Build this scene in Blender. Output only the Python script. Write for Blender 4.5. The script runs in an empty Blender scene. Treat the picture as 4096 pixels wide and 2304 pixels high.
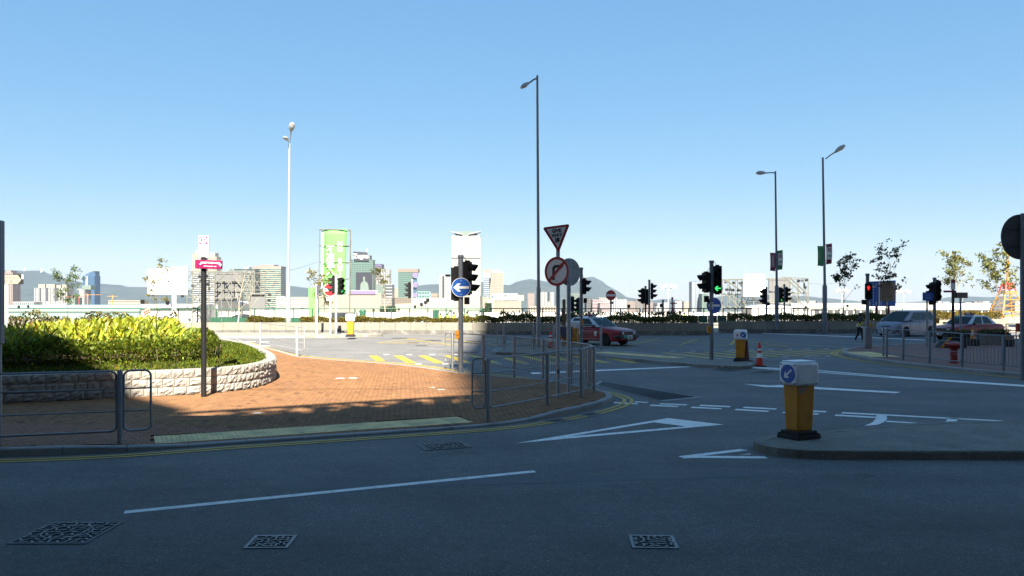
import bpy, bmesh, math, random
import numpy as np
from mathutils import Vector, Matrix, Euler
R = math.radians
rnd = random.Random(7)
sc = bpy.context.scene
col = sc.collection
# ---------------------------------------------------------------- camera, sky, sun, exposure
H = 2.4
FPX, CX, HZ = 3300.0, 2048.0, 1200.0
cam_d = bpy.data.cameras.new('camera'); cam = bpy.data.objects.new('camera', cam_d); col.objects.link(cam)
cam.location = (0, 0, H); cam.rotation_euler = (R(90), 0, 0)
cam_d.sensor_width = 36; cam_d.lens = FPX / 4096 * 36
cam_d.shift_y = 48 / 4096
cam_d.clip_start = 0.1; cam_d.clip_end = 30000
sc.camera = cam
SUN_EL, SUN_YAW = 45.0, 5.1
w = bpy.data.worlds.new('World'); sc.world = w; w.use_nodes = True
nt = w.node_tree; nt.nodes.clear()
sky = nt.nodes.new('ShaderNodeTexSky'); sky.sky_type = 'NISHITA'; sky.sun_disc = False
sky.sun_elevation = R(SUN_EL); sky.sun_rotation = R(180 - SUN_YAW)
sky.altitude = 0; sky.air_density = 1.0; sky.dust_density = 0.3; sky.ozone_density = 6.0
bg = nt.nodes.new('ShaderNodeBackground'); bg.inputs[1].default_value = 0.115
wo = nt.nodes.new('ShaderNodeOutputWorld')
gm = nt.nodes.new('ShaderNodeGamma'); gm.inputs[1].default_value = 0.36
hs = nt.nodes.new('ShaderNodeHueSaturation'); hs.inputs['Saturation'].default_value = 2.0
nt.links.new(sky.outputs[0], gm.inputs[0]); nt.links.new(gm.outputs[0], hs.inputs['Color']); nt.links.new(hs.outputs[0], bg.inputs[0]); nt.links.new(bg.outputs[0], wo.inputs[0])
sd = bpy.data.lights.new('sun', 'SUN'); sd.energy = 5.0; sd.angle = R(0.5); sd.color = (1.0, 0.92, 0.78)
so = bpy.data.objects.new('sun', sd); col.objects.link(so); so.rotation_euler = (R(90 - SUN_EL), 0, R(SUN_YAW))
so.location = (5, -40, 60)
vs = sc.view_settings; vs.view_transform = 'Standard'; vs.look = 'None'; vs.gamma = 1; vs.exposure = 2.05
vs.use_curve_mapping = False
sc.render.engine = 'CYCLES'
cy = sc.cycles
cy.use_denoising = True; cy.max_bounces = 6; cy.diffuse_bounces = 3; cy.glossy_bounces = 3
cy.transmission_bounces = 4; cy.transparent_max_bounces = 8; cy.volume_bounces = 0; cy.caustics_reflective = False; cy.caustics_refractive = False
cy.sample_clamp_indirect = 6

# ---------------------------------------------------------------- helpers
def G(px, py, z=0.0):
    d = (H - z) * FPX / (py - HZ)
    return Vector(((px - CX) / FPX * d, d, z))
def P(px, py, d):
    return Vector(((px - CX) / FPX * d, d, H - (py - HZ) / FPX * d))
def PX(px, d): return (px - CX) / FPX * d
def PZ(py, d): return H - (py - HZ) / FPX * d

class MB:
    def __init__(s): s.v = []; s.f = []
    def add(s, vs, fs):
        n = len(s.v); s.v.extend([tuple(v) for v in vs]); s.f.extend([tuple(i + n for i in f) for f in fs]); return s
    def box(s, c, d, rz=0.0, rx=0.0, ry=0.0):
        m = Euler((rx, ry, rz)).to_matrix(); c = Vector(c)
        vs = [c + m @ Vector((x * d[0] / 2, y * d[1] / 2, z * d[2] / 2)) for z in (-1, 1) for y in (-1, 1) for x in (-1, 1)]
        return s.add(vs, [(0, 2, 3, 1), (4, 5, 7, 6), (0, 1, 5, 4), (2, 6, 7, 3), (0, 4, 6, 2), (1, 3, 7, 5)])
    def bx(s, x0, x1, y0, y1, z0, z1):
        return s.box(((x0 + x1) / 2, (y0 + y1) / 2, (z0 + z1) / 2), (x1 - x0, y1 - y0, z1 - z0))
    def cyl(s, p, q, r, r2=None, n=10, cap=True):
        p = Vector(p); q = Vector(q); r2 = r if r2 is None else r2
        d = (q - p).normalized(); a = d.orthogonal().normalized(); b = d.cross(a)
        vs = [p + (a * math.cos(t) + b * math.sin(t)) * r for t in [2 * math.pi * i / n for i in range(n)]]
        vs += [q + (a * math.cos(t) + b * math.sin(t)) * r2 for t in [2 * math.pi * i / n for i in range(n)]]
        fs = [(i, (i + 1) % n, n + (i + 1) % n, n + i) for i in range(n)]
        if cap: fs += [tuple(range(n - 1, -1, -1)), tuple(range(n, 2 * n))]
        return s.add(vs, fs)
    def tube(s, pts, r, n=6, closed=False):
        pts = [Vector(p) for p in pts]; k = len(pts); rr = r if isinstance(r, (list, tuple)) else [r] * k
        vs = []; a = None
        for i, p in enumerate(pts):
            if closed: t = pts[(i + 1) % k] - pts[i - 1]
            else: t = pts[min(i + 1, k - 1)] - pts[max(i - 1, 0)]
            t.normalize()
            if a is None: a = t.orthogonal().normalized()
            else:
                a = a - t * a.dot(t)
                a = a.normalized() if a.length > 1e-6 else t.orthogonal().normalized()
            b = t.cross(a)
            for j in range(n):
                th = 2 * math.pi * j / n; vs.append(p + (a * math.cos(th) + b * math.sin(th)) * rr[i])
        fs = []
        for i in range(k if closed else k - 1):
            i2 = (i + 1) % k
            for j in range(n):
                fs.append((i * n + j, i * n + (j + 1) % n, i2 * n + (j + 1) % n, i2 * n + j))
        if not closed: fs += [tuple(range(n - 1, -1, -1)), tuple(range((k - 1) * n, k * n))]
        return s.add(vs, fs)
    def lathe(s, prof, n=16, c=(0, 0, 0), rx=0.0, rz=0.0):
        m = Matrix.Translation(Vector(c)) @ Euler((rx, 0, rz)).to_matrix().to_4x4()
        vs = [m @ Vector((r * math.cos(2 * math.pi * j / n), r * math.sin(2 * math.pi * j / n), z)) for r, z in prof for j in range(n)]
        fs = [(i * n + j, i * n + (j + 1) % n, (i + 1) * n + (j + 1) % n, (i + 1) * n + j) for i in range(len(prof) - 1) for j in range(n)]
        fs += [tuple(range(n - 1, -1, -1)), tuple(range((len(prof) - 1) * n, len(prof) * n))]
        return s.add(vs, fs)
    def prism(s, poly, z0, z1):
        n = len(poly); vs = [(p[0], p[1], z0) for p in poly] + [(p[0], p[1], z1) for p in poly]
        return s.add(vs, [tuple(range(n - 1, -1, -1)), tuple(range(n, 2 * n))] + [(i, (i + 1) % n, n + (i + 1) % n, n + i) for i in range(n)])
    def prismY(s, poly, y0, y1):
        n = len(poly); vs = [(p[0], y0, p[1]) for p in poly] + [(p[0], y1, p[1]) for p in poly]
        return s.add(vs, [tuple(range(n)), tuple(range(2 * n - 1, n - 1, -1))] + [(i, n + i, n + (i + 1) % n, (i + 1) % n) for i in range(n)])
    def face(s, pts): return s.add(pts, [tuple(range(len(pts)))])

def mesh(name, mb, smooth=None, fix=True):
    me = bpy.data.meshes.new(name); me.from_pydata(mb.v, [], mb.f)
    if fix and len(mb.f) < 6000:
        b = bmesh.new(); b.from_mesh(me); bmesh.ops.recalc_face_normals(b, faces=b.faces); b.to_mesh(me); b.free()
    if smooth is not None:
        me.shade_smooth(); me.set_sharp_from_angle(angle=R(smooth))
    return me
def link(name, me, parent=None, loc=None, rot=None):
    o = bpy.data.objects.new(name, me); col.objects.link(o)
    if parent is not None: o.parent = parent
    if loc is not None: o.location = loc
    if rot is not None: o.rotation_euler = rot
    return o
def obj(name, mb, m, parent=None, smooth=None, world=False, bevel=0, loc=None, rot=None, kind=None, label=None, fix=True):
    if world and parent is not None:
        l = parent
        off = Vector((0, 0, 0))
        while l is not None: off += l.location; l = l.parent
        mb.v = [(v[0] - off.x, v[1] - off.y, v[2] - off.z) for v in mb.v]
    me = mesh(name, mb, smooth, fix)
    me.materials.append(m)
    o = link(name, me, parent, loc, rot)
    if bevel:
        b = o.modifiers.new('bevel', 'BEVEL'); b.width = bevel; b.segments = 2; b.limit_method = 'ANGLE'; b.angle_limit = R(35)
        me.shade_smooth(); me.set_sharp_from_angle(angle=R(50))
    if kind: o['kind'] = kind
    if label: o['label'] = label
    return o
def tag(o, label=None, cat=None, group=None, kind=None):
    if label: o['label'] = label
    if cat: o['category'] = cat
    if group: o['group'] = group
    if kind: o['kind'] = kind
    return o
def thing(name, label, cat, loc=(0, 0, 0), rz=0.0, group=None):
    o = bpy.data.objects.new(name, None); col.objects.link(o)
    o.location = loc; o.rotation_euler = (0, 0, rz); o.empty_display_size = 0.2
    return tag(o, label, cat, group)
def copy_tree(o, parent=None):
    c = o.copy(); col.objects.link(c)
    if parent is not None: c.parent = parent
    for ch in list(o.children): copy_tree(ch, c)
    return c
def dup(o, loc, rz, label, group=None):
    c = copy_tree(o); c.location = loc; c.rotation_euler = (0, 0, rz); c['label'] = label
    if group: c['group'] = group
    return c
UC = {}
def rod(name, p, q, r, m, parent, world=True, n=8):
    """one straight round bar as an object of its own; bars of a material share one mesh"""
    key = (m.name, n)
    if key not in UC:
        me = mesh('rod', MB().cyl((0, 0, 0), (0, 0, 1), 1, n=n), 40); me.materials.append(m); UC[key] = me
    p = Vector(p); q = Vector(q)
    if world and parent is not None: p = p - parent.location; q = q - parent.location
    d = q - p
    o = link(name, UC[key], parent)
    o.location = p; o.rotation_euler = d.to_track_quat('Z', 'Y').to_euler(); o.scale = (r, r, d.length)
    return o
def catmull(pts, step):
    pts = [Vector((p[0], p[1], 0)) for p in pts]; out = []
    for i in range(len(pts) - 1):
        a, b, c, d = pts[max(i - 1, 0)], pts[i], pts[i + 1], pts[min(i + 2, len(pts) - 1)]
        n = max(2, int((c - b).length / step))
        for k in range(n):
            t = k / n
            out.append(0.5 * ((2 * b) + (c - a) * t + (2 * a - 5 * b + 4 * c - d) * t * t + (3 * b - a - 3 * c + d) * t ** 3))
    out.append(pts[-1]); return out
def resample(pts, step):
    out = [pts[0].copy()]; acc = 0.0
    for i in range(len(pts) - 1):
        a, b = pts[i], pts[i + 1]; L = (b - a).length; pos = step - acc
        while pos <= L:
            out.append(a.lerp(b, pos / L)); pos += step
        acc = (acc + L) % step if L else acc
        acc = L - (pos - step) if True else acc
    return out
def offset(pts, d):
    """offset a polyline to its left by d"""
    out = []
    for i, p in enumerate(pts):
        t = (pts[min(i + 1, len(pts) - 1)] - pts[max(i - 1, 0)]).normalized()
        out.append(p + Vector((-t.y, t.x, 0)) * d)
    return out
def inside(x, y, poly):
    c = False; n = len(poly); j = n - 1
    for i in range(n):
        xi, yi = poly[i][0], poly[i][1]; xj, yj = poly[j][0], poly[j][1]
        if (yi > y) != (yj > y) and x < (xj - xi) * (y - yi) / (yj - yi) + xi: c = not c
        j = i
    return c
def pdist(x, y, pts):
    best = 1e9
    for i in range(len(pts) - 1):
        ax, ay = pts[i].x, pts[i].y; bx_, by = pts[i + 1].x - ax, pts[i + 1].y - ay
        t = max(0, min(1, ((x - ax) * bx_ + (y - ay) * by) / (bx_ * bx_ + by * by + 1e-9)))
        best = min(best, math.hypot(x - ax - t * bx_, y - ay - t * by))
    return best

def inside_many(pts, poly):
    P_ = np.asarray([(p[0], p[1]) for p in pts]); x, y = P_[:, 0], P_[:, 1]; c = np.zeros(len(P_), bool); n = len(poly); j = n - 1
    for i in range(n):
        xi, yi = poly[i][0], poly[i][1]; xj, yj = poly[j][0], poly[j][1]
        if yi != yj: c ^= ((yi > y) != (yj > y)) & (x < (xj - xi) * (y - yi) / (yj - yi) + xi)
        j = i
    return c
def pdist_many(pts, line):
    P_ = np.asarray([(p[0], p[1]) for p in pts]); best = np.full(len(P_), 1e9)
    for i in range(len(line) - 1):
        a = np.array(line[i][:2]); b = np.array(line[i + 1][:2]) - a
        t = np.clip(((P_ - a) @ b) / (b @ b + 1e-9), 0, 1); best = np.minimum(best, np.hypot(*(P_ - a - t[:, None] * b).T))
    return best
# ---------------------------------------------------------------- materials
MATS = {}
def mat(name, c, rough=0.6, metal=0.0, var=0.0, vscale=3.0, bump=0.0, bscale=40.0, tone=False, spec=0.5, emit=None, estr=1.0, dirt=None, dscale=1.0, dlo=0.45, dhi=0.7, trans=0.0, coat=0.0, speck=None):
    m = bpy.data.materials.new(name); m.use_nodes = True; MATS[name] = m
    n = m.node_tree.nodes; l = m.node_tree.links; b = n['Principled BSDF']; out = n['Material Output']
    c = (*c, 1); b.inputs['Base Color'].default_value = c
    b.inputs['Roughness'].default_value = rough; b.inputs['Metallic'].default_value = metal
    b.inputs['Specular IOR Level'].default_value = spec
    if coat: b.inputs['Coat Weight'].default_value = coat; b.inputs['Coat Roughness'].default_value = 0.08
    tc = n.new('ShaderNodeTexCoord'); geo = n.new('ShaderNodeNewGeometry')
    cur = None
    def rgb():
        x = n.new('ShaderNodeRGB'); x.outputs[0].default_value = c; return x.outputs[0]
    if var or dirt or tone or speck: cur = rgb()
    if var:
        nz = n.new('ShaderNodeTexNoise'); nz.inputs['Scale'].default_value = vscale; nz.inputs['Detail'].default_value = 6; nz.inputs['Roughness'].default_value = 0.65
        l.new(geo.outputs['Position'], nz.inputs['Vector'])
        mr = n.new('ShaderNodeMapRange'); mr.inputs[1].default_value = 0.25; mr.inputs[2].default_value = 0.75; mr.inputs[3].default_value = 1 - var; mr.inputs[4].default_value = 1 + var
        l.new(nz.outputs[0], mr.inputs[0])
        mx = n.new('ShaderNodeVectorMath'); mx.operation = 'SCALE'; l.new(cur, mx.inputs[0]); l.new(mr.outputs[0], mx.inputs['Scale']); cur = mx.outputs[0]
    if dirt:
        nz = n.new('ShaderNodeTexNoise'); nz.inputs['Scale'].default_value = dscale; nz.inputs['Detail'].default_value = 8; nz.inputs['Roughness'].default_value = 0.7
        l.new(geo.outputs['Position'], nz.inputs['Vector'])
        mr = n.new('ShaderNodeMapRange'); mr.inputs[1].default_value = dlo; mr.inputs[2].default_value = dhi
        l.new(nz.outputs[0], mr.inputs[0])
        mx = n.new('ShaderNodeMix'); mx.data_type = 'RGBA'; l.new(mr.outputs[0], mx.inputs[0]); l.new(cur, mx.inputs[6]); mx.inputs[7].default_value = (*dirt, 1); cur = mx.outputs[2]
    if speck:
        sc_, dark, light = speck
        vo = n.new('ShaderNodeTexVoronoi'); vo.inputs['Scale'].default_value = sc_; l.new(geo.outputs['Position'], vo.inputs['Vector'])
        sep = n.new('ShaderNodeSeparateColor'); l.new(vo.outputs['Color'], sep.inputs[0])
        ra = n.new('ShaderNodeValToRGB'); e = ra.color_ramp.elements
        e[0].position = 0.0; e[0].color = (dark,) * 3 + (1,); e[1].position = 1.0; e[1].color = (light,) * 3 + (1,)
        k = ra.color_ramp.elements.new(0.12); k.color = (1, 1, 1, 1); k = ra.color_ramp.elements.new(0.9); k.color = (1, 1, 1, 1)
        l.new(sep.outputs[0], ra.inputs[0])
        mx = n.new('ShaderNodeVectorMath'); mx.operation = 'MULTIPLY'; l.new(cur, mx.inputs[0]); l.new(ra.outputs[0], mx.inputs[1]); cur = mx.outputs[0]
    if tone:
        at = n.new('ShaderNodeAttribute'); at.attribute_name = 'tone'
        mx = n.new('ShaderNodeVectorMath'); mx.operation = 'MULTIPLY'; l.new(cur, mx.inputs[0]); l.new(at.outputs['Color'], mx.inputs[1]); cur = mx.outputs[0]
    if cur is not None: l.new(cur, b.inputs['Base Color'])
    if bump:
        nz = n.new('ShaderNodeTexNoise'); nz.inputs['Scale'].default_value = bscale; nz.inputs['Detail'].default_value = 5
        l.new(geo.outputs['Position'], nz.inputs['Vector'])
        bp = n.new('ShaderNodeBump'); bp.inputs['Strength'].default_value = bump; bp.inputs['Distance'].default_value = 0.02
        l.new(nz.outputs[0], bp.inputs['Height']); l.new(bp.outputs[0], b.inputs['Normal'])
    if trans:
        tr = n.new('ShaderNodeBsdfTranslucent'); ms = n.new('ShaderNodeMixShader'); ms.inputs[0].default_value = trans
        if cur is not None: l.new(cur, tr.inputs[0])
        else: tr.inputs[0].default_value = c
        l.new(b.outputs[0], ms.inputs[1]); l.new(tr.outputs[0], ms.inputs[2]); l.new(ms.outputs[0], out.inputs[0])
    if emit:
        b.inputs['Emission Color'].default_value = (*emit, 1); b.inputs['Emission Strength'].default_value = estr
    return m
def asphalt_wear(m):
    """tyre-darkened patches, oil spots and hairline cracks over the base asphalt"""
    n = m.node_tree.nodes; l = m.node_tree.links; b = n['Principled BSDF']; src = b.inputs['Base Color'].links[0].from_socket
    geo = n.new('ShaderNodeNewGeometry')
    def ramp(s, a0, a1, v0, v1):
        mr = n.new('ShaderNodeMapRange'); mr.inputs[1].default_value = a0; mr.inputs[2].default_value = a1; mr.inputs[3].default_value = v0; mr.inputs[4].default_value = v1; l.new(s, mr.inputs[0]); return mr.outputs[0]
    facs = []
    mp = n.new('ShaderNodeMapping'); mp.inputs['Scale'].default_value = (0.12, 0.55, 1); mp.inputs['Rotation'].default_value = (0, 0, R(-12)); l.new(geo.outputs['Position'], mp.inputs[0])
    nz = n.new('ShaderNodeTexNoise'); nz.inputs['Scale'].default_value = 1.6; nz.inputs['Detail'].default_value = 5; l.new(mp.outputs[0], nz.inputs['Vector']); facs.append(ramp(nz.outputs[0], .35, .68, 1.09, .88))
    nz = n.new('ShaderNodeTexNoise'); nz.inputs['Scale'].default_value = 7.0; nz.inputs['Detail'].default_value = 8; nz.inputs['Roughness'].default_value = .75; l.new(geo.outputs['Position'], nz.inputs['Vector']); facs.append(ramp(nz.outputs[0], .3, .7, .84, 1.16))
    vo = n.new('ShaderNodeTexVoronoi'); vo.inputs['Scale'].default_value = .55; l.new(geo.outputs['Position'], vo.inputs['Vector']); facs.append(ramp(vo.outputs['Distance'], .03, .10, .72, 1.0))
    nd = n.new('ShaderNodeTexNoise'); nd.inputs['Scale'].default_value = 2.0; nd.inputs['Detail'].default_value = 6; l.new(geo.outputs['Position'], nd.inputs['Vector'])
    mx = n.new('ShaderNodeMix'); mx.data_type = 'VECTOR'; mx.inputs[0].default_value = .22; l.new(geo.outputs['Position'], mx.inputs[4]); l.new(nd.outputs['Color'], mx.inputs[5])
    vc = n.new('ShaderNodeTexVoronoi'); vc.feature = 'DISTANCE_TO_EDGE'; vc.inputs['Scale'].default_value = .42; l.new(mx.outputs[1], vc.inputs['Vector']); facs.append(ramp(vc.outputs['Distance'], .0, .004, .90, 1.0))
    cur = src
    for f in facs:
        s = n.new('ShaderNodeVectorMath'); s.operation = 'SCALE'; l.new(cur, s.inputs[0]); l.new(f, s.inputs['Scale']); cur = s.outputs[0]
    l.new(cur, b.inputs['Base Color'])
M = {}
def dm(k, *a, **kw): M[k] = mat(k, *a, **kw); return M[k]
dm('asphalt', (0.142, 0.140, 0.138), 0.85, var=0.16, vscale=0.6, bump=0.35, bscale=120, spec=0.3, speck=(95, 0.5, 2.4), dirt=(0.105, 0.104, 0.103), dscale=0.35)
asphalt_wear(M['asphalt'])
dm('asphalt_patch', (0.13, 0.135, 0.14), 0.85, var=0.15, vscale=2, bump=0.3, bscale=120, spec=0.3)
dm('white_paint', (0.80, 0.80, 0.77), 0.7, var=0.12, vscale=9, bump=0.15, bscale=150, dirt=(0.22, 0.22, 0.215), dscale=7.0, dlo=0.52, dhi=0.78)
dm('yellow_paint', (0.50, 0.33, 0.05), 0.7, var=0.18, vscale=9, dirt=(0.2, 0.17, 0.09), dscale=3.0, dlo=0.5, dhi=0.85)
dm('yellow_bright', (0.46, 0.32, 0.025), 0.7, var=0.12, vscale=6, dirt=(0.3, 0.24, 0.08), dscale=2.5, dlo=0.55, dhi=0.85)
dm('brick', (0.215, 0.107, 0.046), 0.85, var=0.14, vscale=0.9, bump=0.25, bscale=70, tone=True, spec=0.25, dirt=(0.175, 0.088, 0.05), dscale=0.6, dlo=0.5, dhi=0.8)
dm('brick_single', (0.24, 0.112, 0.066), 0.85, var=0.28, vscale=6.5, bump=0.25, bscale=70, spec=0.25)
dm('joint_sand', (0.12, 0.085, 0.06), 0.95, var=0.2)
dm('tactile', (0.76, 0.58, 0.27), 0.8, var=0.15, vscale=5, dirt=(0.30, 0.27, 0.17), dscale=2.5)
dm('tactile_pale', (0.42, 0.36, 0.18), 0.8, var=0.2, vscale=2)
dm('kerb', (0.27, 0.275, 0.27), 0.85, var=0.18, vscale=4, bump=0.3, bscale=60, dirt=(0.17, 0.175, 0.175), dscale=2)
dm('granite', (0.27, 0.253, 0.225), 0.85, var=0.22, vscale=5, bump=0.9, bscale=22, speck=(160, 0.6, 1.25), dirt=(0.2, 0.185, 0.165), dscale=3, dlo=0.55, dhi=0.9)
dm('mortar', (0.26, 0.245, 0.22), 0.95, var=0.1)
dm('concrete', (0.225, 0.21, 0.175), 0.85, var=0.14, vscale=1.5, bump=0.2, bscale=25, dirt=(0.14, 0.13, 0.11), dscale=1.1, dlo=0.5, dhi=0.85)
dm('concrete_stain', (0.13, 0.125, 0.115), 0.9, var=0.35, vscale=2.2, bump=0.25, bscale=25, dirt=(0.24, 0.23, 0.21), dscale=2.2, dlo=0.52, dhi=0.7)
dm('concrete_dark', (0.18, 0.175, 0.15), 0.9, var=0.2, vscale=2.5, bump=0.3, bscale=40, dirt=(0.12, 0.12, 0.105), dscale=1.5, speck=(60, 0.6, 1.6))
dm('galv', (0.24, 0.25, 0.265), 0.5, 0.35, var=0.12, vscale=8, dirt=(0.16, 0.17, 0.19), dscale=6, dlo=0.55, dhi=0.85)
dm('galv_light', (0.36, 0.37, 0.375), 0.5, 0.3, var=0.1, vscale=5)  # paler copy of galv, also for sunlit posts: sunlight put into the colour
dm('galv_dark', (0.15, 0.17, 0.20), 0.5, 0.35, var=0.15, vscale=8)  # darker copy of galv, also for shaded posts: shade put into the colour
dm('sign_pole_grey', (0.35, 0.38, 0.42), 0.55, 0.2, var=0.08)
dm('sign_back', (0.38, 0.39, 0.40), 0.5, 0.3, var=0.08, vscale=6)
dm('sign_back_dark', (0.06, 0.063, 0.07), 0.6, 0.1, var=0.1)
dm('black_metal', (0.012, 0.012, 0.014), 0.45, 0.1, var=0.2, vscale=10)
dm('black_plastic', (0.007, 0.007, 0.008), 0.6, spec=0.2, var=0.2, vscale=10)
dm('lens_dark', (0.02, 0.012, 0.01), 0.2)
dm('green_lit', (0.05, 0.4, 0.12), 0.4, emit=(0.06, 1.0, 0.22), estr=0.30)
dm('red_lit', (0.4, 0.03, 0.02), 0.4, emit=(1.0, 0.03, 0.02), estr=0.28)
dm('sign_white', (0.72, 0.73, 0.74), 0.4, var=0.05)
dm('sign_red', (0.38, 0.018, 0.022), 0.4, var=0.06)
dm('sign_blue', (0.010, 0.085, 0.38), 0.4, var=0.06)
dm('sign_black', (0.014, 0.014, 0.015), 0.5)
dm('magenta', (0.20, 0.007, 0.065), 0.4, var=0.06)
dm('purple', (0.17, 0.012, 0.15), 0.4, var=0.05)
dm('maroon', (0.20, 0.02, 0.06), 0.5, var=0.08)
dm('white_panel', (0.78, 0.78, 0.79), 0.45, var=0.03)
dm('banner_green', (0.04, 0.25, 0.08), 0.6, var=0.06)
dm('banner_red', (0.22, 0.02, 0.05), 0.6, var=0.08)
dm('lime', (0.17, 0.50, 0.13), 0.7, var=0.06, vscale=0.3, trans=0.25)
dm('lime_white', (0.85, 0.9, 0.75), 0.7)
dm('cloth_white', (0.8, 0.8, 0.8), 0.7, var=0.03, bump=0.15, bscale=2, trans=0.15)
dm('fence_green', (0.02, 0.085, 0.05), 0.5, 0.1, var=0.15)
dm('orange', (0.52, 0.21, 0.010), 0.55, var=0.15, vscale=3, dirt=(0.24, 0.10, 0.02), dscale=4.5, dlo=0.5, dhi=0.85)
dm('box_white', (0.74, 0.77, 0.80), 0.4, var=0.07, vscale=4, dirt=(0.36, 0.37, 0.37), dscale=4.5, dlo=0.55, dhi=0.9)
dm('rubber', (0.012, 0.012, 0.012), 0.75, var=0.2, vscale=10)
dm('cone_red', (0.50, 0.03, 0.02), 0.5, var=0.12)
dm('cone_old', (0.12, 0.03, 0.028), 0.7, var=0.25)
dm('cast_iron', (0.085, 0.088, 0.095), 0.55, 0.5, var=0.25, vscale=14, bump=0.3, bscale=70)
dm('iron_worn', (0.12, 0.126, 0.14), 0.42, 0.6, var=0.2, vscale=20)
dm('iron_pit', (0.022, 0.023, 0.025), 0.8)
dm('taxi_red', (0.24, 0.006, 0.014), 0.38, var=0.04, coat=0.12, spec=0.3)
dm('taxi_silver', (0.42, 0.44, 0.47), 0.32, 0.5, var=0.03, coat=0.4)
dm('van_lilac', (0.19, 0.185, 0.235), 0.36, 0.3, var=0.03, coat=0.2)
dm('car_glass', (0.008, 0.012, 0.014), 0.12, spec=0.15)
dm('glass_tint', (0.008, 0.012, 0.012), 0.08, spec=0.35)
dm('trim_black', (0.015, 0.015, 0.016), 0.5)
dm('chrome', (0.55, 0.57, 0.6), 0.25, 0.4)
dm('tyre', (0.014, 0.014, 0.014), 0.85, var=0.2)
dm('rim', (0.55, 0.56, 0.58), 0.4, 0.2)
dm('lamp_glass', (0.62, 0.66, 0.68), 0.12, spec=0.8)
dm('amber', (0.5, 0.2, 0.02), 0.3)
dm('plate_white', (0.75, 0.75, 0.72), 0.5)
dm('hydrant_red', (0.26, 0.018, 0.018), 0.45, var=0.15)
dm('skin', (0.38, 0.22, 0.15), 0.6)
dm('hair', (0.012, 0.01, 0.009), 0.6)
dm('cloth_black', (0.012, 0.012, 0.015), 0.85, var=0.2)
dm('cloth_yellow', (0.55, 0.44, 0.05), 0.8)
dm('shoe', (0.5, 0.5, 0.5), 0.7)
dm('vest', (0.50, 0.75, 0.06), 0.7)
dm('bark', (0.16, 0.12, 0.085), 0.9, var=0.25, vscale=10, bump=0.4, bscale=30)
dm('bark_pale', (0.40, 0.34, 0.27), 0.9, var=0.2, vscale=10)
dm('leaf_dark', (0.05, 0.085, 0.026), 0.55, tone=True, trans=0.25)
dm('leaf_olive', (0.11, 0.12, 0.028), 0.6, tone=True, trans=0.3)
dm('leaf_hedge', (0.175, 0.235, 0.028), 0.5, tone=True, trans=0.3)
dm('leaf_lily', (0.235, 0.285, 0.025), 0.45, tone=True, trans=0.35)
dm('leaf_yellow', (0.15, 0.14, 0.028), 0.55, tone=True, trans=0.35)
dm('grass', (0.08, 0.115, 0.014), 0.8, spec=0.1, tone=True, trans=0.3)
dm('soil', (0.085, 0.06, 0.035), 0.95, var=0.3, vscale=6, bump=0.5, bscale=30)
dm('white_wall', (0.29, 0.29, 0.285), 0.7, var=0.04, vscale=0.05)
dm('cream', (0.265, 0.24, 0.195), 0.75, var=0.05, vscale=0.03)
dm('beige', (0.16, 0.13, 0.10), 0.75, var=0.06, vscale=0.03)
dm('pinkish', (0.21, 0.17, 0.155), 0.75, var=0.05, vscale=0.03)
dm('greygreen', (0.12, 0.16, 0.138), 0.6, var=0.06, vscale=0.03)
dm('grey_wall', (0.095, 0.095, 0.10), 0.7, var=0.06, vscale=0.03)
dm('grey_dark', (0.13, 0.13, 0.14), 0.7, var=0.08)
dm('glass_blue', (0.05, 0.10, 0.17), 0.25, spec=0.6)
dm('glass_green', (0.055, 0.11, 0.095), 0.3, spec=0.6)
dm('glass_dark', (0.03, 0.04, 0.05), 0.3, spec=0.6)
dm('glass_mid', (0.055, 0.058, 0.062), 0.4, spec=0.5)
dm('navy', (0.045, 0.05, 0.085), 0.5)
dm('violet', (0.15, 0.12, 0.22), 0.5)
dm('screen_grey', (0.13, 0.133, 0.137), 0.7, var=0.03)
dm('truss', (0.165, 0.17, 0.15), 0.5, 0.2)
dm('hill', (0.035, 0.05, 0.045), 0.95, var=0.3, vscale=0.006, dirt=(0.085, 0.085, 0.07), dscale=0.004, dlo=0.58, dhi=0.75)
dm('water', (0.04, 0.09, 0.10), 0.15, bump=0.3, bscale=0.4)
dm('ground', (0.24, 0.225, 0.19), 0.9, var=0.1, vscale=0.1)
dm('roof_aqua', (0.22, 0.34, 0.34), 0.6, var=0.04)
dm('crane_yellow', (0.45, 0.21, 0.012), 0.5)
dm('crane_red', (0.40, 0.04, 0.025), 0.5)
dm('orange_frame', (0.62, 0.20, 0.02), 0.5)
dm('pink_sign', (0.62, 0.30, 0.27), 0.6)
dm('tower_facade', (0.62, 0.61, 0.59), 0.6, var=0.05)
dm('sticker', (0.62, 0.63, 0.64), 0.5)
dm('sticker_brown', (0.30, 0.20, 0.12), 0.6, var=0.3, vscale=60)
dm('teal_sticker', (0.02, 0.25, 0.18), 0.4)
dm('board_dark', (0.018, 0.018, 0.026), 0.5)
dm('hoarding_white', (0.55, 0.54, 0.52), 0.6, var=0.04)
dm('drain_pit', (0.06, 0.064, 0.07), 0.8)
dm('plank', (0.15, 0.10, 0.07), 0.8, var=0.2)

def baked(o):
    """evaluated mesh of one object, worked out in a small scene of its own"""
    s = bpy.data.scenes.new('bench'); s.collection.objects.link(o)
    with bpy.context.temp_override(scene=s, view_layer=s.view_layers[0]): dg = bpy.context.evaluated_depsgraph_get()
    me = bpy.data.meshes.new_from_object(o.evaluated_get(dg)); s.collection.objects.unlink(o); bpy.data.scenes.remove(s)
    return me
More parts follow.
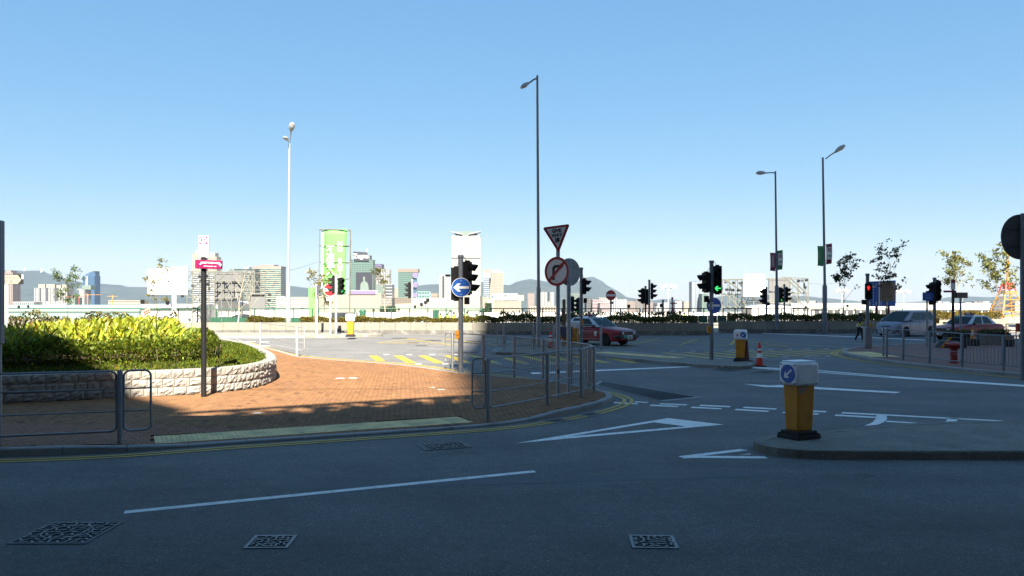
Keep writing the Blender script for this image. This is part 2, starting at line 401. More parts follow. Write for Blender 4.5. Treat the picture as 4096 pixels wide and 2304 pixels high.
# ---------------------------------------------------------------- lettering (flat print turned to mesh, set just proud of its sign)
def text(s, size, m, parent, loc, name='lettering', rz=0.0, bold=0.0, sx=1.0, align='CENTER', vertical=False, rx=90):
    if vertical: s = '\n'.join(s)
    cu = bpy.data.curves.new('t', 'FONT'); cu.body = s; cu.size = size; cu.align_x = align; cu.align_y = 'CENTER'
    cu.offset = bold; cu.extrude = 0.001; cu.resolution_u = 3
    if vertical: cu.space_line = 0.86
    t = bpy.data.objects.new('t', cu)
    me = baked(t)
    bpy.data.objects.remove(t); bpy.data.curves.remove(cu)
    me.materials.clear(); me.materials.append(m); me.name = name
    o = link(name, me, parent, loc, (R(rx), 0, rz)); o.scale = (sx, 1, 1)
    return o

# ---------------------------------------------------------------- leaf clouds
def leaves_mesh(name, pos, length, width, seed, updir=0.35, dirs=None, tone_lo=0.6, tone_hi=1.35, yellow=0.0, fold=0.25, droop=0.0, segs=1, tint=(1.0, 1.0, 1.0)):
    rg = np.random.RandomState(seed); pos = np.asarray(pos, float); n = len(pos)
    d = rg.normal(size=(n, 3)) if dirs is None else np.asarray(dirs, float) + rg.normal(size=(n, 3)) * 0.25
    if dirs is None: d[:, 2] += updir
    d /= np.linalg.norm(d, axis=1)[:, None] + 1e-9
    s = rg.normal(size=(n, 3)); s = np.cross(d, s); s /= np.linalg.norm(s, axis=1)[:, None] + 1e-9
    u = np.cross(s, d)
    L = length * rg.uniform(0.65, 1.25, n)[:, None]; W = width * rg.uniform(0.7, 1.2, n)[:, None] / 2
    dn = np.zeros((n, 3)); dn[:, 2] = -1
    if segs == 1:
        a = pos; b = pos + d * L * 0.5 + s * W + u * W * fold; c = pos + d * L + dn * L * droop; e = pos + d * L * 0.5 - s * W + u * W * fold
        V = np.stack([a, b, c, e], 1).reshape(-1, 3); k = 4
        F = (np.arange(n)[:, None] * 4 + np.array([0, 1, 2, 3])).astype(np.int32)
    else:
        p1 = pos + d * L * 0.33 + dn * L * droop * 0.1; p2 = pos + d * L * 0.68 + dn * L * droop * 0.45; c = pos + d * L * 0.98 + dn * L * droop
        V = np.stack([pos - s * W * 0.3, pos + s * W * 0.3, p1 - s * W, p1 + s * W, p2 - s * W * 0.85, p2 + s * W * 0.85, c - s * W * 0.08, c + s * W * 0.08], 1).reshape(-1, 3); k = 8
        F = (np.arange(n)[:, None, None] * 8 + np.array([[0, 1, 3, 2], [2, 3, 5, 4], [4, 5, 7, 6]])).reshape(-1, 4).astype(np.int32)
    me = bpy.data.meshes.new(name)
    me.vertices.add(len(V)); me.vertices.foreach_set('co', V.astype(np.float32).ravel())
    me.loops.add(F.size); me.loops.foreach_set('vertex_index', F.ravel())
    me.polygons.add(len(F)); me.polygons.foreach_set('loop_start', np.arange(len(F), dtype=np.int32) * 4); me.polygons.foreach_set('loop_total', np.full(len(F), 4, np.int32))
    me.update(calc_edges=True)
    t = rg.uniform(tone_lo, tone_hi, n)
    colr = np.stack([t * tint[0], t * tint[1], t * tint[2], np.ones(n)], 1)
    if yellow:
        yl = rg.rand(n) < yellow
        colr[yl, 0] *= 1.6; colr[yl, 1] *= 1.22
        br = rg.rand(n) < .05
        colr[br, 0] *= 1.1; colr[br, 1] *= .55; colr[br, 2] *= .5
    at = me.color_attributes.new('tone', 'FLOAT_COLOR', 'POINT')
    at.data.foreach_set('color', np.repeat(colr, k, 0).astype(np.float32).ravel())
    return me
def leaf_obj(name, me, m, parent=None, kind=None):
    me.materials.append(m); o = link(name, me, parent)
    if kind: o['kind'] = kind
    return o
def resample(pts, step):
    L = [0.0]
    for i in range(1, len(pts)): L.append(L[-1] + (pts[i] - pts[i - 1]).length)
    n = max(1, round(L[-1] / step)); out = []; j = 0
    for k in range(n + 1):
        t = L[-1] * k / n
        while j < len(L) - 2 and L[j + 1] < t: j += 1
        out.append(pts[j].lerp(pts[j + 1], (t - L[j]) / max(L[j + 1] - L[j], 1e-9)))
    return out
def wpts(l, z=0.0): return [G(x, y, z) for x, y in l]

# ================================================================ SETTING
def gz(y):
    """the land falls away gently towards the harbour"""
    return -0.06 - max(0.0, y - 100) * 0.0138
ground = obj('ground', MB().add([(x, y, z - dz) for dz in (0, .6) for x in (-6500, 6500) for y, z in ((-300, -.06), (100, -.06), (9000, gz(9000)))], [(0, 1, 4, 3), (1, 2, 5, 4), (6, 7, 10, 9), (7, 8, 11, 10), (0, 3, 9, 6), (2, 5, 11, 8), (0, 1, 7, 6), (1, 2, 8, 7), (3, 4, 10, 9), (4, 5, 11, 10)]), M['ground'], kind='structure')
road = obj('road', MB().bx(-75, 75, -60, 62, -0.05, 0.0), M['asphalt'], kind='structure')
water = obj('water', MB().face([(-2500, 260, gz(260) + .03), (2500, 260, gz(260) + .03), (2500, 560, gz(560) + .03), (-2500, 560, gz(560) + .03)]), M['water'], kind='structure')
NMARK = [0]
def marking(name, polys, m, z=0.004, label=None):
    mb = MB(); NMARK[0] += 1; z = 0.003 + 0.0005 * NMARK[0] if z > 0.002 else z
    for q in polys: mb.face([(p.x, p.y, z) for p in q])
    o = obj(name, mb, m, fix=False, kind='structure')
    for p in o.data.polygons:
        if p.normal.z < 0: p.flip()
    if label: o['label'] = label
    return o
def c24(x, y): return (2400 + x / 2.576, 1300 + y / 2.576)
def c30(x, y): return (3096 + x / 2.576, 1300 + y / 2.576)
def c17(x, y): return (1700 + x / 2.576, 1300 + y / 2.576)
def gq(*pts): return [G(x, y) for x, y in pts]

# ---- the brick corner pavement
KN = [(-16, 11.6), (-11, 12.2), (-7.8, 12.6), (-6.15, 12.98), (-4.75, 13.67), (-1.59, 15.06), (-0.23, 15.75), (0.78, 16.75), (1.63, 17.85), (2.2, 18.9), (2.45, 19.8), (2.35, 20.6), (2.0, 21.5), (0.07, 25.2), (-1.7, 27.1), (-4.15, 30.5), (-9.1, 34.9), (-12.5, 41.0), (-16, 48)]
kline = catmull(KN, 0.25)
def zp(x, y):
    """top of the brick pavement: 0.12 m, dropped towards the kerb at the tactile strip"""
    k = (-5.2, 13.47); t = (0.905, 0.425)
    u = (x - k[0]) * t[0] + (y - k[1]) * t[1]; v = -(x - k[0]) * t[1] + (y - k[1]) * t[0]
    def sm(a, b, q): q = max(0, min(1, (q - a) / (b - a))); return q * q * (3 - 2 * q)
    q, r_ = Vector((-8.4, 34.2)), Vector((-0.6, 26.0)); e = r_ - q; f = max(0, min(1, ((x - q.x) * e.x + (y - q.y) * e.y) / e.dot(e)))
    far = 0.108 * (1 - sm(0.4, 3.0, math.hypot(x - q.x - f * e.x, y - q.y - f * e.y)))
    return 0.125 - far - 0.085 * sm(-1.6, -0.3, u) * (1 - sm(5.9, 7.4, u)) * (1 - sm(1.0, 2.6, v))
pav = obj('pavement', MB().prism([(p.x, p.y) for p in offset(kline, 0.06)], -0.04, 0.006), M['joint_sand'], kind='structure')
# the stone planter's outline (outer face at the base)
PW = [(-17.5, 16.6), (-14, 17.3), (-11.28, 18.17), (-9.07, 19.25), (-7.6, 20.05), (-6.95, 20.8), (-6.65, 21.9), (-6.75, 23.4), (-7.3, 25.3), (-8.2, 27.6), (-9.5, 30.6), (-11, 33.4), (-12.6, 36)]
wline = catmull(PW, 0.2)
WH = 0.61
wpoly = [(p.x, p.y) for p in wline] + [(-40, 36), (-40, 14)]
kpoly = [(p.x, p.y) for p in offset(kline, 0.16)] + [(-40, 48), (-40, 10)]
def tilt(p, u, v):
    """slope of the paving along two directions"""
    e = 0.05
    return [(zp(p.x + d.x * e, p.y + d.y * e) - zp(p.x - d.x * e, p.y - d.y * e)) / (2 * e) for d in (u, v)]
# kerb stones
ks = resample(kline, 0.92)
fine = kline
def strip(a, b, w0, w1, z0, z1):
    """a kerb stone between two points on the line, from offset w0 to w1"""
    n = 3; pts = [a.lerp(b, i / n) for i in range(n + 1)]
    return pts
kin = offset(ks, 0.15)
for i in range(len(ks) - 1):
    a, b, c, d = ks[i], ks[i + 1], kin[i + 1], kin[i]
    g = 0.006; ab = (b - a).normalized() * g; dc = (c - d).normalized() * g
    a, b, d, c = a + ab, b - ab, d + dc, c - dc
    za = zp(a.x, a.y) + 0.004; zb = zp(b.x, b.y) + 0.004
    e = (d - a).normalized() * 0.02
    mb = MB()
    vs = [(a.x, a.y, -0.03), (b.x, b.y, -0.03), (c.x, c.y, -0.03), (d.x, d.y, -0.03),
          (a.x, a.y, za - 0.018), (b.x, b.y, zb - 0.018), (a.x + e.x, a.y + e.y, za), (b.x + e.x, b.y + e.y, zb), (c.x, c.y, zb), (d.x, d.y, za)]
    mb.add(vs, [(0, 1, 5, 4), (4, 5, 7, 6), (6, 7, 8, 9), (2, 3, 9, 8), (1, 2, 8, 7, 5), (3, 0, 4, 6, 9)])
    obj('kerb_stone', mb, M['kerb'], pav)
# tactile tiles, two rows
tk = Vector((-5.85, 13.52, 0)); tt = Vector((0.905, 0.425, 0)); tn = Vector((-0.425, 0.905, 0))
tang = math.atan2(0.425, 0.905)
NT = 14; TL = 5.64 / NT
def in_tactile(x, y):
    dx, dy = x - tk.x, y - tk.y
    u = dx * tt.x + dy * tt.y; v = dx * tn.x + dy * tn.y
    return -0.03 < u < 5.67 and -0.02 < v < 0.85
tile_b = None
for r_ in range(2):
    for i in range(NT):
        c = tk + tt * (TL * (i + 0.5)) + tn * (0.207 + 0.413 * r_)
        if tile_b is None:
            mb = MB().box((0, 0, -0.03), (TL - 0.008, 0.405, 0.06))
            for k in range(5):
                for q in range(5):
                    mb.cyl(((k - 2) * 0.078, (q - 2) * 0.078, 0), ((k - 2) * 0.078, (q - 2) * 0.078, 0.005), 0.022, 0.015, n=6)
            tile_b = mesh('tactile_tile', mb); tile_b.materials.append(M['tactile'])
        link('tactile_tile', tile_b, pav, (c.x, c.y, zp(c.x, c.y) + 0.004), (tilt(c, tt, tn)[1], -tilt(c, tt, tn)[0], tang + rnd.uniform(-.006, .006)))
# bricks, running bond laid along the near kerb
BA = R(22.5); bu = Vector((math.cos(BA), math.sin(BA), 0)); bv = Vector((-math.sin(BA), math.cos(BA), 0))
BW, BL = 0.116, 0.216
bricks = []
for j in range(-30, 180):
    for i in range(-170, 130):
        p = Vector((-4, 14, 0)) + bu * ((i + (0.5 if j % 2 else 0)) * BW) + bv * (j * BL)
        if p.y > 42 or p.x < -15.5 or p.x > 2.6 or p.y < 11.5: continue
        sx = CX + p.x / p.y * FPX
        if sx < -260: continue
        bricks.append(p)
kp = [(p.x, p.y) for p in kline] + [(-40, 48), (-40, 10)]
keep = inside_many(bricks, kpoly) & ~inside_many(bricks, wpoly) & (pdist_many(bricks, kline) > 0.16) & (pdist_many(bricks, wline) > 0.03)
ok = [p for p, k in zip(bricks, keep) if k and not in_tactile(p.x, p.y)]
ok.sort(key=lambda p: (0 if 0 < CX + p.x / p.y * FPX < 4096 else 1, p.y))
bm_ = mesh('brick', MB().box((0, 0, -0.045), (BW - 0.010, BL - 0.006, 0.09))); bm_.materials.append(M['brick_single'])
for p in ok[:300]:
    gu, gv = tilt(p, bu, bv)
    link('brick', bm_, pav, (p.x, p.y, zp(p.x, p.y) + rnd.uniform(-.002, .002)), (gv + rnd.uniform(-.006, .006), -gu + rnd.uniform(-.009, .009), BA + rnd.uniform(-.008, .008)))
mb = MB(); tones = []
for p in ok[300:]:
    jz = rnd.uniform(-.0015, .0015); a = bu * (BW - 0.010) / 2; b = bv * (BL - 0.006) / 2
    q = [p - a - b, p + a - b, p + a + b, p - a + b]
    zs = [zp(k.x, k.y) + jz for k in q]
    mb.add([(k.x, k.y, z - 0.02) for k, z in zip(q, zs)] + [(k.x, k.y, z) for k, z in zip(q, zs)], [(4, 5, 6, 7), (0, 1, 5, 4), (1, 2, 6, 5), (2, 3, 7, 6), (3, 0, 4, 7)])
    # a darker band of bricks crosses the pavement
    d = (p.x + 5.5) * -0.06 + p.y - 21.0
    t = rnd.choice((rnd.uniform(0.8, 1.15), rnd.uniform(0.92, 1.08))) * (0.80 if abs(d) < 0.25 else 1.0) * (0.62 if rnd.random() < .025 else 1)
    tones += [(t * rnd.uniform(.95, 1.05), t, t, 1)] * 8
o = obj('bricks', mb, M['brick'], pav, fix=False, kind='stuff')
at = o.data.color_attributes.new('tone', 'FLOAT_COLOR', 'POINT'); at.data.foreach_set('color', np.array(tones, np.float32).ravel())
mb = MB()
for p in ok:
    a = bu * BW / 2; b = bv * BL / 2
    mb.face([(k.x, k.y, zp(k.x, k.y) - 0.007) for k in (p - a - b, p + a - b, p + a + b, p - a + b)])
obj('joint_sand', mb, M['joint_sand'], pav, fix=False, kind='stuff')
# small service covers set in the bricks
def cover(name, label, px, py, sx, sy, z=0.0, mk='cast_iron', rz=0.0):
    p = G(px, py, z); q = zp(p.x, p.y) if z else 0
    o = obj(name, MB().box((0, 0, -0.02), (sx, sy, 0.05)).box((0, 0, 0.006), (sx - .05, sy - .05, 0.008)), M[mk], bevel=0, loc=(p.x, p.y, q), rot=(0, 0, rz))
    return tag(o, label, 'service cover', 'small service covers in the brick paving')
cover('service_cover', 'small grey service cover flush in the sunlit brick paving, left of a pair', 1361, 1514, 0.26, 0.3, 0.12, 'galv_light')
cover('service_cover', 'small grey service cover flush in the sunlit brick paving, right of a pair', 1413, 1513, 0.26, 0.3, 0.12, 'galv_light')
cover('service_cover', 'tiny square metal plate in the bricks near the shadow edge by the railing', 1732, 1551, 0.12, 0.14, 0.12, 'galv_light')
cover('service_cover', 'thin grey metal plate in the bricks at the centre of the paved corner', 1766, 1559, 0.2, 0.14, 0.12, 'galv_light')
cover('service_cover', 'grey metal plate in the bricks at the shadow line left of the tactile strip', 1030, 1653, 0.16, 0.14, 0.12, 'galv_light')

# ---- stone planter wall
planter = thing('stone_planter', 'low curved planter wall of rough pale granite blocks with a bed of lilies', 'planter', (-9, 22, 0))
mb = MB(); inner = offset(wline, 0.02); inner2 = offset(wline, 0.28)
n = len(wline)
vs = [(p.x, p.y, 0.0) for p in inner] + [(p.x, p.y, 0.12 + WH - 0.02) for p in inner] + [(p.x, p.y, 0.12 + WH - 0.02) for p in inner2] + [(p.x, p.y, 0.0) for p in inner2]
fs = []
for i in range(n - 1):
    for k in range(3): fs.append((k * n + i, k * n + i + 1, (k + 1) * n + i + 1, (k + 1) * n + i))
fs.append((0, n, 2 * n, 3 * n)); fs.append((n - 1, 2 * n - 1, 3 * n - 1, 4 * n - 1))
mb.add(vs, fs); obj('wall_core', mb, M['mortar'], planter, world=True)
def stone_mesh(a, b, c, d, z0, z1, seed, top=False):
    """rough-faced block between outer points a,b and inner points d,c"""
    r_ = random.Random(seed); nu, nv = 5, 4; mb = MB(); vs = []
    nrm = ((a + b) / 2 - (c + d) / 2).normalized()
    for v in range(nv + 1):
        for u in range(nu + 1):
            p = a.lerp(b, u / nu); z = z0 + (z1 - z0) * v / nv
            ed = u in (0, nu) or v in (0, nv)
            k = 0.006 if ed else 0.026 + r_.uniform(-0.016, 0.02)
            q = p + nrm * k; vs.append((q.x, q.y, z + (0 if ed else r_.uniform(-.008, .008))))
    w_ = nu + 1
    fs = [(v * w_ + u, v * w_ + u + 1, (v + 1) * w_ + u + 1, (v + 1) * w_ + u) for v in range(nv) for u in range(nu)]
    k = len(vs)
    vs += [(d.x, d.y, z0), (c.x, c.y, z0), (c.x, c.y, z1), (d.x, d.y, z1)]
    tr = [nv * w_ + u for u in range(nu + 1)]; br = [u for u in range(nu + 1)]
    lf = [v * w_ for v in range(nv + 1)]; rt = [v * w_ + nu for v in range(nv + 1)]
    fs += [tuple(tr + [k + 2, k + 3]), tuple(br + [k + 1, k]), tuple(lf + [k + 3, k]), tuple(rt + [k + 2, k + 1])]
    mb.add(vs, fs); return mb
ch = WH / 3; seed = 0
for row in range(3):
    ln = resample(wline, 0.31)
    Ls = [0.0]
    for i in range(1, len(wline)): Ls.append(Ls[-1] + (wline[i] - wline[i - 1]).length)
    def at_len(t, base):
        t = max(0, min(Ls[-1] - 1e-6, t))
        for i in range(len(Ls) - 1):
            if Ls[i + 1] >= t: return base[i].lerp(base[i + 1], (t - Ls[i]) / (Ls[i + 1] - Ls[i]))
    t = (0, 0.16, 0.07)[row]; base_i = inner2 if row == 2 else offset(wline, 0.12)
    while t < Ls[-1] - 0.35:
        L = rnd.uniform(0.26, 0.36); seed += 1
        a, b = at_len(t + 0.006, wline), at_len(t + L - 0.006, wline)
        d, c = at_len(t + 0.006, base_i), at_len(t + L - 0.006, base_i)
        z0 = 0.12 + row * ch + 0.006; z1 = z0 + ch - 0.012
        if a.x > -13.2:
            obj('stone', stone_mesh(a, b, c, d, z0, z1, seed), M['granite'], planter, world=True, fix=True)
        t += L
# soil bed
def soil_z(x, y):
    d = pdist(x, y, wline)
    return 0.66 + 0.22 * max(0, min(1, (d - 0.3) / 2.5))
mb = MB(); gx = np.arange(-24, -6, 0.5); gy = np.arange(16, 37.5, 0.5); idx = {}
ip = [(p.x, p.y) for p in offset(wline, 0.2)] + [(-40, 36), (-40, 14)]
for i, x in enumerate(gx):
    for j, y in enumerate(gy):
        if inside(x, y, ip): idx[i, j] = len(mb.v); mb.v.append((x, y, soil_z(x, y)))
for (i, j) in list(idx):
    q = [(i, j), (i + 1, j), (i + 1, j + 1), (i, j + 1)]
    if all(k in idx for k in q): mb.f.append(tuple(idx[k] for k in q))
obj('soil', mb, M['soil'], planter, world=True, smooth=60)
def bed_points(n, d0, d1, seed, x0=-17, ymax=35, cond=None):
    rg = random.Random(seed); out = []
    while len(out) < n:
        c = [(rg.uniform(x0, -6.6), rg.uniform(16.5, ymax)) for _ in range(n * 3)]
        ins = inside_many(c, ip); ds = pdist_many(c, wline)
        for (x, y), i, d in zip(c, ins, ds):
            if i and d0 <= d <= d1 and (cond is None or cond(x, y)): out.append((x, y, 0.66 + 0.22 * max(0, min(1, (d - 0.3) / 2.5)), d))
    return out[:n]
vis = lambda x, y: -120 < CX + x / y * FPX
pts = [(x, y, z - 0.01) for x, y, z, d in bed_points(15000, 0.24, 2.4, 3, ymax=33, cond=lambda x, y: vis(x, y))]
g = leaf_obj('grass', leaves_mesh('grass', pts, 0.12, 0.045, 5, updir=1.0, tone_lo=0.45, tone_hi=1.3, yellow=0.22), M['grass'], kind='stuff')
g['label'] = 'short patchy ground cover between the stone wall and the hedge'
# trimmed leafy hedge along the front of the bed
HD0, HD1 = 1.55, 2.6
hc = lambda x, y: vis(x, y) and y < 28.6
hp = bed_points(9000, HD0, HD1, 8, ymax=29, cond=hc)
pos = []; dirs = []
for x, y, z, d in hp:
    top = 0.55 * (1 - 0.35 * abs((d - 2.1) / 0.55) ** 3) + 0.05 * math.sin(x * 3.1) + 0.04 * math.sin(y * 5)
    k = random.random() ** 0.45
    zz = z + top * k
    pos.append((x, y, zz)); f = (d - 2.1) / 0.5
    dirs.append((0.3, f * 0.9 - 0.25, 0.55 * k))
hedge = thing('hedge', 'low clipped hedge with broad green and yellow leaves on the stone planter', 'hedge', (-9, 23, 0.8))
me = leaves_mesh('foliage', [(a - -9, b - 23, c - 0.8) for a, b, c in pos], 0.13, 0.085, 9, dirs=dirs, tone_lo=0.45, tone_hi=1.4, yellow=0.2)
leaf_obj('foliage', me, M['leaf_hedge'], hedge)
mb = MB()
for x, y, z, d in hp[::60]: mb.cyl((x, y, z - 0.05), (x + random.uniform(-.1, .1), y + random.uniform(-.1, .1), z + 0.35), 0.008, n=4)
obj('stems', mb, M['bark'], hedge, world=True, kind='stuff')
# tall variegated lilies behind it
lp = bed_points(1250, 2.7, 7.0, 21, x0=-19, ymax=30.5, cond=lambda x, y: vis(x, y))
pos = []; dirs = []
rl = random.Random(4)
for x, y, z, d in lp:
    hs_ = 0.62 + 0.38 * max(0, min(1, (x + 15.5) / 5.0))
    hh = hs_ * rl.choice((rl.uniform(0.7, 1.0), rl.uniform(0.85, 1.22))) * (0.8 + 0.25 * min(1, (d - 2.7) / 1.2)); lean = rl.uniform(0, 6.28)
    for k in range(11):
        t = 0.25 + 0.75 * k / 11; a = lean + k * 2.4
        pos.append((x + math.cos(a) * 0.04, y + math.sin(a) * 0.04, z + hh * t * 0.78)); up = 0.6 + 1.35 * t
        dirs.append((math.cos(a) * 0.9, math.sin(a) * 0.9, up))
me = leaves_mesh('lily_bed', pos, 0.38, 0.066, 22, dirs=dirs, tone_lo=0.35, tone_hi=1.75, yellow=0.3, segs=3, droop=0.25)
lil = leaf_obj('lily_bed', me, M['leaf_lily'], kind='stuff'); lil['label'] = 'dense bed of tall yellow green lilies filling the raised planter'

# ---- markings on the near road
L_ = []
marking('lane_line', [gq((493, 2056), (2146, 1890), (2134, 1882), (501, 2044))], M['white_paint'], label='long white lane line across the foreground road')
A, B, C = (2061, 1774), (2672, 1673), (2895, 1699); a, b, c = (2278, 1746), (2615, 1690), (2743, 1706)
marking('give_way_triangle', [gq(A, a, b, B), gq(B, b, c, C), gq(C, c, a, A)], M['white_paint'], label='white outlined give way triangle painted on the road')
marking('island_chevron', [gq(c24(803, 1355), c24(865, 1377), c24(1000, 1372), c24(1060, 1350), c24(1525, 1295), c24(1440, 1280)),
        gq(c24(1000, 1372.5), c24(1730, 1378), c24(1690, 1355), c24(1060, 1350.5)), gq(c24(1440, 1338), c24(1545, 1337), c24(1555, 1325))], M['white_paint'], label='white chevron painted in front of the traffic island nose')
dash = [((365, 788), (500, 796), (480, 804), (352, 798)), ((145, 795), (398, 812), (385, 820), (140, 806)),
        ((628, 808), (903, 820), (886, 830), (607, 818)), ((530, 822), (812, 837), (798, 847), (508, 834)),
        ((1040, 823), (1350, 838), (1335, 850), (1020, 836)), ((950, 843), (1260, 860), (1245, 871), (930, 855)),
        ((1490, 844), (1825, 862), (1805, 874), (1467, 856)), ((1405, 865), (1745, 886), (1728, 898), (1382, 878)),
        ((1990, 873), (2342, 890), (2322, 903), (1970, 886)), ((1895, 897), (2262, 914), (2245, 927), (1873, 909)),
        ((2500, 900), (2600, 905), (2585, 918), (2482, 913))]
marking('give_way_dashes', [gq(*[c24(*q) for q in d]) for d in dash], M['white_paint'], label='double row of broken white give way dashes across the side road')
marking('island_edge_line', [gq(c30(712, 900), c30(1150, 922), c30(1130, 935), c30(690, 913)), gq(c30(1150, 922), c30(2375, 988), c30(2290, 993), c30(1130, 935)), gq(c30(640, 924), c30(1060, 948), c30(1050, 962), c30(620, 938)),
        gq(c30(1055, 928), c30(1160, 933), c30(1166, 972), c30(1140, 1000), c30(1070, 1030), c30(930, 1042), c30(1010, 1008), c30(1052, 966)),
        gq(c30(1168, 988), c30(1490, 1010), c30(1400, 1015), c30(1148, 1000)), gq(c30(1800, 960), c30(1908, 966), c30(1875, 996), c30(1765, 998))], M['white_paint'], z=0.006, label='white edge line and hatching bars beside the traffic island')
marking('stop_line', [gq((2130, 1497), (2885, 1463), (2868, 1461), (2120, 1491))], M['white_paint'], label='thin white stop line before the yellow striped crossing')
marking('double_white_line', [gq((2926, 1466), (3271, 1484), (3271, 1481), (2940, 1464)), gq((2990, 1472), (3271, 1491), (3271, 1488), (3000, 1470)),
        gq((3271, 1484), (3560, 1508), (3560, 1505), (3271, 1481)), gq((3271, 1491), (3560, 1512), (3560, 1509.5), (3271, 1488)), gq((3560, 1512), (4120, 1549), (4120, 1542), (3560, 1505.2))], M['white_paint'], label='double white centre line running right from the bollard island')
marking('hatch_line', [gq((2969, 1536), (3060, 1549), (3122, 1550), (3122, 1541), (3075, 1543)), gq((3122, 1550), (3583, 1574), (3604, 1569), (3122, 1541))], M['white_paint'], label='white tapering lane line behind the near bollard')
# yellow double lines round the brick corner
def along(line, o0, o1, i0, i1, z=0.004):
    a = offset(line, o0); b = offset(line, o1)
    return [[a[i], a[i + 1], b[i + 1], b[i]] for i in range(i0, i1)]
dk = resample(kline, 0.5)
for k, (o0, o1) in enumerate(((-0.22, -0.31), (-0.39, -0.48))):
    marking('yellow_edge_line', along(dk, o0, o1, 1, len(dk) - 2), M['yellow_paint'], label=('inner' if k == 0 else 'outer') + ' line of the double yellow kerb lines round the brick corner')
# yellow striped pedestrian crossing, left and right of the refuge island
st = []
kk = offset(kline, -0.6); kkp = [(p.x, p.y) for p in kk] + [(-40, 48), (-40, 10)]
for k in range(10):
    x0 = -6.15 + 1.06 * k; y0 = 35.45 + (0.03 * k if k > 2 else 0) - (0.02 * k * k * 0.1)
    L = 4.35
    if x0 > 3.6: L = 4.35
    d = Vector((1.12, -4.2, 0)).normalized()
    while L > 0.2 and inside(x0 + d.x * L, y0 + d.y * L, kkp): L -= 0.1
    p = Vector((x0, y0, 0)); q = p + d * L; wv = Vector((0.36, 0.0, 0))
    if L > 0.4: st.append([p, q, q + wv, p + wv])
marking('crossing_stripes', st, M['yellow_bright'], label='yellow pedestrian crossing stripes between the brick corner and the refuge island')
st = []
for k in range(12):
    p = Vector((6.7 + 1.0 * k, 37.4 + 0.30 * k, 0)); d = Vector((1.4, -3.7 + 0.05 * k, 0)); L = 1.0
    q = p + d * L; wv = Vector((0.36, 0.05, 0))
    if k >= 9: q = p + d * (1.0 - 0.28 * (k - 8))
    st.append([p, q, q + wv, p + wv])
marking('crossing_stripes', st, M['yellow_paint'], label='yellow crossing stripes between the refuge island and the right hand pavement')
mb = MB()
studs = []
for k in range(28):
    x = -5.5 + 1.0 * k
    if 3.4 < x < 7: continue
    y = (36.2 if x < 4 else 38.2 + 0.28 * (x - 6.7))
    y2 = (30.9 if x < 4 else 33.2 + 0.3 * (x - 6.7))
    for yy in (y, y2):
        if not inside(x, yy, kkp): studs.append((x, yy))
for k, (x, y) in enumerate(studs): mb.box((x, y, 0.009), (0.24, 0.10, 0.012))
o = obj('road_studs', mb, M['white_paint'], kind='stuff'); o['label'] = 'rows of small pale road studs edging the striped crossing'
# yellow box junction beyond the crossing
def yline(a, b, w_=0.13):
    p, q = Vector((*a, 0)), Vector((*b, 0)); n_ = (q - p).normalized(); n_ = Vector((-n_.y, n_.x, 0)) * w_ / 2
    return [p - n_, q - n_, q + n_, p + n_]
bj = [yline((-6.0, 51.2), (13.5, 50.2)), yline((-7.5, 46.0), (1.8, 42.4)), yline((-7.5, 46.0), (-6.0, 51.2)), yline((13.5, 50.2), (14.2, 42.6)), yline((1.8, 41.4), (14.2, 42.6))]
bj2 = []
for k in range(9):
    x = -6.5 + 2.4 * k
    bj2.append(yline((x, 50.8 - 0.04 * k), (x + 3.4, 43.6 - 0.1 * k), 0.12))
for k in range(8):
    x = -3.0 + 2.4 * k
    bj2.append(yline((x, 50.7), (x - 3.6 + 0.2 * k, 45.6 - 0.25 * k), 0.12))
marking('box_junction', bj, M['yellow_bright'], z=0.004, label='yellow border of the box junction before the far wall')
marking('box_junction_cross', bj2, M['yellow_bright'], z=0.007, label='criss cross yellow lines filling the box junction')
marking('far_lane_line', [gq((3050, 1334.5), (3420, 1349), (3700, 1362), (3700, 1360), (3420, 1347), (3050, 1333))], M['white_paint'], label='thin white line on the far right road under the van')
marking('far_left_dashes', [gq((985, 1368), (1022, 1368), (1022, 1366), (985, 1366)), gq((1045, 1385), (1080, 1385), (1080, 1382.5), (1045, 1382.5)), gq((1045, 1369), (1075, 1369), (1075, 1367), (1045, 1367))], M['white_paint'], label='short white dashes on the sunlit road behind the left railing')
# asphalt scars
marking('road_patch', [[Vector((-2.8, 10.4, 0)), Vector((3.5, 11.2, 0)), Vector((3.4, 11.6, 0)), Vector((-2.9, 10.75, 0))]], M['asphalt_patch'], z=0.002, label='slightly darker strip of patched asphalt in the near road')

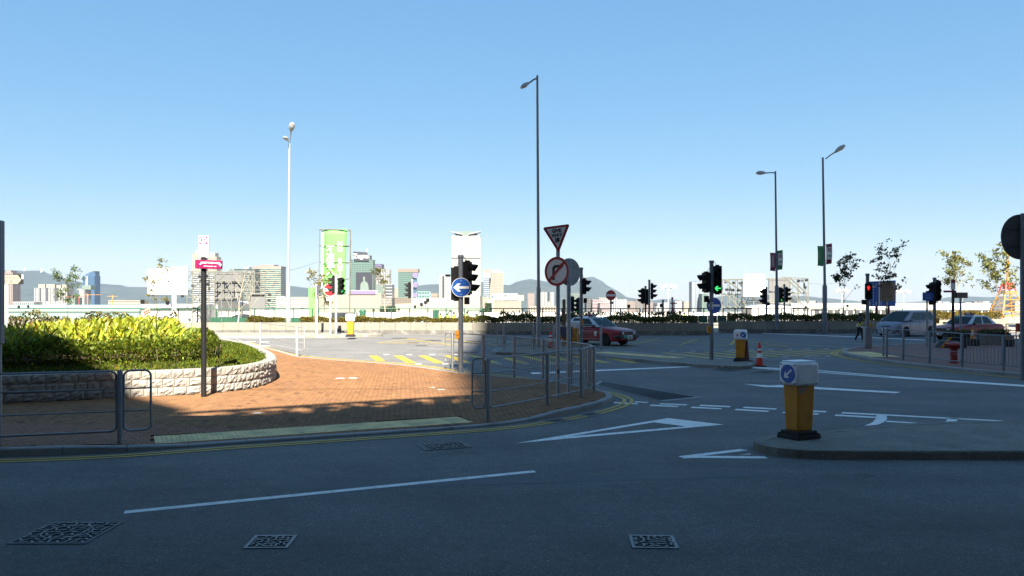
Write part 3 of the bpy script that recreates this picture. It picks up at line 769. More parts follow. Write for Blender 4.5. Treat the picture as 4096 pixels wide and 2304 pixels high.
# ---- covers and gratings in the near road
def manhole(label, c, sx, sy, rz, tri=False, seed=0):
    t = thing('manhole_cover', label, 'manhole cover', (c[0], c[1], 0.0), rz, 'cast iron manhole covers in the road')
    f = 0.035
    mb = MB()
    for s_ in (-1, 1):
        mb.box((0, s_ * (sy / 2 - f / 2), 0), (sx, f, 0.018)); mb.box((s_ * (sx / 2 - f / 2), 0, 0), (f, sy - 2 * f - 0.002, 0.018))
    obj('rim', mb, M['cast_iron' if tri else 'iron_worn'], t)
    obj('plate', MB().box((0, 0, -0.002), (sx - 2 * f - 0.012, sy - 2 * f - 0.012, 0.012)), M['iron_pit'], t)
    r_ = random.Random(seed); mb = MB(); w_, h_ = sx - 2 * f - 0.05, sy - 2 * f - 0.05; k = 0; step = 0.062 if not tri else 0.078
    nx, ny = int(w_ / step), int(h_ / step)
    for i in range(nx + 1):
        for j in range(ny + 1):
            x = -w_ / 2 + w_ * i / nx; y = -h_ / 2 + h_ * j / ny
            if abs(x) + abs(y) > 0.46 * (w_ + h_) and not tri: continue
            if tri and abs(x - y) < 0.04: continue
            a = (0.5 if (i + j) % 2 else -0.6) + math.atan2(y, x) * (1 if not tri else .5) + r_.choice((0, 0, .8, -.8)) + r_.uniform(-.15, .15); x += r_.uniform(-.011, .011); y += r_.uniform(-.011, .011)
            mb.box((x, y, 0.007), (0.058 if not tri else 0.075, 0.022, 0.012), a)
    if tri:
        mb.box((0, 0, 0.007), (math.hypot(w_, h_) * 0.95, 0.012, 0.012), math.atan2(h_, w_))
        for q in range(24):
            a0, a1 = 2 * math.pi * q / 24, 2 * math.pi * (q + 0.7) / 24; rr = min(w_, h_) * 0.36
            mb.box((math.cos((a0 + a1) / 2) * rr, math.sin((a0 + a1) / 2) * rr, 0.0085), (0.055, 0.016, 0.013), (a0 + a1) / 2 + math.pi / 2)
    obj('tread_bars', mb, M['iron_worn'], t, kind='stuff')
    return t
manhole('large square cast iron manhole cover with diagonal split, bottom left of the road', (-4.58, 8.5), 0.78, 0.80, 0.0, True, 1)
manhole('small square iron manhole cover under the left end of the lane line', (-2.39, 8.18), 0.43, 0.44, 0.03, False, 2)
manhole('small square iron manhole cover at the bottom right of the near road', (1.40, 8.18), 0.45, 0.44, -0.05, False, 3)
manhole('wide iron manhole cover between the lane line and the brick kerb', (-1.12, 13.55), 0.78, 0.60, 0.38, True, 4)
def grating(name, label, corners, nb, group=None, frame='concrete_dark', bar='iron_pit', fw=0.09):
    c = sum((Vector(p) for p in corners), Vector()) / 4
    t = thing(name, label, 'drain grating', (c.x, c.y, 0), 0, group)
    q = [Vector(p) - c for p in corners]
    inn = [p - p.normalized() * min(fw * 1.6, p.length * 0.4) for p in q]
    mb = MB()
    for i in range(4):
        j = (i + 1) % 4
        mb.face([(q[i].x, q[i].y, 0.009), (q[j].x, q[j].y, 0.009), (inn[j].x, inn[j].y, 0.009), (inn[i].x, inn[i].y, 0.009)])
    o = obj('frame', mb, M[frame], t)
    obj('pit', MB().face([(p.x, p.y, 0.003) for p in inn]), M['drain_pit' if frame == 'kerb' else 'iron_pit'], t)
    mb = MB()
    for k in range(nb):
        s_ = (k + 0.5) / nb; a = inn[0].lerp(inn[3], s_); b = inn[1].lerp(inn[2], s_)
        mb.cyl((a.x, a.y, 0.008), (b.x, b.y, 0.008), 0.008, n=5)
    nb2 = int((inn[1] - inn[0]).length / 0.12)
    for k in range(nb2):
        s_ = (k + 0.5) / nb2; a = inn[0].lerp(inn[1], s_); b = inn[3].lerp(inn[2], s_)
        mb.cyl((a.x, a.y, 0.009), (b.x, b.y, 0.009), 0.012, n=5)
    obj('bars', mb, M['cast_iron'], t, kind='stuff')
grating('drain_grating', 'long slanting drainage grating with pale border beside the railed corner', [G(2372, 1538), G(2650, 1607), G(2813, 1592), G(2400, 1524)], 9, frame='kerb', fw=0.14)
gl = 'square road gully gratings'
grating('gully_grating', 'dark gully grating on the stop line, left of a pair near the far bollard', [G(*c24(1115, 458)), G(*c24(1310, 484)), G(*c24(1490, 468)), G(*c24(1240, 447))], 8, gl)
grating('gully_grating', 'dark gully grating right of a pair behind the near bollard', [G(*c24(1525, 485)), G(*c24(1720, 500)), G(*c24(1890, 487)), G(*c24(1700, 472))], 8, gl)
grating('gully_grating', 'dark kerbside gully over the yellow lines, left of two at the brick corner', [G(*c17(1150, 992)), G(*c17(1330, 1010)), G(*c17(1525, 982)), G(*c17(1400, 965))], 8, gl)
grating('gully_grating', 'dark kerbside gully over the yellow lines, nearest the tip of the brick corner', [G(*c17(1545, 930)), G(*c17(1690, 945)), G(*c17(1845, 917)), G(*c17(1730, 900))], 8, gl)
for k, (px, py, s_) in enumerate(((1600, 1353, .9), (1654, 1372, .6), (1687, 1383, .6), (1735, 1363, .9), (1870, 1410, .9), (1900, 1365, .8))):
    p = G(px, py)
    o = obj('road_cover', MB().box((0, 0, 0), (s_, s_ * .8, 0.012)), M['iron_pit'], loc=(p.x, p.y, 0.004), bevel=0)
    tag(o, ['dark oval service cover in the yellow box left of the tall signal', 'first small dark cover in the sunlit road below the box lines', 'second small dark cover in the sunlit road, nearer the crossing', 'flat dark cover in the box junction just left of the signal pole', 'dark cover on the shadow edge behind the railing frame', 'dark cover in the box junction right of the signal pole'][k], 'service cover')

# ---- traffic island on the right with the near bollard
def island(name, label, top, z, m='concrete_dark', kerbm='kerb', lo=0.14, step=0.9, kind='structure'):
    pl = [Vector((p.x, p.y, 0)) for p in top]
    o = obj(name, MB().prism([(p.x, p.y) for p in pl], -0.03, z - 0.004), M[m], kind='structure')
    o['label'] = label
    ring = pl + [pl[0]]
    rs = resample(ring, step)
    area = sum(rs[i].x * rs[i + 1].y - rs[i + 1].x * rs[i].y for i in range(len(rs) - 1))
    s_ = 1 if area > 0 else -1
    n_ = len(rs)
    def offp(i):
        i = i % (n_ - 1); t = (rs[(i + 1) % (n_ - 1)] - rs[(i - 1) % (n_ - 1)]).normalized()
        return rs[i] + Vector((-t.y, t.x, 0)) * lo * s_
    def outp(i):
        i = i % (n_ - 1); t = (rs[(i + 1) % (n_ - 1)] - rs[(i - 1) % (n_ - 1)]).normalized()
        return rs[i] - Vector((-t.y, t.x, 0)) * 0.012 * s_
    for i in range(n_ - 1):
        a, b, c, d = outp(i), outp(i + 1), offp(i + 1), offp(i)
        e = (b - a).normalized() * 0.006; a = a + e; d = d + e; b = b - e; c = c - e
        k = (d - a).normalized() * 0.025
        vs = [(p.x, p.y, -0.02) for p in (a, b, c, d)] + [(a.x, a.y, z - .02), (b.x, b.y, z - .02), (a.x + k.x, a.y + k.y, z), (b.x + k.x, b.y + k.y, z), (c.x, c.y, z), (d.x, d.y, z)]
        obj('kerb_stone', MB().add(vs, [(0, 1, 5, 4), (4, 5, 7, 6), (6, 7, 8, 9), (2, 3, 9, 8), (1, 2, 8, 7, 5), (3, 0, 4, 6, 9)]), M[kerbm], o)
    return o
ni = catmull([(10.5, 12.39), (7.7, 12.39), (5.08, 12.4), (4.3, 12.5), (3.95, 12.85), (3.88, 13.25), (4.1, 13.65), (4.6, 13.95), (5.24, 14.15), (6.06, 14.6), (7.49, 15.16), (10.5, 15.7)], 0.3)
island('traffic_island', 'near concrete traffic island with rounded kerb nose on the right', ni, 0.135, kerbm='concrete_dark')
isl = [G(x, y, .12) for x, y in ((1968, 1401), (1985, 1408), (2100, 1411), (2352, 1414), (2560, 1436), (2760, 1454), (2880, 1461), (2960, 1465), (3005, 1461), (3018, 1453), (2960, 1443), (2800, 1430), (2650, 1417), (2500, 1404), (2300, 1390), (2100, 1385), (1985, 1391))]
refuge = island('refuge_island', 'long narrow concrete refuge island between the two halves of the crossing', isl, 0.12, m='concrete_dark', step=1.2)
for k in range(11):
    for r_ in range(2):
        p = Vector((3.75, 35.75, 0)) + Vector((0.62, -0.785, 0)) * (k * 0.41) + Vector((0.785, 0.62, 0)) * (r_ * 0.41)
        o = link('tactile_tile', tile_b, refuge, (p.x, p.y, 0.126), (0, 0, math.atan2(-0.785, 0.62)))
# ---- right hand pavement
rp = [(34, 20.5), (22, 22.3), (18.5, 23.6), (15.9, 25.6), (15.1, 27.4), (14.6, 29.2), (14.2, 31), (14.1, 33.3), (14.4, 35.8), (15.2, 37.8), (16.3, 39.6), (18, 41.2), (21.6, 43.4), (27, 44.4), (34, 45)]
rline = catmull(rp, 0.4); rkl = offset(rline, -0.0)
rpav = obj('pavement', MB().prism([(p.x, p.y) for p in offset(rline, -0.1)] + [(33.9, 30)], -0.03, 0.118), mat('brick_far', (0.20, 0.085, 0.065), 0.85, var=0.22, vscale=3, bump=0.3, bscale=20, dirt=(0.13, 0.075, 0.065), dscale=1.2), kind='structure')
rpav['label'] = 'red brick pavement on the right hand corner'
rs = resample(rline, 1.0); ro = offset(rs, 0.012); ri = offset(rs, -0.16)
for i in range(len(rs) - 1):
    a, b, c, d = ro[i], ro[i + 1], ri[i + 1], ri[i]; e = (b - a).normalized() * .006; a = a + e; d = d + e; b = b - e; c = c - e; k = (d - a).normalized() * .025
    vs = [(p.x, p.y, -0.02) for p in (a, b, c, d)] + [(a.x, a.y, .105), (b.x, b.y, .105), (a.x + k.x, a.y + k.y, .125), (b.x + k.x, b.y + k.y, .125), (c.x, c.y, .125), (d.x, d.y, .125)]
    obj('kerb_stone', MB().add(vs, [(0, 1, 5, 4), (4, 5, 7, 6), (6, 7, 8, 9), (2, 3, 9, 8), (1, 2, 8, 7, 5), (3, 0, 4, 6, 9)]), M['kerb'], rpav)
for i in range(8):
    for j in range(3):
        p = Vector((14.75, 36.2, 0)) + Vector((-0.05, -1, 0)) * (i * 0.41) + Vector((1, -0.05, 0)) * (j * 0.41)
        link('tactile_tile', tile_b, rpav, (p.x, p.y, 0.122), (0, 0, -1.62))
dr = resample(rline, 0.6)
for k, (o0, o1) in enumerate(((0.22, 0.31), (0.40, 0.49))):
    marking('yellow_edge_line', along(dr, o0, o1, 1, len(dr) - 2), M['yellow_paint'], label=('inner' if k == 0 else 'outer') + ' line of the double yellow lines round the right hand pavement')
# ---- far pavement and wall
fp = catmull([(-30, 51.6), (-18, 51.8), (-13, 52.1), (-10.8, 52.8), (-9.2, 53.6), (-8.6, 54.4), (-8.8, 55.2), (-10, 56), (-13, 57), (-30, 57)], 0.8)
island('far_pavement', 'sunlit pale strip of pavement and kerb before the far wall', fp, 0.15, m='concrete', step=1.4)
WZ = 0.83
def far_wall(name, label, line, top, mk='concrete', foot='concrete_stain'):
    c = line[0]; t = thing(name, label, 'wall', (c.x, c.y, 0))
    rs = resample(line, 1.08); bk = offset(rs, 0.35)
    for i in range(len(rs) - 1):
        a, b, c, d = rs[i], rs[i + 1], bk[i + 1], bk[i]; e = (b - a).normalized() * 0.008
        g_ = rnd.uniform(-.004, .004); n_ = Vector((-(b - a).normalized().y, (b - a).normalized().x, 0)) * g_
        a = a + e + n_; b = b - e + n_; c = c - e; d = d + e
        zj = top + rnd.uniform(-.01, .01)
        obj('concrete_panel', MB().prism([(a.x, a.y), (b.x, b.y), (c.x, c.y), (d.x, d.y)], 0.0, zj), M[mk], t, world=True)
        e2 = (a - d).normalized() * 0.045
        obj('footing', MB().prism([(a.x + e2.x, a.y + e2.y), (b.x + e2.x, b.y + e2.y), (b.x, b.y), (a.x, a.y)], 0.0, 0.30 + rnd.uniform(-.01, .01)), M[foot], t, world=True)
    return t
fl = catmull([(-30, 57.5), (-18, 57.6), (-9, 57.7), (0, 56.9), (7, 56.2), (11.5, 56.0), (13.6, 56.2)], 1.0)
far_wall('retaining_wall', 'long low concrete retaining wall with a hedge on top across the junction', fl, WZ)
fr = catmull([(15.2, 60.2), (18, 59.6), (22, 59.2), (26, 60.0), (32, 63), (40, 66.5)], 1.0)
far_wall('retaining_wall', 'low concrete planter wall on the right behind the pedestrian and van', fr, WZ + 0.02)
# planter soil behind the walls
obj('planter_soil', MB().prism([(p.x, p.y) for p in offset(fl, 0.36)] + [(13.6, 60.5), (-30, 62)], 0, WZ - 0.1), M['soil'], kind='structure')
obj('planter_soil', MB().prism([(p.x, p.y) for p in offset(fr, 0.36)] + [(40, 71), (16, 64)], 0, WZ - 0.1), M['soil'], kind='structure')
def wall_hedge(name, label, line, w0, w1, z0, hgt, n, seed, m='leaf_yellow', size=0.13, tone=(0.5, 1.35), yellow=0.25, t0=0.0, t1=1.0):
    rg = random.Random(seed); Ls = [0.0]
    for i in range(1, len(line)): Ls.append(Ls[-1] + (line[i] - line[i - 1]).length)
    A_ = offset(line, w0); B_ = offset(line, w1); pos = []; dirs = []
    for _ in range(n):
        s_ = Ls[-1] * rg.uniform(t0, t1); i = 0
        while i < len(Ls) - 2 and Ls[i + 1] < s_: i += 1
        k = (s_ - Ls[i]) / (Ls[i + 1] - Ls[i]); f = rg.random()
        p = A_[i].lerp(A_[i + 1], k).lerp(B_[i].lerp(B_[i + 1], k), f)
        hh = hgt * (1 - 0.4 * abs(2 * f - 1) ** 3) * (0.86 + 0.14 * math.sin(s_ * 1.7) + 0.08 * math.sin(s_ * 4.3))
        zz = z0 + hh * rg.random() ** 0.5
        pos.append((p.x, p.y, zz)); dirs.append((rg.uniform(-.5, .5), -0.5 if f < 0.5 else 0.3, 0.6))
    c = line[len(line) // 2]
    t = thing(name, label, 'hedge', (c.x, c.y, z0))
    leaf_obj('foliage', leaves_mesh('foliage', [(a - c.x, b - c.y, d - z0) for a, b, d in pos], size, size * 0.62, seed, dirs=dirs, tone_lo=tone[0], tone_hi=tone[1], yellow=yellow), M[m], t)
    mb = MB()
    for k in range(0, n, 90): p = pos[k]; mb.cyl((p[0], p[1], z0 - 0.05), (p[0], p[1], z0 + hgt * 0.6), 0.012, n=4)
    obj('stems', mb, M['bark'], t, world=True, kind='stuff')
    return t
def at_x(line, x):
    L = [0.0]
    for i in range(1, len(line)): L.append(L[-1] + (line[i] - line[i - 1]).length)
    for i in range(len(line) - 1):
        if (line[i].x - x) * (line[i + 1].x - x) <= 0: return (L[i] + (L[i + 1] - L[i]) * (x - line[i].x) / (line[i + 1].x - line[i].x)) / L[-1]
    return 1.0 if x > line[-1].x else 0.0
tx = lambda px: at_x(fl, PX(px, 57.3))
wall_hedge('hedge', 'short yellow-green hedge on the far wall left of the pale lamp post', fl, 0.25, 1.2, WZ - 0.1, 0.48, 2600, 31, t0=tx(975), t1=tx(1118))
wall_hedge('hedge', 'long low yellow-green hedge in the sun on top of the far wall', fl, 0.25, 1.3, WZ - 0.1, 0.46, 11000, 32, t0=tx(1190), t1=tx(1900))
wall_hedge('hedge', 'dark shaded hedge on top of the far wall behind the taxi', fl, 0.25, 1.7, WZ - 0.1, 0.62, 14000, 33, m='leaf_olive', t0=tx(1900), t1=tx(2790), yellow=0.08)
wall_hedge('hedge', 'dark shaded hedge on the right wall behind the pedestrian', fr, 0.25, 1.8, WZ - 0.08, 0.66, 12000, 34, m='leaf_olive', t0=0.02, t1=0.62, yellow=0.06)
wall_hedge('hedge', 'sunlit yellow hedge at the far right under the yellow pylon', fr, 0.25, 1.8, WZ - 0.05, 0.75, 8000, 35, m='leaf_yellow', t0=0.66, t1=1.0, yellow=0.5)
tall = [(PX(px, 58.3), 58.3) for px in (2010, 2035, 2100, 2250, 2290, 2310, 2345, 2365, 2400, 2465, 2495, 2540, 2615, 2625, 2680, 2700)]
pos = []; dirs = []
for x, y in tall:
    for k in range(26):
        a = rnd.uniform(0, 6.28); pos.append((x + rnd.uniform(-.5, .5), y + rnd.uniform(-.2, .2), 1.25 + rnd.uniform(0, .12))); dirs.append((math.cos(a) * .7, math.sin(a) * .4, 1.0))
o = leaf_obj('tall_leaves', leaves_mesh('tall_leaves', pos, 0.42, 0.07, 77, dirs=dirs, segs=3, droop=0.2, tone_lo=.5, tone_hi=1.1), M['leaf_dark'], kind='stuff'); o['label'] = 'spiky dark leaves standing above the shaded far hedge'
# ================================================================ STREET FURNITURE
# ---- railings
def rrect(a, b, z0, z1, r=0.09, gap=0.055, n=4):
    """closed rounded frame in the vertical plane from a to b"""
    d = (b - a); L = d.length; d.normalize(); s0, s1 = gap, L - gap; pts = []
    for cx, cz, a0 in ((s1 - r, z1 - r, 0), (s0 + r, z1 - r, 90), (s0 + r, z0 + r, 180), (s1 - r, z0 + r, 270)):
        for k in range(n + 1):
            t = R(a0 + 90 * k / n); s_ = cx + r * math.cos(t); z = cz + r * math.sin(t)
            pts.append((a.x + d.x * s_, a.y + d.y * s_, z))
    return pts
def railing(label, posts, panels, zf=lambda p: 0.12, m='galv', h=1.14, group='galvanised pedestrian railings', r=0.043, post_flags=None):
    base = Vector((posts[0][0], posts[0][1], zf(posts[0])))
    t = thing('railing', label, 'railing', base, 0, group)
    ps = [Vector((p[0], p[1], 0)) for p in posts]
    for i, p in enumerate(ps):
        if post_flags and not post_flags[i]: continue
        z = zf((p.x, p.y)) - 0.03
        mb = MB().lathe([(r, -0.14), (r, h + 0.03), (r * 0.8, h + 0.042), (0.001, h + 0.045)], 12, (p.x, p.y, z))
        obj('post', mb, M[m], t, smooth=40, world=True)
    for i, k in enumerate(panels):
        if not k: continue
        a, b = ps[i], ps[i + 1]; z = (zf((a.x, a.y)) + zf((b.x, b.y))) / 2
        if k == 'curve':
            continue
        obj('frame', MB().tube(rrect(a, b, z + 0.17, z + 1.14), 0.019, 6, True), M[m], t, smooth=60, world=True)
        d = (b - a).normalized(); a2 = a + d * 0.055; b2 = b - d * 0.055
        if k == 'rails':
            for zz in (0.49, 0.85): rod('rail', (a2.x, a2.y, z + zz), (b2.x, b2.y, z + zz), 0.0125, M[m], t)
        else:
            n = max(2, int((b2 - a2).length / 0.125))
            for q in range(1, n):
                p = a2.lerp(b2, q / n); rod('bar', (p.x, p.y, z + 0.17), (p.x, p.y, z + 1.14), 0.0095, M[m], t, n=6)
    return t
def gp(px, py, z=0.12): p = G(px, py, z); return (p.x, p.y)
lp0 = gp(480, 1765)
railing('near galvanised railing at the left edge with open horizontal rails', [(-9.95, 12.1), (-8.15, 12.72), lp0, (lp0[0] + 0.47, lp0[1] + 0.2)], ['rails', 'rails', 'rails'], zf=lambda p: 0.115, post_flags=[1, 1, 1, 0])
A0 = Vector((-0.47, 16.1, 0)); e0 = A0 + Vector((-0.36, 0.02, 0))
near_posts = [(e0.x, e0.y), gp(1952, 1667), gp(2190, 1620), gp(2325, 1591), (2.0, 20.2), (1.98, 21.2), gp(2285, 1537), gp(2172, 1513), gp(2057, 1494), gp(1933, 1478), gp(1810, 1467), (-2.34, 28.5)]
railing('galvanised railing wrapping the tip of the brick corner, barred round the bend', near_posts,
        ['rails', 'rails', 'rails', 'bars', 'bars', 'bars', 'bars', 'bars', 'rails', 'rails', 'rails'], post_flags=[0, 1, 1, 1, 1, 1, 1, 1, 1, 1, 1, 0])
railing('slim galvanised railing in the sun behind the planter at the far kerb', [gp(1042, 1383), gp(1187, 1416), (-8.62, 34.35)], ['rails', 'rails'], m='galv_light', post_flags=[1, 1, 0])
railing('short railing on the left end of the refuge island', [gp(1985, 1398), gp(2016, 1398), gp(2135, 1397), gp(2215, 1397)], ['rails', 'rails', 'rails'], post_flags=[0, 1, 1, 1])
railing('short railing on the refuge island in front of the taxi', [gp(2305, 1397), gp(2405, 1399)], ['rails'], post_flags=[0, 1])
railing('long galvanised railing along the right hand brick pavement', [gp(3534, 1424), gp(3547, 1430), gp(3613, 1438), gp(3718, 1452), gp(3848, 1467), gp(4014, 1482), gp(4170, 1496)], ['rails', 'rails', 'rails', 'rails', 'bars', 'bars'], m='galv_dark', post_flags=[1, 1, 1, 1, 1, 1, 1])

# ---- traffic signals
def head_mesh(n, w_=0.33, d=0.2, p=0.33, black=True):
    h_ = p * n + 0.08
    mb = MB().box((0, d / 2, 0), (w_, d, h_)); mb.box((0, d / 2, h_ / 2 + 0.02), (w_ * 0.45, d * 0.7, 0.05)); mb.box((0, d / 2, -h_ / 2 - 0.015), (w_ * 0.5, d * 0.7, 0.04))
    return mb
HM = {}
def get_head(n):
    if n not in HM:
        me = mesh('signal_head', head_mesh(n)); me.materials.append(M['black_plastic']); HM[n] = me
        if 'visor' not in HM:
            mb = MB(); N = 14; r = 0.135; vs = []; 
            for k in range(N + 1):
                t = R(-35) + R(250) * k / N; L = 0.10 + 0.17 * max(0, (math.sin(t) + 0.6) / 1.6)
                c_, s_ = math.cos(t), math.sin(t)
                vs += [(r * c_, 0, r * s_), (r * 1.02 * c_, -L, r * s_ - 0.03), (0.93 * r * c_, -L, 0.93 * r * s_ - 0.03), (0.93 * r * c_, 0, 0.93 * r * s_)]
            fs = []
            for k in range(N):
                for q in range(4): fs.append((k * 4 + q, k * 4 + (q + 1) % 4, (k + 1) * 4 + (q + 1) % 4, (k + 1) * 4 + q))
            HM['visor'] = mesh('visor', MB().add(vs, fs), 60); HM['visor'].materials.append(M['black_plastic'])
            HM['lens'] = mesh('lens', MB().lathe([(0.115, 0), (0.1, 0.015), (0.05, 0.025), (0.001, 0.028)], 16, (0, 0, 0), R(90)), 60); HM['lens'].materials.append(M['lens_dark'])
            ar = [(-0.09, 0), (-0.015, 0.085), (0.022, 0.06), (-0.02, 0.018), (0.09, 0.018), (0.09, -0.018), (-0.02, -0.018), (0.022, -0.06), (-0.015, -0.085)]
            HM['arrow'] = mesh('lit_arrow', MB().prismY(ar, -0.034, -0.028)); HM['arrow'].materials.append(M['green_lit'])
            man = [(-.02, .04), (-.05, 0), (-.04, -.01), (-.022, .01), (-.025, -.03), (-.055, -.09), (-.035, -.095), (-.002, -.04), (.03, -.095), (.05, -.09), (.022, -.03), (.02, .015), (.045, -.015), (.055, -.005), (.025, .045), (.018, .06), (.02, .09), (-.015, .09), (-.015, .06)]
            HM['man_green'] = mesh('lit_man', MB().prismY([(x * 1.15, z * 1.15) for x, z in man], -0.034, -0.028)); HM['man_green'].materials.append(M['green_lit'])
            stand = [(-.03, .05), (-.055, .04), (-.055, -.02), (-.035, -.02), (-.03, -.095), (.03, -.095), (.035, -.02), (.055, -.02), (.055, .04), (.03, .05), (.02, .06), (.02, .1), (-.02, .1), (-.02, .06)]
            HM['man_red'] = mesh('lit_man', MB().prismY([(x * 1.15, z * 1.15) for x, z in stand], -0.034, -0.028)); HM['man_red'].materials.append(M['red_lit'])
    return HM[n]
def add_head(t, n, off, yaw, lit=None, big_bottom=True, visor=True):
    """off: position of the housing centre relative to the pole base; yaw: facing (0 = towards -Y)"""
    h = link('signal_head', get_head(n), t, off, (0, 0, yaw))
    for k in range(n):
        z = 0.33 * ((n - 1) / 2 - k)
        if visor:
            v = link('visor', HM['visor'], h, (0, 0, z)); v.scale = (1, 1.25 if k == n - 1 and n == 3 else 1, 1)
        link('lens', HM['lens'], h, (0, -0.002, z))
        if lit and lit[0] == k: link('lit_' + ('arrow' if lit[1] == 'arrow' else 'man'), HM[lit[1]], h, (0, -0.002, z)).scale = (1.3, 1, 1.3) if lit[1] == 'arrow' else (1.05, 1, 1.05)
    return h
def signal(label, base, top_z, heads, m='galv_dark', r=0.082, box=None, button=None, sign=None, wires=True, cabinet=False):
    t = thing('traffic_signal', label, 'traffic signal', base, 0, 'traffic signals at the junction')
    hh = top_z - base.z
    mb = MB().lathe([(r, -0.16), (r, hh - 0.1), (r * 1.22, hh - 0.09), (r * 1.22, hh - 0.02), (r * 1.0, hh), (0.001, hh + 0.005)], 14)
    obj('pole', mb, M[m], t, smooth=40)
    for n, off, yaw, lit in heads:
        h = add_head(t, n, off, R(yaw), lit)
        # bracket arms to the pole
        o_ = Vector((off[0], off[1], 0)) + Vector((-math.sin(R(yaw)), math.cos(R(yaw)), 0)) * 0.1
        for s_ in (-0.35, 0.35):
            rod('bracket', (0, 0, off[2] + s_ * n * 0.33 * 0.5), (o_.x, o_.y, off[2] + s_ * n * 0.33 * 0.5), 0.022, M['black_plastic'], t, world=False)
        if wires:
            mb = MB(); k = [Vector((0, 0, off[2] + n * .165 + 0.14)), Vector((o_.x * .5, o_.y * .5, off[2] + n * 0.165 + 0.2)), Vector((o_.x * 0.9, o_.y * .9, off[2] + n * 0.165 + 0.06))]
            obj('cable', mb.tube(k, 0.008, 5), M['black_plastic'], t)
    if box: obj('audible_unit', MB().box(box, (0.17, 0.16, 0.24)), M['black_plastic'], t, bevel=0.012)
    if button:
        obj('push_button', MB().box((button[0], button[1], button[2]), (0.14, 0.15, 0.27)).box((button[0], button[1] - 0.08, button[2] + 0.02), (0.08, 0.02, 0.08)), M['orange'], t, bevel=0.015)
    if sign:
        zc, r_, yaw, dx = sign; sg = blue_disc(t, zc, r_, yaw, dx)
    return t
def disc(mb, r, y0, y1, n=40): return mb.lathe([(r, 0), (r, y1 - y0)], n, (0, y1, 0), R(90))
def ring_faces(r0, r1, y, n=48):
    vs = []; fs = []
    for k in range(n): t = 2 * math.pi * k / n; vs += [(r0 * math.cos(t), y, r0 * math.sin(t)), (r1 * math.cos(t), y, r1 * math.sin(t))]
    for k in range(n): j = (k + 1) % n; fs.append((2 * k, 2 * j, 2 * j + 1, 2 * k + 1))
    return vs, fs
ARROW = [(-0.80, 0.0), (-0.36, 0.42), (-0.02, 0.42), (-0.27, 0.13), (0.82, 0.13), (0.82, -0.13), (-0.27, -0.13), (-0.02, -0.42), (-0.36, -0.42)]
def blue_disc(t, zc, r_, yaw, off, rot=0.0, name='blue_sign'):
    s_ = link(name, None, None) if False else obj(name, disc(MB(), r_, -0.006, 0.006), M['sign_blue'], t, loc=(off[0], off[1], zc), rot=(0, 0, yaw), smooth=40)
    vs, fs = ring_faces(r_ * 0.95, r_ * 1.0, -0.0085); obj('rim', MB().add(vs, fs), M['sign_white'], s_)
    c_, s2 = math.cos(rot), math.sin(rot)
    obj('arrow', MB().prismY([((x * c_ - z * s2) * r_, (x * s2 + z * c_) * r_) for x, z in ARROW], -0.0105, -0.007), M['sign_white'], s_)
    mb = MB()
    for z in (0.72, -0.72): mb.lathe([(0.02, 0), (0.02, 0.01)], 8, (0, -0.016 + 0.01, z * r_), R(90))
    obj('bolts', mb, M['sign_back'], s_, kind='stuff')
    return s_
# central signal on the brick corner
b = G(1843, 1478, .12); d = b.y
signal('tall signal at the brick corner with round blue left arrow sign', b, PZ(1020, d),
       [(3, (0.31, 0.06, PZ(1112, d) - .12), 72, (2, 'arrow')), (3, (-0.155, 0.16, PZ(1135, d) - .12), 180, None)],
       box=(0.2, 0.05, PZ(1203, d) - .12), button=(-0.11, -0.05, PZ(1338, d) - .12), sign=(PZ(1150, d) - .12, 0.315, 0.0, (0.02, -0.13)))
# right signal on the refuge island
b = G(2846, 1437, .12); d = b.y
signal('signal on the refuge island with lit green arrow and blue arrow sign', b, PZ(1042, d),
       [(3, (0.245, 0.05, PZ(1119, d) - .12), -8, (2, 'arrow')), (2, (-0.30, -0.03, PZ(1129, d) - .12), -74, None)],
       box=(-0.19, 0.02, PZ(1196, d) - .12), button=(-0.1, -0.02, PZ(1318, d) - .12), sign=(PZ(1222, d) - .12, 0.31, R(-42), (0.06, -0.13)))
# signal behind the give way signs
b = G(2325, 1384, .12); d = b.y
signal('dark signal with two side hoods behind the give way sign posts', b, PZ(1070, d), [(2, (0.26, 0.02, PZ(1145, d) - .12), 84, None)],
       box=(0.2, 0, PZ(1202, d) - .12), button=(0.06, -0.1, PZ(1291, d) - .12))
# signals left behind the no entry sign
b = G(1344, 1338, .15); d = b.y
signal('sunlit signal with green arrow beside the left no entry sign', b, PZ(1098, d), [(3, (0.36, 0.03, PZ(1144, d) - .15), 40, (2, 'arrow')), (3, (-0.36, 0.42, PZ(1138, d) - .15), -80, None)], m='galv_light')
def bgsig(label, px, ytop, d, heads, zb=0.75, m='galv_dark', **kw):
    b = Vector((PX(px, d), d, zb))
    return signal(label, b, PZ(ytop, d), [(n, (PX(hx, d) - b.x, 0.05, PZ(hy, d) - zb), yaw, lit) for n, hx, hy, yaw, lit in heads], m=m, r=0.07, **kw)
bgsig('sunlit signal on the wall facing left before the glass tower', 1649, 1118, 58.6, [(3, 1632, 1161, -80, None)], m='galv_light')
bgsig('signal of a close pair behind the taxi, shorter pole on the left', 2582, 1144, 60.2, [(3, 2566, 1184, -80, None), (3, 2590, 1188, 180, None)])
bgsig('signal of a close pair behind the taxi, taller pole on the right', 2597, 1119, 58.2, [(3, 2614, 1165, 80, None)])
bgsig('signal left of the bannered lamp post on the right wall', 3066, 1148, 60.4, [(3, 3053, 1186, -78, None)], box=(0.14, 0, PZ(1216, 60.4) - .75))
bgsig('signal with lit green man right of the bannered lamp post', 3137, 1137, 61.4, [(3, 3125, 1180, 15, (2, 'man_green')), (3, 3153, 1178, 75, None)])
bgsig('short signal post with small dark box beyond the far hedge', 2652, 1199, 61.0, [], box=(-0.14, 0, PZ(1222, 61) - .75))
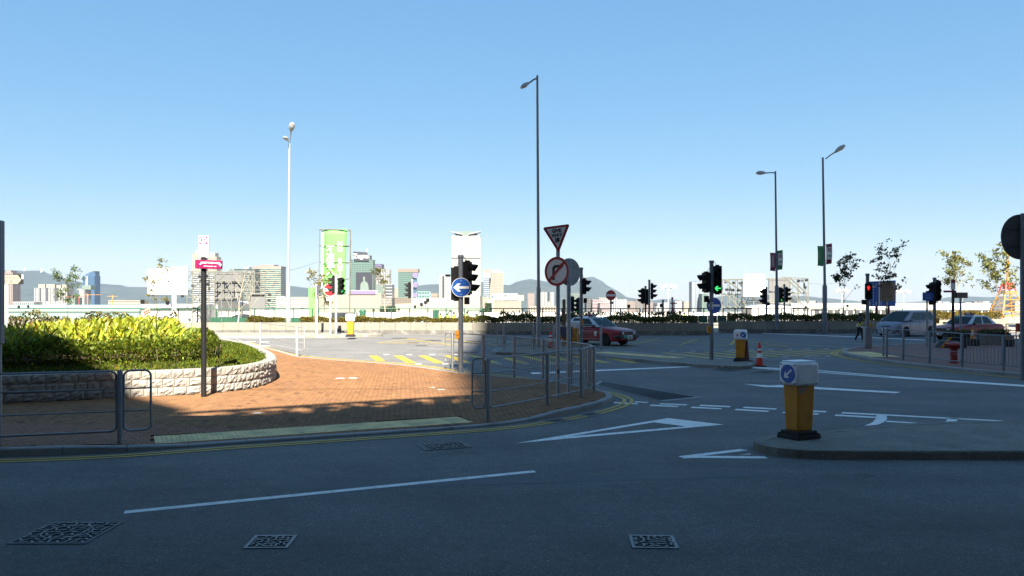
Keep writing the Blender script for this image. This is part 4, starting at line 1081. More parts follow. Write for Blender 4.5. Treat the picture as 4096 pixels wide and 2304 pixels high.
bgsig('small distant signal visible just right of the give way posts', 2290, 1192, 60.5, [(3, 2284, 1216, -70, None)])
bgsig('small distant signal with green light beside the dark hooded signal', 2316, 1190, 62.0, [(3, 2309, 1222, -60, (2, 'man_green'))])
# pedestrian signal on the right corner
b = G(3470, 1392, .12); d = b.y
t = signal('pedestrian signal showing a red man on a thick grey post at right', b, PZ(1094, d), [(2, (0.0, -0.12, PZ(1165, d) - .12), -22, (0, 'man_red'))], box=(-0.2, -0.05, PZ(1209, d) - .12), button=(0.1, -0.05, PZ(1305, d) - .12))
obj('cabinet_post', MB().box((0.0, 0, 0.5), (0.33, 0.3, 1.0)), M['galv'], t, bevel=0.02)
b = Vector((PX(3738, 44), 44, .12)); d = 44
signal('dark signal behind the blue direction sign on the right', b, PZ(1110, d), [(3, (0.20, 0.05, PZ(1162, d) - .12), -8, None), (3, (-0.22, -0.05, PZ(1172, d) - .12), -80, None)], box=(-0.2, 0, PZ(1211, d) - .12), button=(0.1, -0.1, PZ(1283, d) - .12))

# ---- road signs
def rounded_poly(pts, r, n=5):
    out = []; k = len(pts)
    for i in range(k):
        p, a, b_ = Vector((*pts[i], 0)), Vector((*pts[i - 1], 0)), Vector((*pts[(i + 1) % k], 0))
        u, v = (a - p).normalized(), (b_ - p).normalized(); ang = u.angle(v); t = r / math.tan(ang / 2); c = p + (u + v).normalized() * (r / math.sin(ang / 2))
        s_ = p + u * t; e_ = p + v * t
        for q in range(n + 1):
            f = q / n; w_ = (s_ - c).lerp(e_ - c, f); w_ = w_.normalized() * r; out.append((c.x + w_.x, c.y + w_.y))
    return out
def no_entry(t, zc, r_, yaw, y=-0.06):
    s_ = obj('no_entry_disc', disc(MB(), r_, -0.006, 0.006), M['sign_red'], t, loc=(0, y, zc), rot=(0, 0, yaw), smooth=40)
    vs, fs = ring_faces(r_ * 0.95, r_, -0.0085); obj('rim', MB().add(vs, fs), M['sign_white'], s_)
    obj('bar', MB().box((0, -0.008, 0), (r_ * 1.72, 0.006, r_ * 0.42)), M['sign_white'], s_)
    return s_
b = G(2232, 1591, .12); d = b.y
t = thing('give_way_sign', 'red bordered give way triangle above a no right turn disc on one post', 'road sign', b)
obj('pole', MB().lathe([(0.046, -0.05), (0.046, PZ(903, d) - .12), (0.001, PZ(902, d) - .12)], 14), M['sign_pole_grey'], t, smooth=40)
obj('access_door', MB().box((0, -0.046, 0.62), (0.06, 0.012, 0.09)), M['galv_dark'], t)
TY = -R(9)
S_ = 0.335
tri = [(-S_, 0.30), (S_, 0.30), (0, -0.34)]
zc = PZ(955, d) - .12
s_ = obj('triangle_plate', MB().prismY(rounded_poly(tri, 0.035), -0.006, 0.006), M['sign_red'], t, loc=(-0.02, -0.07, zc), rot=(0, R(-5.5), R(-20)))
ti = [(-S_ + 0.095, 0.30 - 0.052), (S_ - 0.095, 0.30 - 0.052), (0, -0.34 + 0.122)]
obj('white_field', MB().prismY(rounded_poly(ti, 0.006), -0.009, -0.0075), M['sign_white'], s_)
text('GIVE', 0.108, M['sign_black'], s_, (0, -0.0105, 0.178), bold=0.006)
text('WAY', 0.108, M['sign_black'], s_, (0, -0.0105, 0.074), bold=0.006)
text('讓', 0.125, M['sign_black'], s_, (0, -0.0105, -0.045), bold=0.0025)
zc = PZ(1086, d) - .12; r_ = 0.338
s_ = obj('no_right_turn_disc', disc(MB(), r_, -0.006, 0.006, 48), M['sign_white'], t, loc=(-0.03, -0.07, zc), rot=(0, 0, R(-37)), smooth=40)
vs, fs = ring_faces(r_ * 0.83, r_ * 1.005, -0.012); obj('red_ring', MB().add(vs, fs), M['sign_red'], s_)
k = 0.045
obj('turn_arrow', MB().prismY([(-0.125, -0.2), (-0.055, -0.2), (-0.055, 0.06), (-0.03, 0.085), (0.10, 0.085), (0.10, 0.045), (0.185, 0.115), (0.10, 0.185), (0.10, 0.15), (-0.06, 0.15), (-0.125, 0.09)], -0.0095, -0.0075), M['sign_black'], s_)
q = 0.707 * 0.285; w_ = 0.707 * 0.032
obj('slash', MB().prismY([(-q - w_, -q + w_), (-q + w_, -q - w_), (q + w_, q - w_), (q - w_, q + w_)], -0.0125, -0.0098), M['sign_red'], s_)
mb = MB()
for z in (0.22, -0.22): mb.lathe([(0.014, 0), (0.014, 0.008)], 8, (0, -0.006, z), R(90))
obj('bolts', mb, M['sign_back'], s_, kind='stuff')
b = G(2275, 1580, .12); d = b.y
t = thing('round_sign', 'grey back of a round traffic sign on the post right of the give way sign', 'road sign', b)
obj('pole', MB().lathe([(0.05, -0.05), (0.05, PZ(1034, d) - .12), (0.03, PZ(1033, d) - .12)], 14), M['sign_pole_grey'], t, smooth=40)
s_ = obj('sign_disc', disc(MB(), 0.335, -0.006, 0.006, 48), M['sign_back'], t, loc=(0.02, 0.075, PZ(1088, d) - .12), rot=(0, 0, R(35)), smooth=40)
obj('channel', MB().box((0, -0.02, 0.15), (0.5, 0.025, 0.04)).box((0, -0.02, -0.15), (0.5, 0.025, 0.04)), M['sign_back'], s_, kind='stuff')
# far-left no entry sign and plain posts
b = G(1321, 1337, .15); d = b.y
t = thing('no_entry_sign', 'sunlit red and white no entry sign with arrow plate on the left', 'road sign', b)
obj('pole', MB().cyl((0, 0, -0.05), (0, 0, PZ(1135, d) - .15), 0.05, n=12), M['white_panel'], t, smooth=40)
no_entry(t, PZ(1159, d) - .15, 0.43, 0)
p_ = obj('arrow_plate', MB().box((0, -0.06, PZ(1196, d) - .15), (0.46, 0.015, 0.22)), M['sign_white'], t)
z = PZ(1196, d) - .15
obj('arrow', MB().prismY([(-0.14, z - .014), (0.06, z - .014), (0.06, z - .05), (0.14, z), (0.06, z + .05), (0.06, z + .014), (-0.14, z + .014)], -0.075, -0.0695), M['sign_black'], p_)
b = G(1266, 1335, .15); d = b.y
t = thing('sign_post', 'plain white post with a sign seen edge on, left of the no entry sign', 'sign post', b)
obj('pole', MB().cyl((0, 0, -0.05), (0, 0, PZ(1137, d) - .15), 0.06, n=12), M['white_panel'], t, smooth=40)
obj('sign_plate', MB().box((0.06, 0, PZ(1160, d) - .15), (0.03, 0.62, 0.6)), M['sign_back'], t)
d = 58.4; b = Vector((PX(2443, d), d, .75))
t = thing('no_entry_sign', 'shaded red no entry sign above the hedge right of the taxi roof', 'road sign', b)
obj('pole', MB().cyl((0, 0, 0), (0, 0, PZ(1165, d) - .75), 0.045, n=12), M['galv'], t, smooth=40)
no_entry(t, PZ(1181, d) - .75, 0.37, R(-25))
obj('small_plate', MB().box((0.05, -0.06, PZ(1211, d) - .75), (0.24, 0.05, 0.17)), M['galv_dark'], t)
# black wayfinding post on the brick paving
def wayfinder(label, b, d, ytop, yneck, finger, scale=1.0, sunlit=True):
    t = thing('wayfinding_sign', label, 'wayfinding sign', b, 0, 'wayfinding posts with purple information panels')
    return t
b = G(815, 1588, .12); d = b.y
t = thing('wayfinding_sign', 'black wayfinding post with purple information panel beside the planter', 'wayfinding sign', b)
zt, zn = PZ(943, d) - .12, PZ(1031, d) - .12
obj('pole', MB().cyl((0, 0, -0.03), (0, 0, zn + 0.02), 0.062, n=16), M['black_metal'], t, smooth=40)
pn = obj('panel', MB().box((0, 0, (zt + zn) / 2), (0.235, 0.05, zt - zn)), M['white_panel'], t, bevel=0.006)
s_ = obj('information_square', MB().box((0, -0.0285, zt - 0.105), (0.195, 0.006, 0.175)), M['purple'], t)
vs, fs = ring_faces(0.058, 0.082, -0.033); o = obj('ring', MB().add([(x, y, z + zt - 0.105) for x, y, z in vs], fs), M['white_panel'], s_)
o = obj('letter_i', MB().prismY([(-0.022, zt - .105 - .048), (0.022, zt - .105 - .048), (0.022, zt - .105 + .02), (-0.022, zt - .105 + .02)], -0.0335, -0.0318).prismY([(0.023 * math.cos(a), zt - .062 + 0.018 * math.sin(a)) for a in [k * 0.524 for k in range(12)]], -0.0335, -0.0318), M['white_panel'], s_)
mb = MB()
for z in (zt - 0.27, zt - 0.31): mb.prismY([(-.006, z - .004), (.006, z - .004), (.006, z + .004), (-.006, z + .004)], -0.0295, -0.0258)
obj('faint_marks', mb, M['galv_light'], t, kind='stuff')
zc = PZ(1058, d) - .12
fb = obj('finger_board', MB().box((0.165, 0, 0), (0.62, 0.06, 0.205)), M['magenta'], t, bevel=0.008, loc=(0.02, -0.09, zc), rot=(0, R(2.0), R(-9)))
obj('rounded_end', MB().lathe([(0.045, -0.101), (0.045, 0.101)], 16, (-0.15, 0, 0)), M['magenta'], fb, smooth=40)
text('中西區海濱長廊-中環段', 0.047, M['white_panel'], fb, (0.19, -0.0325, 0.035), bold=0.0008)
text('C&W District Promenade - Central', 0.032, M['white_panel'], fb, (0.19, -0.0325, -0.04), bold=0.0006, sx=0.68)
obj('arrow', MB().prismY([(0.415, -.012), (0.45, -.012), (0.435, -.035), (0.452, -.035), (0.474, 0), (0.452, .035), (0.435, .035), (0.45, .012), (0.415, .012)], -0.0345, -0.031), M['white_panel'], fb)
obj('wave_logo', MB().prismY([(-0.09, .012), (-0.06, .004), (-0.045, .012), (-0.015, .016), (-0.03, .002), (-0.055, -.012), (-0.07, -.004)], -0.0345, -0.031), M['white_panel'], fb)
b = Vector((PX(3812, 41), 41, .12)); d = 41
t = thing('wayfinding_sign', 'dark purple wayfinding post on the right with a finger pointing left', 'wayfinding sign', b)
zt, zn = PZ(1118, d) - .12, PZ(1158, d) - .12
obj('pole', MB().cyl((0, 0, -0.03), (0, 0, zn), 0.07, n=12), M['black_metal'], t, smooth=40)
obj('panel', MB().box((0, 0, (zt + zn) / 2), (0.21, 0.05, zt - zn)), M['sign_white'], t)
obj('information_square', MB().box((0, -0.03, zt - 0.09), (0.21, 0.012, 0.17)), M['maroon'], t)
obj('finger_board', MB().box((-0.2, -0.08, PZ(1166, d) - .12), (0.62, 0.05, 0.10)), M['maroon'], t, bevel=0.006)
d = 63; b = Vector((PX(2689, d), d, .3))
t = thing('wayfinding_sign', 'distant purple wayfinding post beyond the hedge at the centre right', 'wayfinding sign', b)
zt, zn = PZ(1189, d) - .3, PZ(1210, d) - .3
obj('pole', MB().cyl((0, 0, 0), (0, 0, zn), 0.05, n=10), M['maroon'], t, smooth=40)
obj('panel', MB().box((0, 0, (zt + zn) / 2), (0.15, 0.05, zt - zn)), M['sign_white'], t)
obj('information_square', MB().box((0, -0.03, zt - 0.08), (0.15, 0.012, 0.16)), M['maroon'], t)
obj('finger_board', MB().box((0.1, -0.08, PZ(1213, d) - .3), (0.5, 0.05, 0.10)), M['maroon'], t)
# street name sign at the left
d = 33.5; b = Vector((PX(24, d), d, 0.3))
t = thing('street_name_sign', 'white street name sign with black pointed end on a white post, far left', 'street sign', b)
mb = MB().cyl((0.03, 0, 0), (0.03, 0, PZ(1138, d) - .3), 0.07, n=12)
obj('post', mb, M['white_panel'], t, smooth=40)
obj('post', MB().cyl((-1.4, 0, 0), (-1.4, 0, PZ(1138, d) - .3), 0.07, n=12), M['white_panel'], t, smooth=40)
zc = PZ(1118, d) - .3; hh = 0.19
bd = obj('name_board', MB().prismY([(-1.9, -hh), (0.73, -hh), (0.73, hh), (-1.9, hh)], -0.05, -0.03), M['sign_black'], t, loc=(0, 0, zc))
obj('white_field', MB().prismY([(-1.88, -hh + .012), (0.51, -hh + .012), (0.65, -0.01), (0.51, hh - .012), (-1.88, hh - .012)], -0.053, -0.051), M['cream'], bd)
obj('corner_patch', MB().prismY([(0.67, 0.02), (0.735, 0.02), (0.735, hh + .003), (0.67, hh + .003)], -0.053, -0.051), M['white_panel'], bd)
text('Lung Wo Road', 0.15, M['grey_dark'], bd, (0.47, -0.055, 0.075), align='RIGHT')
text('龍 和 道', 0.15, M['grey_dark'], bd, (0.30, -0.055, -0.085), align='RIGHT')
# big round sign, its dark back at the right edge
d = 23.9; b = Vector((PX(4089.5, d), d, .12))
t = thing('round_sign', 'large round sign seen from its dark back at the right edge', 'road sign', b)
obj('pole', MB().lathe([(0.062, -0.05), (0.062, PZ(855, d) - .12), (0.03, PZ(853, d) - .12)], 14), M['galv_dark'], t, smooth=40)
s_ = obj('sign_disc', disc(MB(), 0.655, -0.008, 0.008, 56), M['sign_back_dark'], t, loc=(-0.01, 0.09, PZ(947, d) - .12), rot=(0, 0, R(12)), smooth=40)
mb = MB()
for z in (-0.25, 0.25): mb.box((0, -0.025, z), (0.9, 0.03, 0.05))
obj('channel', mb, M['sign_back_dark'], s_, kind='stuff')
# post with sign box at the left edge
d = 13.0; b = Vector((PX(-8, d), d, .12))
t = thing('sign_post', 'grey post with a dark sign seen edge on at the far left edge', 'sign post', b)
obj('pole', MB().cyl((0, 0, -0.05), (0, 0, PZ(905, d) - .12), 0.055, n=14), M['galv'], t, smooth=40)
obj('sign_plate', MB().box((0.0, -0.03, PZ(1130, d) - .12), (0.18, 0.14, 1.95)), M['galv_dark'], t, bevel=0.02)
# blue direction sign (arrow shaped) and white street sign at right
d = 40; b = Vector((PX(3708, d), d, .12))
t = thing('direction_sign', 'small blue pointed direction sign on a grey post at right', 'road sign', b)
obj('pole', MB().cyl((0, 0, -0.05), (0, 0, PZ(1200, d) - .12), 0.045, n=12), M['galv'], t, smooth=40)
zc = PZ(1186, d) - .12
bd = obj('sign_board', MB().prismY([(-0.24, -.2), (0.24, -.2), (0.31, 0), (0.24, .2), (-0.24, .2)], -0.06, -0.045), M['sign_blue'], t, loc=(0, 0, zc))
mb = MB()
for z in (.1, .03, -.04, -.1): mb.bx(-0.1, 0.16, -0.0635, -0.0605, z - .008, z + .008)
obj('faint_print', mb, M['galv_light'], bd, kind='stuff')
d = 46; b = Vector((PX(3842, d), d, .12))
t = thing('street_name_sign', 'white street name sign on a grey post between the two right trees', 'street sign', b)
obj('post', MB().cyl((0, 0, -0.05), (0, 0, PZ(1188, d) - .12), 0.06, n=12), M['galv'], t, smooth=40)
bd = obj('name_board', MB().bx(-0.36, 0.38, -0.05, -0.03, -.155, .155), M['sign_black'], t, loc=(0, 0, PZ(1181, d) - .12))
obj('white_field', MB().bx(-0.22, 0.34, -0.053, -0.0505, -.125, .125), M['beige'], bd)
text('Lung Wo Road', 0.075, M['grey_dark'], bd, (0.06, -0.055, 0.05))
text('龍和道', 0.085, M['grey_dark'], bd, (0.06, -0.055, -0.055))
# big blue lane sign
d = 63.5; b = Vector((PX(3526, d), d, .5))
t = thing('lane_direction_sign', 'large blue lane sign with pale panel behind the red man signal', 'road sign', b)
for px in (3508, 3556): obj('leg', MB().cyl((PX(px, d) - b.x, 0.08, 0), (PX(px, d) - b.x, 0.08, PZ(1130, d) - .5), 0.10, n=12), M['maroon'], t, smooth=40)
x0, x1 = PX(3468, d) - b.x, PX(3582, d) - b.x; z0, z1 = PZ(1226, d) - .5, PZ(1124, d) - .5
bd = obj('sign_board', MB().prismY([(x0, z0), (x1, z0 + .02), (x1, z1 + .05), (x0, z1 - .05)], -0.05, 0.0), M['sign_blue'], t)
xm = PX(3514, d) - b.x
obj('edge_line', MB().bx(xm, xm + .07, -0.056, -0.0505, z0 + .03, z1 - .03), M['sign_white'], bd)
obj('edge_line', MB().bx(xm + .16, xm + .2, -0.056, -0.0505, z0 + .03, z1 - .03), M['sign_white'], bd)
xp = PX(3519, d) - b.x
fld = obj('pale_field', MB().bx(xp, x1 - .08, -0.058, -0.0505, z0 + .42, z1 - .09), M['beige'], bd)
rows = ['Central', 'Sheung Wan', 'Western', '中環', '上環 西環']
for k, s__ in enumerate(rows): text(s__, 0.22, M['sign_black'], bd, ((xp + x1) / 2 - .1, -0.0600, z1 - .25 - k * 0.245), sx=0.9)
mb = MB()
for k in range(7): mb.bx(x0 + .44, x0 + .48, -0.056, -0.0505, z0 + .1 + k * .22, z0 + .22 + k * .22)
obj('lane_dashes', mb, M['sign_white'], bd, kind='stuff')
for xx in (x0 + .20, x0 + .68, xp + .55):
    obj('arrow', MB().prismY([(xx - .02, z0 + .06), (xx + .02, z0 + .06), (xx + .02, z0 + .25), (xx + .07, z0 + .25), (xx, z0 + .36), (xx - .07, z0 + .25), (xx - .02, z0 + .25)], -0.056, -0.0505), M['sign_white'], bd)
text('Wan Chai', 0.14, M['sign_white'], bd, (x0 + .52, -0.056, z1 - .22)); text('灣仔', 0.2, M['sign_white'], bd, (x0 + .52, -0.056, z1 - .45))
# tilted pink notice above the planter
p = P(587, 1249, 27.0)
t = thing('notice_board', 'small tilted pink notice on a stake above the lilies', 'notice', (p.x, p.y, 0.85))
rod('stake', (p.x, p.y + .02, 0.85), (p.x, p.y + .02, p.z), 0.012, M['bark'], t)
bd = obj('board', MB().box((0, 0, 0), (0.26, 0.015, 0.20)), M['pink_sign'], t, loc=(0, 0, p.z - .85), rot=(0, R(-24), 0))
mb = MB()
for i in range(3):
    for j in range(2): mb.box((-0.07 + .07 * i, -0.0095, 0.035 - .07 * j), (0.05, 0.003, 0.05))
obj('red_print', mb, M['crane_red'], bd, kind='stuff')

# ---- lamp posts
def lamp_post(label, b, d, ytop, yjoint, r0, r1, arms, m, lean=0.0, group='tall street lamps', banners=None):
    t = thing('street_lamp', label, 'street lamp', b, 0, group)
    hj, ht = PZ(yjoint, d) - b.z, PZ(ytop, d) - b.z
    obj('base_column', MB().lathe([(r0, -0.05), (r0, hj), (r1 * 1.25, hj + 0.12)], 16), M[m], t, smooth=40)
    obj('pole', MB().cyl((0, 0, hj + .1), (lean, 0, ht), r1, r1 * 0.72, n=14), M[m], t, smooth=40)
    obj('inspection_door', MB().box((0, -r0, 0.7), (r0 * 0.9, 0.02, 0.45)), M[m], t)
    for (ax, ay, z0_, ex, ey, z1_, hl) in arms:
        p, q = Vector((ax, ay, z0_ - b.z)), Vector((ex, ey, z1_ - b.z)); dv = (q - p).normalized()
        obj('arm', MB().tube([p, p.lerp(q, .5) + Vector((0, 0, .03)), q], 0.042, 8), M[m], t, smooth=60)
        side = dv.cross(Vector((0, 0, 1))).normalized(); up = side.cross(dv).normalized(); mm = Matrix((dv, side, up)).transposed()
        vs = []; prof = [(0, .06, .06, .05), (.12, .13, .11, .08), (.38, .22, .17, .12), (.65, .24, .18, .13), (.88, .19, .12, .10), (1.0, .06, .03, .03)]; N = 12
        for s_, w_, u_, l_ in prof:
            for k in range(N):
                a = 2 * math.pi * k / N; vs.append(q + mm @ Vector((s_ * hl, w_ * hl / .8 * math.cos(a), (u_ if math.sin(a) > 0 else l_) * hl / .8 * math.sin(a))))
        fs = [(i * N + k, i * N + (k + 1) % N, (i + 1) * N + (k + 1) % N, (i + 1) * N + k) for i in range(len(prof) - 1) for k in range(N)] + [tuple(range(N - 1, -1, -1)), tuple(range((len(prof) - 1) * N, len(prof) * N))]
        hd = obj('lamp_head', MB().add(vs, fs), M['sign_back' if m != 'white_panel' else 'galv_light'], t, smooth=50)
        c = q + mm @ Vector((.55 * hl, 0, -0.13 * hl))
        obj('glass', MB().lathe([(.001, -.05 * hl), (.1 * hl, -.04 * hl), (.14 * hl, 0)], 12, (c.x, c.y, c.z)), M['lamp_glass'], hd, smooth=50)
    return t
b = G(2154, 1388, .12); d = b.y
lamp_post('tallest grey street lamp on the refuge island, arm pointing left', b, d, 302, 1157, 0.105, 0.075, [(-0.06, 0, PZ(312, d), PX(2118, d) - b.x, -0.15, PZ(334, d), 0.56)], 'galv', lean=-0.06)
d = 58.2; b = Vector((PX(1153, d), d, .75))
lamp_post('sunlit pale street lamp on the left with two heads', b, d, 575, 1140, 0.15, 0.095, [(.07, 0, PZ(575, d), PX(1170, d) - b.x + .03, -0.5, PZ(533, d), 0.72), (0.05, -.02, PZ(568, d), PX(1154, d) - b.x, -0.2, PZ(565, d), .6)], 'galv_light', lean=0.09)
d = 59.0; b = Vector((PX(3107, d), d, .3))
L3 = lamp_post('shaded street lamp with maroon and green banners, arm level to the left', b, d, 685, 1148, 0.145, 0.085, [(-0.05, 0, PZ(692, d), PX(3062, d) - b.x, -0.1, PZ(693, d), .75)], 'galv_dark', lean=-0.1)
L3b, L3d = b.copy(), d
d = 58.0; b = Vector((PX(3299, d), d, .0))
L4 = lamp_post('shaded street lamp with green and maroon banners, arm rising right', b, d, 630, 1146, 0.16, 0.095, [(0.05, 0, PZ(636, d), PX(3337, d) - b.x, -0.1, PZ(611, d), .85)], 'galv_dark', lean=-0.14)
L4b, L4d = b.copy(), d
def banner(label, px0, px1, y0, y1, d, side, kind, px_pole):
    x0, x1 = PX(px0, d), PX(px1, d); z0, z1 = PZ(y1, d), PZ(y0, d); yy = d - 0.02
    t = thing('lamp_banner', label, 'banner', ((x0 + x1) / 2, yy, z0), 0, 'banners hung on the street lamps')
    w_ = x1 - x0; n = 8; vs = []
    for j in range(n + 1):
        for i in range(5):
            u = i / 4; v = j / n
            vs.append((-w_ / 2 + w_ * u + 0.03 * math.sin(v * 3), 0.05 * math.sin(u * 3.1 + v * 2.0), (z1 - z0) * v + 0.06 * u * (1 if side > 0 else -1)))
    fs = [(j * 5 + i, j * 5 + i + 1, (j + 1) * 5 + i + 1, (j + 1) * 5 + i) for j in range(n) for i in range(4)]
    sh = MB().add(vs, fs)
    o = obj('cloth', sh, M[kind], t, smooth=60); s2 = o.modifiers.new('thick', 'SOLIDIFY'); s2.thickness = 0.01
    xp = PX(px_pole, d) - t.location.x
    xe = -w_ / 2 if side < 0 else w_ / 2
    for z in (0.02, z1 - z0 - 0.02):
        rod('banner_arm', (xp, 0.03, z), (xe, 0.03, z + (0.05 if side > 0 else -0.02)), 0.014, M['galv_dark'], t, world=False)
    return t, w_, z1 - z0
t, w_, h_ = banner('maroon banner with white characters on the left side of the left bannered lamp', 3080, 3100, 1010, 1082, L3d, -1, 'maroon', 3104)
text('家是香港', 0.24, M['sign_white'], t, (0.0, -0.075, h_ / 2), vertical=True)
def logo_banner(label, px0, px1, y0, y1, d, kind, px_pole):
    t, w_, h_ = banner(label, px0, px1, y0, y1, d, 1, kind, px_pole)
    o = obj('white_field', MB().bx(-w_ * .42, w_ * .46, -0.085, -0.08, h_ * .25, h_ * .86), M['sign_white'], t)
    text('家', w_ * .85, M['banner_red'], o, (0.02, -0.09, h_ * .70), bold=0.004)
    text('HK', w_ * .62, M['banner_green'], o, (0.02, -0.09, h_ * .42), bold=0.008)
    obj('rule', MB().bx(-w_ * .34, w_ * .36, -0.09, -0.086, h_ * .30, h_ * .315), M['banner_red'], o)
    return t
logo_banner('green banner with a white panel on the right side of the left bannered lamp', 3109, 3129, 1003, 1081, L3d, 'banner_green', 3104)
t, w_, h_ = banner('green banner on the left side of the right bannered lamp', 3270, 3291, 983, 1062, L4d, -1, 'banner_green', 3296)
text('家是香港', 0.17, M['galv_light'], t, (-.04, -0.075, h_ / 2), vertical=True)
logo_banner('maroon banner with a white panel on the right side of the right bannered lamp', 3304, 3326, 977, 1058, L4d, 'banner_red', 3296)
# distant mast lamps
def mast(label, px, ytop, d, two=True):
    b = Vector((PX(px, d), d, 0)); t = thing('mast_light', label, 'mast light', b, 0, 'slim floodlight masts by the waterfront'); z = PZ(ytop, d)
    obj('mast', MB().cyl((0, 0, 0), (0, 0, z - .3), 0.11, 0.06, n=8), M['galv_light'], t, smooth=40)
    for s_ in (-1, 1):
        obj('floodlight', MB().box((s_ * .55, 0, z), (.75, .5, .38), 0, 0, R(18 * s_)), M['sign_white'], t, bevel=.04)
        rod('arm', (0, 0, z - .5), (s_ * .45, 0, z - .1), .04, M['galv_light'], t, world=False)
mast('white twin floodlight mast beyond the fence at the centre right', 2673, 1146, 95)
mast('white twin floodlight mast behind the dark right hand tree', 3367, 1163, 110)
mast('white twin floodlight mast right of the blue lane sign', 3613, 1166, 110)

# ---- bollards, cones, barriers
def bollard(label, b, rz, s=1.0, sticker=False, twisted=0.0):
    t = thing('traffic_bollard', label, 'bollard', b, rz, 'orange and white illuminated traffic bollards')
    hb = .205 * s
    mb = MB().box((0, 0, .03 * s), (.52 * s, .46 * s, .06 * s)).box((0, 0, .09 * s), (.44 * s, .38 * s, .07 * s))
    for k in (-1, 1):
        for q in (-1, 1): mb.cyl((k * .23 * s, q * .2 * s, .06 * s), (k * .23 * s, q * .2 * s, .085 * s), .025 * s, n=6)
    obj('base', mb, M['rubber'], t, bevel=.01)
    vs = []
    for z, a, c in ((.12, .165, .14), (.88, .198, .165)):
        vs += [(-a * s, -c * s, z * s), (a * s, -c * s, z * s), (a * s, c * s, z * s), (-a * s, c * s, z * s)]
    o = obj('body', MB().add(vs, [(0, 1, 5, 4), (1, 2, 6, 5), (2, 3, 7, 6), (3, 0, 4, 7), (4, 5, 6, 7), (3, 2, 1, 0)]), M['orange'], t, bevel=.03 * s)
    bx_ = obj('light_box', MB().box((0, 0, 1.06 * s), (.50 * s, .40 * s, .38 * s)), M['box_white'], t, bevel=.045 * s)
    obj('lid', MB().box((0, 0, 1.258 * s), (.43 * s, .33 * s, .02 * s)), M['box_white'], bx_, bevel=.008)
    return t
nb = G(3200, 1752, .135)
t = bollard('near orange bollard with white box and blue arrow disc on the right traffic island', (nb.x, nb.y + .05, .135), R(28), 1.0)
def box_disc(t, xoff, y, z, r_, yaw):
    o = obj('blue_disc', MB().lathe([(r_, 0), (r_, .004)], 36, (0, 0, 0), R(90)), M['sign_blue'], t, loc=(xoff, y, z), rot=(0, 0, yaw), smooth=40)
    c_, s2 = math.cos(R(42)), math.sin(R(42))
    obj('arrow', MB().prismY([((x * c_ - q * s2) * r_ * .85, (x * s2 + q * c_) * r_ * .85) for x, q in ARROW], -.0075, -.0045), M['sign_white'], o)
    return o
box_disc(t, -.252, 0.0, 1.06, .15, R(-90))
mb = MB()
for z in (.91, 1.21):
    for y in (-.145, .145): mb.lathe([(.016, 0), (.016, .008)], 8, (-.25, y, z), R(90), R(-90))
for x in (-.05, .18): mb.lathe([(.012, 0), (.012, .01)], 8, (x, -.2, .893), R(90))
obj('bolts', mb, M['galv_dark'], t, kind='stuff')
obj('torn_sticker', MB().box((-.09, -.163, .80), (.2, .004, .075), 0, 0, R(-28)).box((-.12, -.1632, .82), (.12, .004, .06), 0, 0, R(10)), M['sticker_brown'], t)
obj('torn_sticker', MB().box((-.08, -.1605, .69), (.1, .004, .06), 0, 0, R(4)), M['orange_frame'], t)
b = G(2962, 1444, .12)
t = bollard('small orange and white bollard on the tip of the refuge island', b, R(-22), .92)
box_disc(t, .12, -.188, .985, .105, 0)
obj('red_badge', MB().lathe([(.03, 0), (.03, .006)], 10, (-.1, -.185, .97), R(90)), M['sign_red'], t)
b = G(2301, 1378, .12)
bollard('orange and white bollard half hidden behind the give way posts', b, R(-10), .95)
b = G(1402, 1347, .15)
t = bollard('sunlit orange and white bollard on the far kerb by the wall', (b.x, b.y, .15), R(4), 1.1)
def cone(label, b, h, m='cone_red', collar=True, tilt=0.0, dark=False):
    t = thing('traffic_cone', label, 'traffic cone', b, rnd.uniform(0, 1), 'traffic cones')
    t.rotation_euler.y = tilt
    r = h * .17
    rad = lambda z: r * (1 - .78 * z / h)
    obj('base', MB().box((0, 0, .02), (r * 2.6, r * 2.6, .045)), M['rubber' if not dark else m], t, bevel=.01)
    zs = [.04, .36 * h, .38 * h, .80 * h, .82 * h, h]
    obj('cone', MB().lathe([(rad(.04), .04), (rad(.37 * h), .37 * h)], 18), M[m], t, smooth=40)
    obj('reflective_band', MB().lathe([(rad(.37 * h), .37 * h), (rad(.76 * h), .76 * h)], 18), M['sign_white' if not dark else m], t, smooth=40)
    if not dark:
        obj('red_stripe', MB().lathe([(rad(.60 * h) + .004, .56 * h), (rad(.66 * h) + .004, .67 * h)], 18), M[m], t, smooth=40)
    obj('tip', MB().lathe([(rad(.76 * h) * 1.12, .76 * h), (rad(h) * 1.15, h * .99), (rad(h) * .8, h)], 18), M[m], t, smooth=40)
    return t
b = G(3038, 1466, 0)
cone('red and white traffic cone standing in front of the small bollard', (b.x, b.y, 0), .86)
b = G(2984, 1444, .12)
cone('worn dark red traffic cone leaning behind the small bollard', (b.x, b.y, .12), .78, 'cone_old', dark=True, tilt=R(3))
b = G(2212, 1392, .12)
cone('red and white cone beside the black and yellow barrier', (b.x - .1, b.y + .2, .12), .80)
